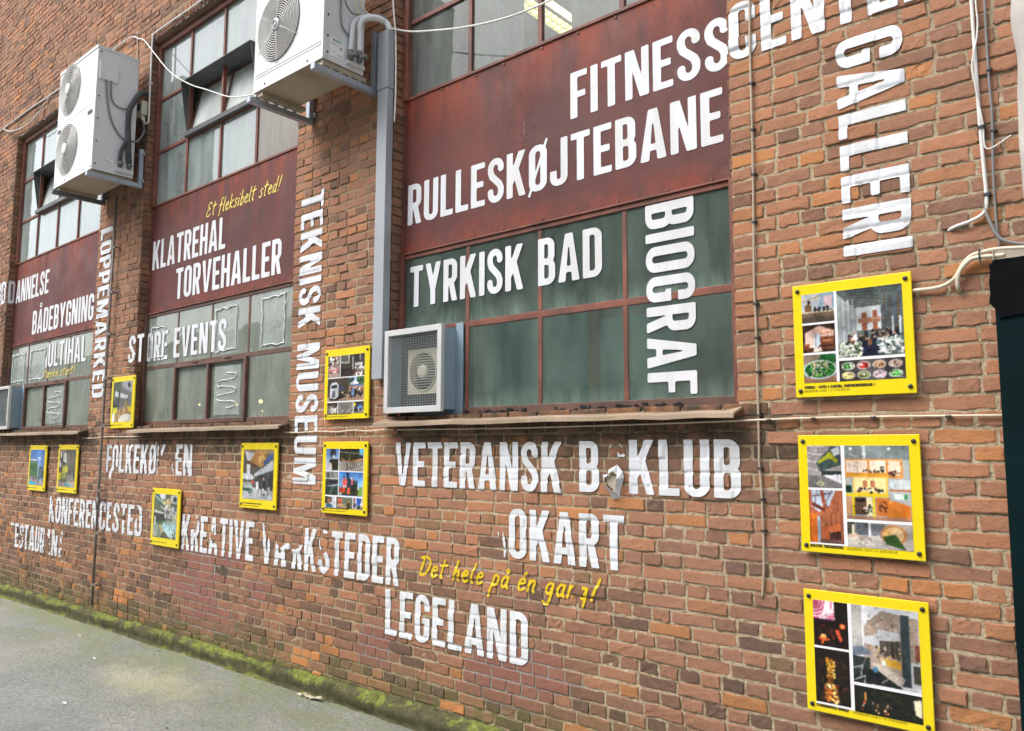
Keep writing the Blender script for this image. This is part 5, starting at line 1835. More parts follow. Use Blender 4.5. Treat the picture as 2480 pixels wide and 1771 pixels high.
def p_kitchen(w_, h_):
    p = Pic(w_, h_, (74, 66, 58), 15)
    p.rect(0, 0, .35, .35, (96, 98, 92)).rect(.34, 0, .37, .4, (220, 222, 224)).poly([(0, .3), (.35, .33), (.3, .4), (0, .36)], (190, 192, 186)).rect(0, .6, .6, 1, (56, 46, 40))
    p.rect(.5, .1, .54, .7, (210, 205, 200)).ell(.66, .2, .12, .16, (60, 52, 50)).rect(.6, .4, .92, .52, (226, 226, 230)).rect(.8, 0, .84, .3, (160, 160, 165))
    return p.dots(40, .6, .5, 1, 1, .02, .05, [(225, 220, 216), (50, 44, 44), (120, 80, 60), (240, 238, 236)]).noise(16)


def p_van(w_, h_):
    p = Pic(w_, h_, (70, 62, 54), 16)
    for k_ in range(14):
        p.rect(k_ / 14, 0, k_ / 14 + .02, .7, (60, 52, 44))
    p.poly([(0, .8), (1, .72), (1, 1), (0, 1)], (172, 146, 122)).poly([(.1, .8), (.7, .72), (.95, .8), (.4, .98), (.1, .95)], (44, 38, 34))
    p.poly([(.12, .86), (.14, .28), (.22, .18), (.44, .18), (.52, .28), (.52, .80), (.36, .9)], (206, 208, 214)).poly([(.17, .30), (.46, .27), (.47, .42), (.17, .45)], (50, 52, 56))
    p.poly([(.2, .52), (.4, .50), (.38, .84), (.2, .86)], (150, 152, 160)).poly([(.26, .55), (.34, .55), (.36, .84), (.22, .84)], (100, 100, 106))
    return p.ell(.64, .46, .07, .12, (64, 74, 110)).ell(.72, .64, .04, .05, (225, 215, 160)).noise(14)


def p_fair(w_, h_):
    p = Pic(w_, h_, (176, 140, 116), 17)
    p.rect(0, 0, 1, .32, (170, 200, 226)).dots(20, 0, .1, .3, .3, .05, .12, [(50, 74, 70), (70, 96, 80)]).dots(30, .6, 0, 1, .32, .05, .12, [(60, 90, 60), (90, 120, 60), (40, 70, 80)])
    p.poly([(0, .30), (.35, .14), (.70, .28), (.3, .33)], (232, 232, 234)).rect(.2, .33, .9, .40, (80, 110, 160))
    p.people(24, .05, .42, .95, .7, .07)
    return p.poly([(.15, .8), (.2, .5), (.36, .5), (.38, .82)], (120, 150, 190)).rect(.55, .72, .9, .76, (60, 50, 46)).noise(16)


def p_yard(w_, h_):
    p = Pic(w_, h_, (140, 128, 118), 18)
    p.rect(0, 0, 1, .3, (70, 62, 56)).people(14, .05, .25, .95, .6, .1).rect(.3, .5, .9, .95, (225, 224, 220)).rect(0, .55, .2, 1, (100, 110, 120))
    return p.dots(20, .1, .5, 1, 1, .02, .06, [(70, 100, 150), (230, 228, 226), (150, 140, 60), (60, 60, 66)]).noise(16)


def p_track(w_, h_):
    p = Pic(w_, h_, (136, 130, 124), 19)
    for rx in (.46, .36):
        p.put((np.abs(np.hypot((p.X - .5) / rx, (p.Y - .40) / (rx * .95)) - 1) < .045) & (p.Y > .3), (216, 214, 210))
    return p.line((.05, .4), (.1, .1), .02, (200, 198, 194)).line((.95, .4), (.9, .1), .02, (200, 198, 194)).ell(.3, .75, .03, .03, (225, 223, 220)).noise(8)


def p_blue(w_, h_):
    p = Pic(w_, h_, (130, 126, 122), 20)
    p.rect(0, 0, 1, .35, (60, 62, 60)).ell(.12, .25, .12, .12, (226, 206, 40)).people(12, .1, .3, .9, .6, .1)
    return p.poly([(.42, .35), (.8, .3), (.85, .65), (.5, .72)], (92, 128, 196)).dots(20, 0, .6, 1, 1, .03, .07, [(220, 220, 222), (60, 56, 56), (150, 150, 154)]).noise(16)


def p_guard(w_, h_):
    p = Pic(w_, h_, (130, 164, 204), 21)
    p.vgrad(0, 1, (90, 130, 190), (190, 205, 220)).ell(.56, .2, .24, .24, (56, 60, 72)).poly([(.5, .3), (.72, .3), (.7, .45), (.5, .44)], (196, 206, 214))
    return p.poly([(.24, .56), (.5, .46), (1, .48), (1, 1), (.3, 1)], (48, 46, 30)).poly([(0, .6), (.3, .6), (.46, .8), (.4, 1), (0, 1)], (176, 168, 190)).poly([(.3, .66), (.46, .66), (.5, .96), (.36, .98)], (226, 214, 186)).noise(12)


def p_boiler(w_, h_):
    p = Pic(w_, h_, (52, 54, 34), 22)
    p.poly([(.85, 0), (1, 0), (1, .3), (.85, .26)], (90, 176, 216)).rect(0, 0, .85, .06, (34, 36, 26)).line((0, .14), (.95, .22), .03, (160, 160, 164)).rect(.85, .3, 1, .45, (40, 60, 66))
    p.rect(0, .56, 1, 1, (176, 168, 156)).poly([(.05, .38), (.3, .54), (.55, .52), (1, .42), (1, .5), (.45, .62), (.12, .52)], (190, 130, 90))
    for k_ in range(7):
        p.line((.45 + .08 * k_, .62 - .015 * k_), (.52 + .08 * k_, .92 - .03 * k_), .03, (50, 44, 38))
    return p.line((.32, .64), (.36, .85), .04, (46, 40, 36)).line((.28, .96), (.5, .82), .03, (46, 40, 36)).line((.45, .25), (.42, .5), .02, (210, 190, 110)).noise(16)


def p_tender(w_, h_):
    p = Pic(w_, h_, (60, 66, 62), 23)
    p.rect(0, 0, 1, .28, (130, 130, 124)).rect(.15, .05, .26, .28, (40, 44, 40)).rect(.5, 0, .62, .3, (86, 104, 96)).rect(0, .28, 1, .33, (206, 208, 206)).poly([(.1, .62), (1, .5), (1, .60), (.1, .68)], (160, 168, 190))
    p.rect(0, .62, 1, 1, (44, 64, 54)).rect(.3, .4, .9, .5, (46, 44, 48)).line((.56, .6), (.3, .98), .02, (170, 180, 150)).line((.66, .6), (.42, .98), .015, (170, 180, 150))
    return p.noise(16)


def p_loco(w_, h_):
    p = Pic(w_, h_, (96, 150, 220), 24)
    p.vgrad(0, .6, (70, 132, 216), (150, 190, 226)).rect(0, .62, .2, 1, (170, 184, 190)).poly([(.8, .72), (1, .55), (1, 1), (.7, 1)], (124, 164, 70))
    p.rect(.34, .06, .42, .3, (26, 40, 66)).rect(.32, .03, .44, .08, (20, 30, 46)).rect(.34, .24, .62, .66, (46, 58, 66)).rect(.62, .34, .78, .72, (40, 52, 50)).rect(.66, .38, .74, .5, (70, 84, 92))
    p.rect(.14, .64, .80, .98, (58, 58, 40)).rect(.02, .66, .28, .88, (206, 74, 48)).rect(.36, .66, .48, .92, (220, 96, 70)).rect(.10, .68, .16, .8, (120, 50, 36))
    p.poly([(.16, .62), (.18, .30), (.26, .24), (.34, .30), (.36, .56), (.30, .60)], (222, 96, 96)).rect(.2, .56, .24, .66, (230, 230, 230)).rect(.29, .56, .33, .66, (230, 230, 230)).ell(.22, .22, .03, .04, (36, 30, 30))
    p.rect(.53, .28, .60, .54, (226, 120, 130)).poly([(.5, .26), (.56, .16), (.58, .3), (.52, .32)], (226, 230, 240)).ell(.55, .17, .02, .03, (60, 46, 40))
    return p.ell(.82, .66, .04, .07, (232, 232, 226)).rect(.80, .72, .85, .86, (90, 90, 60)).noise(14)


def p_boy(w_, h_):
    p = Pic(w_, h_, (212, 214, 226), 25)
    p.rect(0, 0, .3, .7, (60, 64, 56)).ell(.42, .30, .24, .30, (86, 70, 46)).ell(.40, .42, .16, .2, (170, 126, 100)).poly([(.1, .75), (.4, .62), (.7, .75), (.72, 1), (.1, 1)], (44, 90, 104))
    return p.line((.7, .45), (.98, .75), .02, (150, 150, 170)).noise(12)


def p_sit(w_, h_):
    p = Pic(w_, h_, (110, 122, 104), 26)
    p.poly([(.06, .6), (.1, .15), (.24, .06), (.34, .16), (.36, .6)], (190, 80, 56)).rect(.08, .24, .34, .29, (235, 220, 190)).poly([(.02, .66), (.4, .62), (.46, .72), (.1, .84)], (216, 164, 140))
    p.ell(.74, .4, .08, .14, (216, 150, 100)).poly([(.64, .7), (.7, .5), (.84, .5), (.88, .96), (.66, .96)], (70, 56, 40)).poly([(.2, .84), (.6, .74), (.66, .95), (.2, .98)], (176, 140, 100))
    return p.line((.36, .2), (.30, .7), .03, (226, 120, 80)).noise(14)


def p_suit(w_, h_):
    p = Pic(w_, h_, (206, 206, 222), 27)
    p.rect(0, 0, .18, 1, (150, 90, 80)).poly([(.36, 0), (.68, 0), (.74, .5), (.62, .8), (.4, .6)], (46, 92, 196)).poly([(.7, 0), (.84, .1), (.78, .5), (.68, .5)], (34, 44, 66)).rect(0, .5, .34, .8, (92, 80, 110))
    return p.poly([(.42, .75), (.7, .62), (1, .8), (1, 1), (.4, 1)], (54, 74, 46)).ell(.84, .76, .1, .14, (214, 160, 120)).noise(14)


def p_bike(w_, h_):
    p = Pic(w_, h_, (96, 92, 84), 28)
    p.rect(0, 0, 1, .08, (150, 128, 96)).poly([(.05, .04), (.4, .08), (.24, .24), (.14, .24)], (214, 214, 218)).poly([(.4, .05), (.75, .02), (.76, .26), (.6, .36), (.2, .26)], (176, 128, 74)).poly([(.52, .14), (.66, .12), (.72, .2), (.5, .28)], (200, 168, 104))
    p.poly([(.15, .24), (.48, .32), (.42, .36), (.2, .32)], (96, 66, 46)).poly([(.66, .26), (.96, .08), (1, .14), (.72, .30)], (60, 88, 150)).rect(.12, .30, .24, .5, (226, 226, 230))
    p.poly([(.36, .52), (1, .20), (1, .40), (.44, .58)], (160, 166, 172))
    for k_ in range(4):
        p.line((.38, .50 + k_ * .02), (1, .22 + .05 * k_), .012, (220, 224, 228))
    p.poly([(.40, .55), (1, .40), (1, .86), (.42, .76)], (64, 68, 66)).poly([(0, .48), (.3, .50), (.38, .58), (.3, .62), (0, .60)], (206, 214, 222))
    p.rect(0, .82, 1, 1, (176, 180, 184)).poly([(.3, .76), (1, .84), (1, 1), (0, 1), (0, .86)], (180, 184, 190)).poly([(0, .66), (.26, .66), (.34, .74), (.32, .86), (0, .84)], (150, 162, 160)).rect(0, .78, .22, .84, (60, 84, 80))
    p.ell(.26, .84, .07, .055, (40, 60, 54)).ell(.26, .84, .045, .036, (110, 140, 120)).ell(.34, .66, .06, .03, (206, 90, 90)).poly([(.44, .66), (.52, .64), (.54, .80), (.46, .80)], (222, 224, 226))
    p.ring(.74, .88, .105, .085, .07, (40, 40, 44)).rect(.66, .64, .74, .78, (46, 44, 48)).ell(.69, .59, .028, .024, (206, 160, 140)).rect(.66, .78, .72, .84, (216, 206, 200)).ell(.72, .90, .03, .03, (60, 60, 64))
    return p.poly([(.82, .76), (.9, .74), (.92, .84), (.84, .84)], (176, 176, 178)).noise(18)


def p_skate(w_, h_):
    p = Pic(w_, h_, (96, 104, 84), 29)
    p.poly([(0, .05), (.3, 0), (.5, .25), (.2, .25)], (70, 96, 100)).poly([(.2, 0), (.5, 0), (.5, .1), (.36, .14)], (206, 212, 220)).poly([(.34, .18), (.74, .06), (.8, .2), (.52, .26)], (190, 170, 130)).poly([(.7, .02), (1, 0), (1, .2), (.82, .2)], (206, 210, 222)).ell(.9, .1, .08, .06, (70, 80, 72))
    p.line((.02, .04), (.5, .24), .025, (216, 210, 160)).line((.3, .28), (.55, .38), .03, (190, 206, 220)).poly([(0, .36), (.55, .44), (.55, .48), (0, .42)], (206, 208, 210)).rect(0, .44, .5, .64, (62, 62, 54)).rect(.5, .26, .56, .54, (226, 218, 206)).rect(.58, .26, 1, .56, (160, 164, 172))
    p.dots(40, .56, .26, 1, .56, .02, .06, [(206, 210, 214), (110, 110, 120), (190, 190, 150)]).poly([(0, .68), (.6, .58), (1, .55), (1, 1), (0, 1)], (150, 166, 150)).poly([(.1, .66), (.8, .56), (.5, .70), (.26, .72)], (70, 110, 66))
    p.ell(.76, .78, .42, .18, (166, 200, 206)).put((np.abs(np.hypot((p.X - .92) / .62, (p.Y - .66) / .34) - 1) < .05) & (p.Y > .7) & (p.X < .85), (226, 176, 96)).rect(0, .80, .2, .98, (170, 176, 160))
    p.dots(50, .55, .58, .9, .68, .008, .02, [(70, 80, 70), (210, 206, 190), (120, 130, 120)]).dots(26, .75, .8, 1, .98, .01, .03, [(36, 44, 40), (220, 226, 226), (70, 110, 80)]).rect(.05, .52, .1, .70, (225, 228, 226))
    return p.poly([(.36, .94), (.5, .84), (.76, 1), (.36, 1)], (84, 84, 60)).noise(18)


def p_cinemabar(w_, h_):
    p = Pic(w_, h_, (120, 122, 120), 30)
    p.poly([(0, 0), (.4, 0), (.4, .3), (0, .5)], (96, 108, 86)).poly([(.45, 0), (1, 0), (1, .3), (.5, .14)], (166, 170, 176)).ell(.84, .1, .08, .06, (60, 64, 60)).poly([(.1, .22), (.3, .26), (.3, .38), (.08, .36)], (226, 230, 236)).poly([(.4, .28), (.8, .36), (.78, .44), (.4, .40)], (232, 236, 242))
    p.rect(.3, .2, .36, .75, (70, 74, 66)).rect(0, .40, .3, .56, (92, 100, 92)).rect(0, .56, .32, .64, (70, 76, 66)).rect(.02, .64, .26, .8, (206, 200, 60)).rect(.78, .62, 1, .8, (230, 206, 40)).poly([(.3, .7), (.8, .66), (1, .85), (1, 1), (0, 1)], (166, 134, 90))
    p.ell(.75, .98, .4, .17, (226, 218, 206)).rect(.0, .84, .13, 1, (230, 230, 234)).ell(.07, .84, .06, .05, (230, 230, 234)).ell(.62, .68, .06, .10, (206, 170, 130)).rect(.6, .5, .8, .64, (150, 140, 90))
    return p.line((.42, .62), (.36, .9), .02, (226, 214, 170)).noise(16)


def p_tower(w_, h_):
    p = Pic(w_, h_, (104, 148, 214), 31)
    p.vgrad(0, .5, (84, 130, 206), (130, 166, 222)).ell(.66, .24, .10, .035, (206, 220, 236)).ell(.66, .24, .04, .015, (150, 180, 220)).rect(0, .27, .48, .31, (226, 230, 240)).rect(0, .31, .5, .36, (64, 84, 104)).rect(0, .35, .52, .37, (190, 200, 210))
    p.rect(0, .37, .58, .78, (74, 112, 70)).dots(30, 0, .4, .56, .76, .03, .09, [(84, 124, 76), (62, 100, 66)]).rect(.56, .37, .64, .84, (150, 186, 200)).rect(.64, .50, .92, .82, (92, 116, 130)).rect(.70, .48, .88, .52, (30, 44, 70)).rect(.90, .58, 1, .80, (60, 66, 92))
    p.rect(0, .74, .6, .84, (110, 116, 104)).rect(0, .84, 1, 1, (176, 168, 172)).poly([(0, .87), (.46, .93), (.5, 1), (0, .98)], (64, 196, 222)).poly([(.06, .90), (.34, .93), (.3, .95), (.1, .92)], (40, 110, 120))
    return p.dots(40, .1, .80, 1, .90, .012, .035, [(206, 120, 110), (226, 226, 226), (60, 70, 80), (110, 170, 200)]).noise(12)


def p_gym(w_, h_):
    p = Pic(w_, h_, (114, 108, 90), 32)
    p.rect(.6, 0, 1, .8, (108, 100, 90)).rect(.74, .1, .90, .75, (120, 114, 104)).poly([(.24, .1), (.5, .1), (.52, .45), (.26, .4)], (190, 190, 186)).ell(.12, .14, .05, .09, (232, 232, 232)).ell(.08, .38, .10, .09, (206, 210, 220))
    p.poly([(.02, .22), (.1, .26), (.56, .42), (.56, .46), (.1, .34)], (74, 76, 56)).rect(.14, .08, .19, .8, (50, 56, 54)).rect(.46, .06, .50, .66, (74, 82, 74)).poly([(.22, .46), (.54, .42), (.54, .60), (.2, .66)], (196, 190, 70)).rect(0, .62, .18, .82, (206, 196, 30)).poly([(.22, .66), (.46, .62), (.4, .86), (.2, .82)], (160, 160, 80))
    p.rect(0, .86, 1, 1, (166, 150, 146)).poly([(.4, .86), (.6, .86), (.95, 1), (.4, 1)], (92, 130, 136)).line((.56, .88), (.9, 1), .025, (190, 206, 210)).poly([(.1, .80), (.5, .76), (.56, .86), (.2, .88)], (92, 92, 60)).poly([(.85, .86), (1, .82), (1, .98), (.9, .96)], (190, 160, 150))
    for x in (.52, .62, .7):
        p.line((x, .70), (x, .88), .02, (196, 200, 206))
    p.ring(.84, .74, .04, .06, .3, (216, 220, 224))
    return p.noise(16)


def board(u0, z1, cells, label, caption=None, size=(0.49, 0.50), res=0.0035):
    """u0,z1: top-left corner; cells: (x0,y0,x1,y1,painter) in board fractions, y down"""
    wd, ht = size
    t = thing('photo_board', label, 'photo board', (u0 + wd / 2, -0.02, z1 - ht), 'yellow photo boards screwed to the wall')
    yb, yf_ = -0.018, -0.030
    b = MB()
    b.box(u0, u0 + wd, yf_, yb, z1 - ht, z1)
    b.build('board', M['board'], t, bevel=0.0018)
    px0, py0 = min(c[0] for c in cells), min(c[1] for c in cells)
    px1, py1 = max(c[2] for c in cells), max(c[3] for c in cells)
    b = MB()
    b.box(u0 + px0 * wd, u0 + px1 * wd, yf_ - .0008, yf_, z1 - py1 * ht, z1 - py0 * ht)
    b.build('print_sheet', M['sheet'], t)
    for x0, y0, x1, y1, fn in cells:
        w_, h_ = int((x1 - x0) * wd / res) + 2, int((y1 - y0) * ht / res) + 2
        p = fn(w_, h_)
        XX = u0 + (x0 + (x1 - x0) * p.X) * wd
        ZZ = z1 - (y0 + (y1 - y0) * p.Y) * ht
        V_ = np.stack([XX, np.full(XX.shape, yf_ - .0014), ZZ], -1).reshape(-1, 3)
        ii = np.arange(w_ * h_).reshape(w_, h_)
        Q_ = np.stack([ii[:-1, 1:], ii[1:, 1:], ii[1:, :-1], ii[:-1, :-1]], -1).reshape(-1, 4)
        o_ = mkq('photo', V_, Q_, M['photo'], t, False)
        a_ = o_.data.color_attributes.new('pc', 'FLOAT_COLOR', 'POINT')
        cc = np.concatenate([lin(p.a) * 0.86, np.ones((w_, h_, 1))], -1)
        a_.data.foreach_set('color', cc.astype(np.float32).ravel())
    for x_ in (0.045, 0.955):
        for y_ in (0.055, 0.945):
            b = MB()
            xx, zz = u0 + x_ * wd, z1 - y_ * ht
            b.tube([(xx, 0.004, zz), (xx, yf_ - .004, zz), (xx, yf_ - .008, zz)], [.0095, .0095, .006], 12)
            b.build('bolt', M['bolt'], t, True)
    if caption:
        for rows, mt in caption:
            V, Fc = [], []
            for (txt, cx0, cx1, cy, ch, wt) in rows:
                ua, ub = u0 + cx0 * wd, u0 + cx1 * wd
                za = z1 - cy * ht
                X = np.arange(ua - .002, ub + .003, 0.0011)
                Y = np.arange(za - .003, za + ch + .005, 0.0011)
                if isinstance(txt, str):
                    F = text_field(txt, ua, ub, za, za + ch, X, Y, .13, wt)
                    vs, fs = march(F, X, Y)
                else:
                    vs, fs = [], []
                    rr = random.Random(int(abs(u0) * 100))
                    x_ = ua
                    while x_ < ub:
                        e_ = min(ub, x_ + rr.uniform(.008, .03))
                        k_ = len(vs)
                        vs += [(x_, za), (e_, za), (e_, za + ch * rr.uniform(.7, 1)), (x_, za + ch * rr.uniform(.7, 1))]
                        fs.append((k_, k_ + 1, k_ + 2, k_ + 3))
                        x_ = e_ + .004
                k_ = len(V)
                V += [(a_, yf_ - .0012, c_) for a_, c_ in vs]
                Fc += [tuple(i + k_ for i in f) for f in fs]
            mk('caption', V, Fc, M[mt], t)
    return t


L, Rr = .08, .925
board(-1.312, .731, [(L, .09, .365, .345, p_counter), (L, .365, .365, .61, p_barn), (L, .63, .365, .875, p_salad), (.39, .09, Rr, .675, p_hall), (.39, .70, Rr, .875, p_plates)],
      'square yellow photo board with dining hall and salad pictures, topmost of the right hand column',
      [([('FOODHAL - CAFÉS & KANTINA, KONFERENCEMIDDAGE /', .08, .68, .925, .011, .05)], 'caption'), ([('MOODBOARD SAMLET AF O2DESIGN.DK', .08, .47, .957, .011, -.02)], 'caption_thin')], res=.003)
board(-1.311, .065, [(L, .09, .37, .45, p_loft), (L, .47, .37, .915, p_timber), (.40, .09, .915, .70, p_shelves), (.40, .725, .915, .93, p_lounge)],
      'square yellow photo board with orange office pictures, middle of the right hand column',
      [([('KREATIVE VIRKSOMHEDER', .08, .36, .955, .011, .05)], 'caption'), ([('/ MOODBOARD SAMLET AF O2DESIGN.DK', .37, .79, .958, .011, -.02)], 'caption_thin')], res=.003)
board(-1.310, -.594, [(L, .08, .37, .455, p_screen), (L, .475, .37, .915, p_candles), (.40, .08, .92, .70, p_gable), (.40, .725, .92, .935, p_night)],
      'square yellow photo board with dark candlelight pictures, lowest of the right hand column',
      [([('STEMNINGSFULD BIOGRAF', .08, .35, .955, .011, .05)], 'caption'), ([('/ MOODBOARD SAMLET AF O2DESIGN.DK', .365, .80, .958, .011, -.02)], 'caption_thin')], res=.003)
CAPT = [([(1, .07, .62, .935, .010, 0)], 'caption'), ([(1, .07, .56, .968, .007, 0)], 'caption_thin')]
CAP1 = [([(1, .06, .58, .945, .008, 0)], 'caption_thin')]
board(-4.77, .715, [(.08, .10, .355, .405, p_food), (.37, .10, .90, .405, p_kitchen), (.08, .42, .565, .745, p_van), (.565, .42, .90, .745, p_fair), (.08, .765, .32, .925, p_yard), (.335, .765, .665, .925, p_track), (.68, .765, .90, .925, p_blue)],
      'yellow photo board with a grey van picture, hanging beside the grey duct', CAPT, (.505, .505), .004)
board(-4.766, .051, [(.08, .10, .37, .405, p_guard), (.385, .10, .91, .405, p_boiler), (.08, .42, .37, .745, p_tender), (.385, .42, .91, .745, p_loco), (.08, .765, .325, .92, p_boy), (.34, .765, .70, .92, p_sit), (.715, .765, .92, .92, p_suit)],
      'yellow photo board with a steam locomotive picture, under the van board', CAPT, (.505, .505), .004)
board(-5.863, .045, [(.08, .10, .91, .86, p_bike)], 'yellow photo board with a penny farthing rider picture, left of the vertical museum lettering', CAPT, (.52, .515), .005)
board(-7.370, -.365, [(.08, .10, .91, .86, p_skate)], 'yellow photo board with a skate bowl picture, left of KREATIVE lettering', CAP1, (.53, .515), .006)
board(-8.38, .721, [(.08, .10, .90, .88, p_cinemabar)], 'yellow photo board with an interior picture, left of the middle lower window', CAP1, (.522, .52), .006)
board(-10.582, .031, [(.08, .10, .90, .88, p_tower)], 'yellow photo board with a blue sky picture, farthest left under the window', CAP1, (.545, .528), .007)
board(-9.688, .036, [(.08, .10, .91, .88, p_gym)], 'yellow photo board with a grey and yellow hall picture, second from far left', CAP1, (.545, .525), .007)


# ------------------------------------------------------------------ air conditioners
def grille(t, c, r, hubr, nrings, rings_r=0.0028, spokes=6, hub='grille', blade=True, y=-0.5):
    cx_, cz_ = c
    # recess with blades, then the wire grille
    b = MB()
    b.tube([(cx_, y + .055, cz_), (cx_, y + .054, cz_)], [r * .99, r * .99], 40)
    rec = b.build('fan_recess', M['fan_dark'], t)
    g = MB()
    for k_ in range(nrings):
        rr = hubr + (r - hubr) * (k_ + 1) / nrings
        g.torus((cx_, y - .010 - .010 * (1 - (rr / r) ** 2), cz_), rr, rings_r, n=44, k=5)
    for k_ in range(spokes):
        a_ = 2 * math.pi * k_ / spokes + .5
        g.tube([(cx_ + hubr * .8 * math.cos(a_), y - .022, cz_ + hubr * .8 * math.sin(a_)), (cx_ + (r + .03) * math.cos(a_), y - .006, cz_ + (r + .03) * math.sin(a_))], .0035, 6)
    gr = g.build('fan_grille', M['grille'], t, True)
    h_ = MB()
    h_.tube([(cx_, y - .015, cz_), (cx_, y - .030, cz_), (cx_, y - .034, cz_)], [hubr, hubr * .97, hubr * .8], 28)
    h_.build('hub_cap', M['ac'], gr, True)
    if blade:
        f_ = MB()
        for k_ in range(3):
            a_ = 2 * math.pi * k_ / 3 + .9
            vs, nn = [], 8
            for q_ in range(nn + 1):
                s_ = q_ / nn
                rr = hubr * .8 + (r * .94 - hubr * .8) * s_
                for dd, yy in ((-.50 + .1 * s_, .045), (.42 + .15 * s_, .012)):
                    vs.append((cx_ + rr * math.cos(a_ + dd), y + yy, cz_ + rr * math.sin(a_ + dd)))
            f_.add(vs, [(2 * q_, 2 * q_ + 2, 2 * q_ + 3, 2 * q_ + 1) for q_ in range(nn)])
        f_.build('fan_blade', M['fan_blade'], t, True)


def holed_front(x0, x1, z0, z1, y, holes, n_=40):
    """flat front with round openings, as quads between circle and box"""
    b = MB()
    zs = sorted([z0, z1] + [v for (cx_, cz_, r) in holes for v in (cz_ - r * 1.04, cz_ + r * 1.04)])
    for (za, zb) in zip(zs[:-1], zs[1:]):
        mid_ = (za + zb) / 2
        hole = [h_ for h_ in holes if abs(h_[1] - mid_) < h_[2]]
        if not hole:
            if zb - za > 1e-4:
                b.add([(x0, y, za), (x1, y, za), (x1, y, zb), (x0, y, zb)], [(0, 1, 2, 3)])
            continue
        cx_, cz_, r = hole[0]
        vs, fs = [], []
        for k_ in range(n_):
            a_ = 2 * math.pi * k_ / n_
            co_, si = math.cos(a_), math.sin(a_)
            vs.append((cx_ + r * co_, y, cz_ + r * si))
            tx = ((x1 - cx_) if co_ > 0 else (x0 - cx_)) / co_ if abs(co_) > 1e-6 else 1e9
            tz_ = ((zb - cz_) if si > 0 else (za - cz_)) / si if abs(si) > 1e-6 else 1e9
            tt = min(tx, tz_)
            vs.append((cx_ + tt * co_, y, cz_ + tt * si))
            vs.append((cx_ + r * co_, y + .055, cz_ + r * si))
        for k_ in range(n_):
            k2 = (k_ + 1) % n_
            fs.append((3 * k_, 3 * k_ + 1, 3 * k2 + 1, 3 * k2))
            fs.append((3 * k_ + 2, 3 * k_, 3 * k2, 3 * k2 + 2))
        for (px_, pz_) in ((x0, za), (x1, za), (x1, zb), (x0, zb)):   # corners
            ang = math.atan2(pz_ - cz_, px_ - cx_) % (2 * math.pi)
            k_ = int(ang / (2 * math.pi / n_))
            k2 = (k_ + 1) % n_
            vs.append((px_, y, pz_))
            fs.append((3 * k_ + 1, len(vs) - 1, 3 * k2 + 1))
        b.add(vs, fs)
    return b


def bracket(t, x, yw, ytip, zarm, zup, mt='steel', w_=0.042):
    b = MB()
    b.box(x - w_ / 2, x + w_ / 2, ytip, yw - .004, zarm - w_ / 2, zarm + w_ / 2)
    br_ = b.build('bracket', M[mt], t, bevel=0.004)
    b = MB()
    b.box(x - w_ / 2 - .001, x + w_ / 2 + .001, yw - .045, yw - .004, zarm + w_ / 2, zup)
    for zz in (zarm + .05, zup - .05):
        b.cyl((x + w_ / 2 + .016, yw - .02, zz), (x + w_ / 2 + .016, yw - .006, zz), .012, 8)
        b.box(x + w_ / 2, x + w_ / 2 + .03, yw - .012, yw - .004, zz - .018, zz + .018)
    b.build('upright', M[mt], br_, bevel=0.003)


# unit A: tall, two fans, between the middle and farthest bays
ax0, ax1, ay0, ay1, az0, az1 = -8.925, -7.965, -0.515, -0.115, 2.715, 3.975
t = thing('air_conditioner', 'tall white outdoor air conditioner with two fans, between two upper windows', 'air conditioner', (-8.44, -0.3, az0), 'air conditioners on the wall')
fans = [(-8.635, 3.72, .264), (-8.622, 3.072, .262)]
b = holed_front(ax0, ax1, az0, az1, ay0, fans)
b.build('front_panel', M['ac'], t)
b = MB()
b.add([(ax0, ay0, az0), (ax1, ay0, az0), (ax1, ay1, az0), (ax0, ay1, az0), (ax0, ay0, az1), (ax1, ay0, az1), (ax1, ay1, az1), (ax0, ay1, az1)],
      [(4, 5, 6, 7), (1, 2, 6, 5), (2, 3, 7, 6), (3, 0, 4, 7)])
b.cur = 1
b.add([(ax0, ay0, az0), (ax1, ay0, az0), (ax1, ay1, az0), (ax0, ay1, az0)], [(0, 3, 2, 1)])
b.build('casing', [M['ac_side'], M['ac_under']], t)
b = MB()
b.box(ax0 - .006, ax1 + .006, ay0 - .006, ay1 + .006, az1 - .018, az1 + .006)
b.box(ax1 + .001, ax1 + .004, ay0 - .001, ay0 + .022, az0, az1 - .02)
b.box(ax0 + .004, ax1 - .03, ay0 - .002, ay0 - .0005, 3.392, 3.400)
b.build('trim', M['ac'], t, bevel=.002)
b = MB()
for q_ in range(6):
    b.cyl((ax1, ay0 + .03, az0 + .06 + q_ * .23), (ax1 + .008, ay0 + .03, az0 + .06 + q_ * .23), .007, 8)
for xx in (ax0 + .04, ax0 + .3, ax1 - .2, ax1 - .03):
    b.cyl((xx, ay0, az0 + .03), (xx, ay0 - .004, az0 + .03), .007, 8)
b.build('screw', M['fan_dark'], t)
b = MB()
b.box(ax1 - .16, ax1 - .06, ay0 - .004, ay0 - .0005, 3.30, 3.335)
b.build('hand_grip', M['fan_dark'], t)
b = MB()
b.box(ax0 + .03, ax0 + .10, ay0 - .004, ay0 - .0005, 3.30, 3.335)
b.build('hand_grip', M['fan_dark'], t)
for cx_, cz_, r in fans:
    grille(t, (cx_, cz_), r, .062, 10, .0042, 0, y=ay0)
b = MB()
b.box(ax1 + .0005, ax1 + .02, -.497, -.315, 3.64, 3.83)
sc_ = b.build('service_cover', M['ac_side'], t, bevel=.006)
b = MB()
b.box(ax1 + .0205, ax1 + .022, -.44, -.36, 3.69, 3.72)
b.build('sticker', M['sticker'], sc_)
b = MB()
b.box(ax1 + .0005, ax1 + .0015, -.414, -.316, 2.79, 2.855)
st_ = b.build('rating_plate', M['sticker'], t)
b = MB()
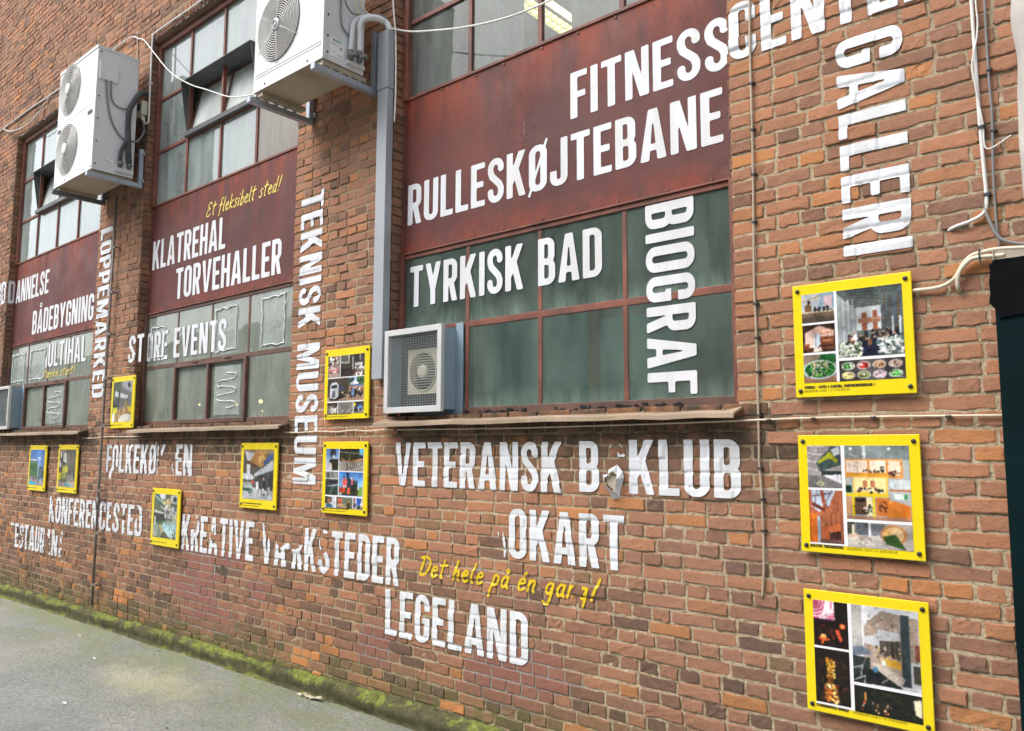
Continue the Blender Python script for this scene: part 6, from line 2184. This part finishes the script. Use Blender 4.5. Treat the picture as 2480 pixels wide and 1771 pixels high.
for q_, (ya, yb, zz) in enumerate(((-.405, -.37, 2.845), (-.345, -.325, 2.848), (-.405, -.35, 2.832), (-.405, -.33, 2.818), (-.37, -.325, 2.80))):
    b.box(ax1 + .0016, ax1 + .002, ya, yb, zz, zz + .004)
b.build('plate_print', M['print_grey'], st_)
b = MB()
b.tube(smooth_path([(ax1 + .015, y_, z_) for y_, z_ in ((-.431, 3.65), (-.408, 3.448), (-.365, 3.262), (-.283, 3.128), (-.205, 3.092), (-.138, 3.098))] + [(-7.93, -.10, 3.11), (-7.98, -.02, 3.25), (-8.02, -.03, 3.39)]), .009)
b.build('power_cable', M['cable_g'], t, True)
b = MB()
b.tube(smooth_path([(ax1 + .015, y_, z_) for y_, z_ in ((-.384, 3.65), (-.372, 3.480), (-.327, 3.416), (-.250, 3.405), (-.190, 3.43))]), .008)
b.build('signal_cable', M['cable_g'], t, True)
b = MB()
b.tube(smooth_path([(-8.0, .03, 3.66), (-7.95, -.05, 3.64), (-7.93, -.11, 3.60), (-7.925, -.167, 3.485), (-7.925, -.201, 3.392), (-7.925, -.205, 3.208), (-7.925, -.19, 3.0), (-7.93, -.175, 2.85)]), .026, 10)
b.tube(smooth_path([(-7.925, -.205, 3.10), (-7.925, -.235, 3.02), (-7.925, -.262, 2.94), (-7.93, -.262, 2.85)]), .02, 10)
b.build('insulated_pipe', M['hose'], t, True)
b = MB()
b.box(ax1 + .001, ax1 + .035, -.30, -.125, 2.745, 2.79)
b.build('valve_shelf', M['ac'], t, bevel=.003)
b = MB()
for yy in (-.262, -.175):
    b.cyl((-7.93, yy, 2.785), (-7.93, yy, 2.86), .02, 10)
    b.cyl((-7.93, yy, 2.815), (-7.885, yy, 2.815), .017, 8)
b.build('valve', M['brass'], t, True)
b = MB()
b.box(ax0 + .06, ax0 + .12, ay0 + .02, ay1, az0 - .028, az0 - .001)
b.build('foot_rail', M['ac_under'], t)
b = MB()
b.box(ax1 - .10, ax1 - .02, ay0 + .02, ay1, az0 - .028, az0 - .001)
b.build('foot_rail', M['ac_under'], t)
bracket(t, -7.99, -.01, -.55, 2.665, 3.05, 'steel', .045)
bracket(t, -8.86, -.01, -.55, 2.665, 3.0, 'steel_dark', .045)

# unit B: nearer, cut by the top edge of the photo
bx0, bx1, by0, by1, bz0, bz1 = -5.095, -4.250, -0.50, -0.155, 2.612, 3.50
t = thing('air_conditioner', 'white outdoor air conditioner with one big fan, beside the grey cable duct', 'air conditioner', (-4.67, -0.33, bz0), 'air conditioners on the wall')
b = holed_front(bx0, bx1, bz0, bz1, by0, [(-4.790, 3.035, .262)])
b.build('front_panel', M['ac'], t)
b = MB()
b.add([(bx0, by0, bz0), (bx1, by0, bz0), (bx1, by1, bz0), (bx0, by1, bz0), (bx0, by0, bz1), (bx1, by0, bz1), (bx1, by1, bz1), (bx0, by1, bz1)],
      [(4, 5, 6, 7), (1, 2, 6, 5), (2, 3, 7, 6), (3, 0, 4, 7)])
b.cur = 1
b.add([(bx0, by0, bz0), (bx1, by0, bz0), (bx1, by1, bz0), (bx0, by1, bz0)], [(0, 3, 2, 1)])
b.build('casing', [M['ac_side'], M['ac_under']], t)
b = MB()
b.box(bx0 + .02, bx1 - .025, by0 - .003, by0 - .0005, 2.712, 2.718)
b.box(bx0 + .02, bx1 - .025, by0 - .003, by0 - .0005, 2.733, 2.738)
b.box(bx1 - .031, bx1 - .025, by0 - .003, by0 - .0005, 2.718, 2.733)
b.box(bx1 + .001, bx1 + .004, by0 - .001, by0 + .03, bz0 + .005, bz1)
b.box(bx0 - .006, bx1 + .006, by0 - .006, by1 + .006, bz1 - .018, bz1 + .006)
b.build('trim', M['ac'], t, bevel=.0015)
b = MB()
for zz in (2.665, 2.78, 2.93, 3.08):
    b.cyl((bx1, by0 + .035, zz), (bx1 + .010, by0 + .035, zz), .006, 8)
for xx in (bx0 + .15, bx1 - .17):
    b.cyl((xx, by0, bz0 + .03), (xx, by0 - .004, bz0 + .03), .007, 8)
b.build('screw', M['fan_dark'], t)
grille(t, (-4.790, 3.035), .255, .044, 13, .0036, 6, blade=False, y=by0)
b = MB()
b.torus((-4.790, by0 - .036, 3.035), .022, .005, n=24, k=6)
b.build('hub_ring', M['print_grey'], t, True)
b = MB()
b.box(bx1 + .0005, bx1 + .0012, -.440, -.325, 2.655, 2.79)
st_ = b.build('rating_plate', M['sticker'], t)
b = MB()
b.box(bx1 + .0013, bx1 + .0017, -.412, -.342, 2.768, 2.776)
b.box(bx1 + .0013, bx1 + .0017, -.418, -.412, 2.766, 2.779)
b.build('green_print', M['print_green'], st_)
b = MB()
for ya, yb, zz, hh in ((-.43, -.40, 2.748, .003), (-.43, -.385, 2.738, .002), (-.36, -.352, 2.72, .016), (-.35, -.342, 2.72, .016), (-.42, -.395, 2.684, .003), (-.385, -.335, 2.672, .005)):
    b.box(bx1 + .0013, bx1 + .0017, ya, yb, zz, zz + hh)
b.build('plate_print', M['print_grey'], st_)
b = MB()
b.tube(smooth_path([(-4.22, -.291, 2.72), (-4.218, -.284, 2.84), (-4.215, -.28, 2.915), (-4.21, -.262, 2.962), (-4.20, -.225, 2.995), (-4.185, -.15, 3.03), (-4.16, -.07, 3.035), (-4.145, -.03, 2.99), (-4.145, -.028, 2.93)]), .0175, 12)
b.tube(smooth_path([(-4.20, -.228, 2.74), (-4.198, -.229, 2.855), (-4.196, -.236, 2.925), (-4.19, -.215, 2.975), (-4.175, -.15, 3.015), (-4.15, -.055, 3.02), (-4.125, -.03, 2.97), (-4.125, -.028, 2.93)]), .0215, 12)
b.build('insulated_pipe', M['lag'], t, True)
b = MB()
for yy, xx in ((-.291, -4.22), (-.228, -4.20)):
    b.cyl((xx, yy, 2.665), (xx, yy, 2.735), .019, 10)
    b.cyl((xx - .01, yy, 2.70), (xx + .035, yy + .02, 2.698), .016, 8)
    b.cyl((xx + .035, yy + .02, 2.698), (xx + .05, yy + .025, 2.698), .02, 8)
b.build('valve', M['brass'], t, True)
b = MB()
b.tube(smooth_path([(-4.235, -.385, 3.30), (-4.235, -.374, 3.073), (-4.235, -.371, 2.975), (-4.235, -.352, 2.883), (-4.235, -.292, 2.842)]), .006)
b.tube(smooth_path([(-4.23, -.375, 3.25), (-4.20, -.365, 3.061), (-4.20, -.341, 3.022), (-4.20, -.295, 2.993), (-4.195, -.216, 3.017), (-4.18, -.115, 3.058), (-4.15, -.045, 3.055), (-4.135, -.02, 3.0)]), .006)
b.build('power_cable', M['cable_g'], t, True)
b = MB()
b.tube(smooth_path([(-4.23, -.27, 3.35), (-4.215, -.265, 3.15), (-4.21, -.255, 3.05), (-4.205, -.235, 3.0)]), .007)
b.tube(smooth_path([(-4.23, -.235, 3.35), (-4.215, -.225, 3.15), (-4.20, -.205, 3.06), (-4.18, -.15, 3.035)]), .007)
b.build('signal_cable', M['cable_c'], t, True)
b = MB()
b.box(bx1 + .001, bx1 + .03, -.31, -.165, 2.64, 2.665)
b.build('valve_shelf', M['ac'], t, bevel=.003)
b = MB()
for xa in (bx0 + .04, bx1 - .075):
    b = MB()
    b.box(xa, xa + .06, by0 + .015, by1 + .04, bz0 - .036, bz0 - .001)
    for q_ in range(4):
        b.box(xa - .004, xa + .064, by0 + .07 + q_ * .08, by0 + .095 + q_ * .08, bz0 - .05, bz0 - .037)
    b.build('foot_rail', M['ac_under'], t)
bracket(t, -4.275, -.005, -.56, 2.537, 2.985, 'steel', .044)
bracket(t, -5.06, -.005, -.56, 2.537, 2.90, 'steel', .044)

# ------------------------------------------------------------------ grey cable duct
t = thing('cable_duct', 'tall grey metal cable duct running down the brick left of the nearest window', 'duct', (-4.148, -0.03, .47))
b = MB()
b.box(-4.200, -4.096, -.064, -.004, .47, 2.514)
b.build('lower_cover', M['duct'], t, bevel=.003)
b = MB()
b.box(-4.203, -4.093, -.067, -.004, 2.518, 2.945)
b.build('upper_cover', M['duct'], t, bevel=.003)


# ------------------------------------------------------------------ boxed fans in the lower windows
def fan_box(x0, label):
    x1, z0, z1, yf_, yb = x0 + .545, .235, .787, -.062, D - .005
    t = thing('boxed_fan', label, 'ventilation fan', (x0 + .27, 0, z0), 'boxed fans in the lower windows')
    b = MB()
    th = .004
    b.box(x0 + .018, x0 + .018 + th, yf_ + .012, yb, z0 + .02, z1 - .02)
    b.box(x1 - .018 - th, x1 - .018, yf_ + .012, yb, z0 + .02, z1 - .02)
    b.box(x0 + .018, x1 - .018, yf_ + .012, yb, z0 + .016, z0 + .02)
    b.box(x0 + .018, x1 - .018, yf_ + .012, yb, z1 - .02, z1 - .016)
    b.box(x1 - .017, x1 + .045, yb - .008, yb, z0 - .015, z1 + .02)
    b.box(x0 + .15, x1 + .04, yb - .0075, yb - .001, z0 - .03, z0 + .015)
    b.build('housing', M['bluebox'], t)
    b = MB()
    b.add([(x0 + .02, yb - .004, z0), (x1 - .02, yb - .004, z0), (x1 - .02, yb - .004, z1), (x0 + .02, yb - .004, z1)], [(0, 1, 2, 3)])
    b.build('back_plate', M['box_in'], t)
    b = MB()
    fw, fd = .038, .03
    b.prism([(x0, z1), (x1, z1), (x1 - fw, z1 - fw), (x0 + fw, z1 - fw)], yf_, yf_ + fd)
    b.prism([(x0 + fw, z0 + fw), (x1 - fw, z0 + fw), (x1, z0), (x0, z0)], yf_, yf_ + fd)
    b.prism([(x0, z0), (x0, z1), (x0 + fw, z1 - fw), (x0 + fw, z0 + fw)][::-1], yf_, yf_ + fd)
    b.prism([(x1, z0), (x1, z1), (x1 - fw, z1 - fw), (x1 - fw, z0 + fw)], yf_, yf_ + fd)
    b.build('frame', M['alu'], t, bevel=.002)
    b = MB()
    k_ = 0
    xx = x0 + fw
    while xx < x1 - fw:
        b.bar((xx, yf_ + .016, z0 + fw), (xx, yf_ + .016, z1 - fw), .0016)
        xx += .0155
    zz = z0 + fw
    while zz < z1 - fw:
        b.bar((x0 + fw, yf_ + .0185, zz), (x1 - fw, yf_ + .0185, zz), .0016)
        zz += .0155
    b.build('wire_mesh', M['mesh'], t)
    cx_, cz_, hs_ = x0 + .272, .508, .148
    f = holed_front(cx_ - hs_, cx_ + hs_, cz_ - hs_, cz_ + hs_, .040, [(cx_, cz_, .128)])
    fb = f.build('fan_housing', M['cream'], t)
    b = MB()
    b.tube([(cx_, .094, cz_), (cx_, .0935, cz_)], .13, 32)
    b.build('fan_recess', M['fan_dark'], fb)
    b = MB()
    b.torus((cx_, .036, cz_), .128, .005, n=40)
    for q_ in range(15):
        zz = cz_ - .119 + q_ * .017
        hw = math.sqrt(max(0, .127 ** 2 - (zz - cz_) ** 2))
        if hw > .01:
            b.bar((cx_ - hw, .040, zz), (cx_ + hw, .040, zz), .014, .0035)
    b.tube([(cx_, .045, cz_), (cx_, .030, cz_), (cx_, .024, cz_)], [.046, .044, .03], 20)
    b.build('louvre', M['cream'], fb, False)
    return t


fan_box(-4.072, 'blue grey boxed fan with wire mesh in the nearest lower window')
fan_box(-11.875, 'blue grey boxed fan cut by the left edge in the farthest lower window')

# ------------------------------------------------------------------ cables, conduits and rods
def cable(pts, r, mt, label, name='cable', clips=None, k_=6, rn=7, clipmat='fan_dark', group=None):
    t = thing(name, label, name.split('_')[-1] if name != 'cable' else 'cable', pts[-1], group)
    b = MB()
    b.tube(smooth_path(pts, k_), r, rn)
    b.build('run', M[mt], t, True)
    for (x, y, z) in clips or []:
        c = MB()
        c.box(x - r - .002, x + r + .010, y - r - .003, 0.004, z - r - .001, z + r * .4)
        c.cyl((x + r + .006, y - r - .006, z), (x + r + .006, 0, z), .0035, 7)
        c.build('clip', M[clipmat], t)
    return t


yv = -.010
zs_ = [2.6, 2.17, 1.90, 1.55, 1.2, .77, .57, .25, 0, -.05, -.22, -.49, -.66]
xs_ = [-1.477, -1.479, -1.484, -1.485, -1.489, -1.498, -1.495, -1.496, -1.498, -1.500, -1.492, -1.491, -1.504]
cable([(x_, yv, z_) for x_, z_ in zip(xs_, zs_)], .0058, 'cable_t', 'thin tan cable running straight down the brick right of the nearest window', clips=[(np.interp(z_, zs_[::-1], xs_[::-1]), yv, z_) for z_ in (1.75, 1.52, 1.30, 1.07, .68, .52, .36, .16, -.08, -.22, -.36)])
hx = [(-.45, .132), (-.82, .138), (-1.21, .141), (-1.575, .136), (-2.2, .128), (-3.0, .123), (-3.968, .127), (-4.12, .130), (-4.30, .122), (-4.434, .130), (-4.65, .120), (-4.848, .127), (-5.10, .121), (-5.28, .125)]
cable([(x_, -.013, z_) for x_, z_ in hx], .0048, 'cable_c', 'long cream cable running level along the brick under the nearest window sill', clips=[(x_, -.013, np.interp(-x_, [-q_[0] for q_ in hx], [q_[1] for q_ in hx])) for x_ in (-.72, -1.0, -1.25, -1.45, -4.0)])
cable([(-7.70, -.012, .113), (-8.1, -.012, .112), (-8.5, -.012, .116), (-8.8, -.014, .105), (-9.11, -.012, .109)], .0050, 'cable_c', 'short pale cable crossing behind the thin rod under the middle window sill')
cable([(-.553, -.014, 2.4), (-.551, -.014, 1.815), (-.550, -.014, 1.598), (-.548, -.014, 1.3), (-.544, -.014, 1.124), (-.541, -.014, 1.018), (-.543, -.014, .957), (-.557, -.015, .922), (-.600, -.016, .902), (-.650, -.014, .891), (-.682, .004, .884)], .0072, 'cable_w',
      'thick white conduit at top right bending into the brick', 'conduit', clips=[(-.548, -.014, 1.275), (-.541, -.014, 1.0)])
cable([(-.54, -.016, 2.4), (-.536, -.016, 1.809), (-.533, -.018, 1.721), (-.539, -.025, 1.637), (-.559, -.030, 1.537), (-.554, -.030, 1.45), (-.545, -.022, 1.362), (-.537, -.016, 1.278), (-.537, -.016, 1.206), (-.528, -.016, 1.180), (-.502, -.014, 1.184), (-.448, .003, 1.220)], .0032, 'cable_w', 'thin white wire twisted around the white conduit')
cable([(-.506, -.012, 2.4), (-.506, -.012, 1.797), (-.508, -.012, 1.584), (-.507, -.012, 1.436), (-.505, -.012, 1.309), (-.512, -.012, 1.124), (-.514, -.012, 1.012), (-.513, -.012, .869), (-.506, -.012, .787)], .0048, 'cable_g', 'grey cable running straight down the brick near the right edge', clips=[(-.508, -.012, 1.5), (-.506, -.012, 1.25)])
cable([(-.546, -.014, .96), (-.546, -.016, .929), (-.532, -.018, .881), (-.514, -.02, .833), (-.485, -.02, .80), (-.40, -.02, .77)], .0065, 'cable_g', 'grey cable curving away to the right above the black board')
cable([(-.830, .004, .652), (-.816, -.014, .652), (-.747, -.02, .650), (-.702, -.02, .658), (-.665, -.02, .682), (-.634, -.024, .731), (-.604, -.028, .759), (-.569, -.03, .767), (-.510, -.03, .772), (-.40, -.03, .760)], .0085, 'cable_c', 'thick cream cable snaking out of the brick beside the top photo board')
cable([(-.655, .004, .632), (-.655, -.022, .640), (-.654, -.032, .671), (-.644, -.034, .702), (-.621, -.036, .731), (-.596, -.036, .747), (-.554, -.036, .748), (-.524, -.034, .746), (-.49, -.034, .745)], .0085, 'cable_c', 'shorter thick cream cable bent downward into a hole in the brick')
t = thing('cable_tie', 'black cable tie around the two thick cream cables', 'cable tie', (-.572, -.033, .735))
b = MB()
b.torus((0, 0, 0), .022, .003, n=16)
b.v = [(-.572 + v[1], -.033 + v[0] * .7, .757 + v[2]) for v in b.v]
b.tube([(-.572, -.04, .738), (-.566, -.04, .715)], .003, 5)
b.build('strap', M['fan_dark'], t)
cable([(-6.0, -.014, 4.262), (-6.884, -.014, 4.268), (-7.301, -.014, 4.272), (-7.75, -.014, 4.280), (-7.90, -.014, 4.276), (-7.915, -.014, 4.25), (-7.915, -.014, 3.9), (-7.905, -.014, 3.38), (-7.91, -.016, 3.33), (-7.95, -.02, 3.32), (-7.985, -.02, 3.345), (-7.99, -.02, 3.39)], .0085, 'cable_w', 'white conduit over the top of the middle window and down to a switch box', 'conduit', clips=[(-7.91, -.014, 3.75), (-7.3, -.014, 4.271)], clipmat='cable_w')
t = thing('switch_box', 'small pale isolator switch box on the brick right of the tall air conditioner', 'switch box', (-8.03, -.03, 3.40))
b = MB()
b.box(-8.10, -7.96, -.065, -.004, 3.42, 3.57)
b.build('case', M['cream'], t, bevel=.01)
b = MB()
b.cyl((-8.02, -.066, 3.50), (-8.02, -.085, 3.50), .035, 14)
b.box(-8.032, -8.008, -.105, -.085, 3.465, 3.535)
b.build('knob', M['fan_dark'], t)
b = MB()
b.cyl((-8.0, -.03, 3.415), (-8.0, -.03, 3.37), .016, 10)
b.build('gland', M['ac'], t)
cable([(-8.85, -.03, 4.436), (-8.431, -.02, 4.432), (-8.239, -.02, 4.345), (-8.10, -.02, 4.28), (-7.80, -.03, 4.02), (-7.40, -.05, 3.69), (-6.95, -.08, 3.42), (-6.45, -.16, 3.18), (-5.85, -.25, 2.90), (-5.08, -.45, 2.63)], .006, 'cable_w', 'slack white cable drooping across the middle upper window to the nearer air conditioner')
cable([(-8.36, -.010, 4.44), (-8.293, -.010, 4.433), (-8.27, -.010, 4.25), (-8.24, -.010, 3.98)], .007, 'cable_t', 'short tan wire on the brick above the tall air conditioner')
cable([(-14.5, -.014, 4.50), (-12.68, -.014, 4.50), (-12.43, -.014, 4.504), (-11.48, -.014, 4.497), (-10.58, -.014, 4.468), (-9.6, -.014, 4.46), (-8.6, -.014, 4.44)], .009, 'cable_w', 'pale conduit running level above the farthest upper window', 'conduit')
cable([(-12.46, -.014, 4.49), (-12.33, -.03, 4.43), (-12.03, -.05, 4.33), (-11.55, -.06, 4.25), (-11.1, -.05, 4.28), (-10.78, -.014, 4.46)], .006, 'cable_w', 'loose pale cable sagging below the conduit at top left')
cable([(-4.097, -.03, 2.961), (-3.90, -.05, 2.86), (-3.66, -.09, 2.76), (-3.27, -.13, 2.63), (-2.85, -.17, 2.53), (-2.4, -.19, 2.50), (-1.6, -.14, 2.52), (-.6, -.02, 2.62)], .006, 'cable_w', 'white cable strung across the nearest upper window from the grey duct')
cable([(-4.118, -.012, 3.6), (-4.112, -.012, 3.194), (-4.088, -.012, 3.0), (-4.074, -.012, 2.85), (-4.066, -.012, 2.5), (-4.074, -.012, 2.27)], .006, 'cable_w', 'thin white wire hugging the brick right of the grey duct')
t = thing('wall_rod', 'thin dark metal rod standing against the brick beside LOPPEMARKED', 'rod', (-8.51, -.05, -1.58))
b = MB()
b.tube([(-8.515, -.05, -1.575), (-8.51, -.05, -.4), (-8.50, -.05, 1.0), (-8.485, -.05, 2.66)], .0125, 10)
b.cyl((-8.512, -.05, -.62), (-8.512, -.05, -.50), .019, 10)
b.build('shaft', M['rod'], t, True)
for zz in (2.1, 1.62, 1.18, .72, .23, -.43, -.86, -1.37):
    c = MB()
    c.box(-8.525, -8.43, -.062, -.045, zz - .012, zz + .012)
    c.cyl((-8.445, -.055, zz), (-8.445, .002, zz), .009, 8)
    c.build('holder', M['rod'], t)

# ------------------------------------------------------------------ right edge: plaster pier, trunking and black board
t = thing('plaster_pier', 'weathered grey plaster pier at the top right edge', 'pier', (.3, 0, .74))
V, Fc = [], []
nn = 60
for k_ in range(nn + 1):
    zz = .74 + 3.0 * k_ / nn
    xx = -.415 + (vnoise(np.array([zz * 6.0]), np.array([.3]), 41)[0] - .5) * .016
    V += [(xx + .006, .01, zz), (xx, -.018, zz), (xx + .012, -.03, zz), (4.0, -.03, zz)]
for k_ in range(nn):
    for q_ in range(3):
        a_ = 4 * k_ + q_
        Fc.append((a_, a_ + 1, a_ + 5, a_ + 4))
mk('shaft', V, Fc, M['plaster'], t, True)
t = thing('cable_trunking', 'pale cable trunking piece above the black board at the right edge', 'trunking', (.0, -.04, .718))
b = MB()
b.box(-.528, 4.0, -.048, -.031, .719, .727)
b.box(-.528, 4.0, -.035, -.031, .727, .765)
b.box(-.528, -.524, -.048, -.031, .727, .765)
b.build('channel', M['clear'], t, bevel=.001)
t = thing('black_board', 'tall black board with a torn black sheet at its top, cut by the right edge', 'board', (.4, -.08, -1.66))
b = MB()
b.box(-.520, 4.0, -.115, -.085, -1.66, .715)
b.build('panel', M['black'], t, bevel=.004)
b = MB()
out = [(-.508, .710), (-.530, .693), (-.527, .665), (-.533, .63), (-.531, .585), (-.536, .55), (-.522, .530), (-.510, .515), (-.506, .49), (-.44, .50), (.2, .48), (4.0, .48), (4.0, .72), (.2, .722), (-.3, .718), (-.44, .712)]
b.prism(out, -.124, -.1155)
b.build('torn_sheet', M['black_cloth'], t)

# ------------------------------------------------------------------ litter
def litter(x, y, sz, mt, label, seed):
    rr = random.Random(seed)
    nn_ = 9
    V, Fc = [], []
    for k_ in range(nn_):
        f_ = k_ / (nn_ - 1)
        xx = x + sz * (f_ - .5)
        zz = gz(xx) + .008 + rr.uniform(0, .02) * (sz > .1) + .004
        V += [(xx, y + rr.uniform(-.01, .01), zz), (xx + rr.uniform(-.01, .01), y - .03 * min(1, sz * 4) * rr.uniform(.5, 1), zz - .004 + rr.uniform(0, .01) * (sz > .1))]
        V[-2] = (V[-2][0], V[-2][1] + .02 * sz, V[-2][2] + .004)
    for k_ in range(nn_ - 1):
        Fc.append((2 * k_, 2 * k_ + 1, 2 * k_ + 3, 2 * k_ + 2))
    o_ = mk('paper_scrap', V, Fc, M[mt], None, False)
    so_ = o_.modifiers.new('thick', 'SOLIDIFY')
    so_.thickness = .003
    return tag(o_, label, 'scrap')


litter(-4.70, -.125, .26, 'scrap', 'curled strip of pale scrap lying against the mossy ledge', 3)
litter(-7.0, -.62, .05, 'sheet', 'tiny white paper scrap on asphalt, left of the sandy patch', 4)
litter(-8.0, -.35, .06, 'sheet', 'white paper scrap on asphalt close to the mossy ledge at left', 5)
litter(-5.9, -1.25, .05, 'sheet', 'thin white scrap on open asphalt in front of the sandy patch', 6)

gr = MB()
rr = random.Random(9)
for _ in range(900):
    x = rr.uniform(-13, -1.5)
    y = -0.11 - abs(rr.gauss(0, .35)) if rr.random() < .6 else rr.uniform(-3.2, -.1)
    if y < -3.2:
        continue
    r_ = rr.uniform(.002, .007) if rr.random() < .93 else rr.uniform(.007, .013)
    z = gz(x)
    a_ = [rr.uniform(.6, 1.2) * r_ for _ in range(6)]
    gr.cur = 0 if rr.random() < .6 else 1 if rr.random() < .6 else 2
    gr.add([(x + a_[k_] * math.cos(k_ * 1.2566), y + a_[k_] * math.sin(k_ * 1.2566), z + .002) for k_ in range(5)] + [(x, y, z + .003 + r_ * .8)], [(k_, (k_ + 1) % 5, 5) for k_ in range(5)])
o = gr.build('grit', [M['cable_g'], M['scrap'], M['moss']])
tag(o, 'fine grit and crumbs scattered over the asphalt near the ledge', 'grit', kind='stuff')

# ------------------------------------------------------------------ building across the yard (seen only in the glass)
t = thing('opposite_building', 'pale rendered building across the yard mirrored in the window panes', 'building', (-16, -13, -1.75))
b = MB()
b.box(-60, -22, -16, -12.5, -2.0, 4.4)
b.box(-60, -21.8, -16, -12.3, 4.4, 4.65)
b.box(-22, 12, -18, -12.6, -2.0, 8.6)
b.build('wall', M['far_wall'], t)
for k_ in range(14):
    x_ = -52 + k_ * 4.4
    for zz in (-.6,) if x_ < -20 else (-.6, 3.6):
        b = MB()
        b.box(x_, x_ + 2.4, -12.59 if x_ > -20 else -12.49, -12.44, zz, zz + 2.2)
        b.build('window', M['far_glass'], t)
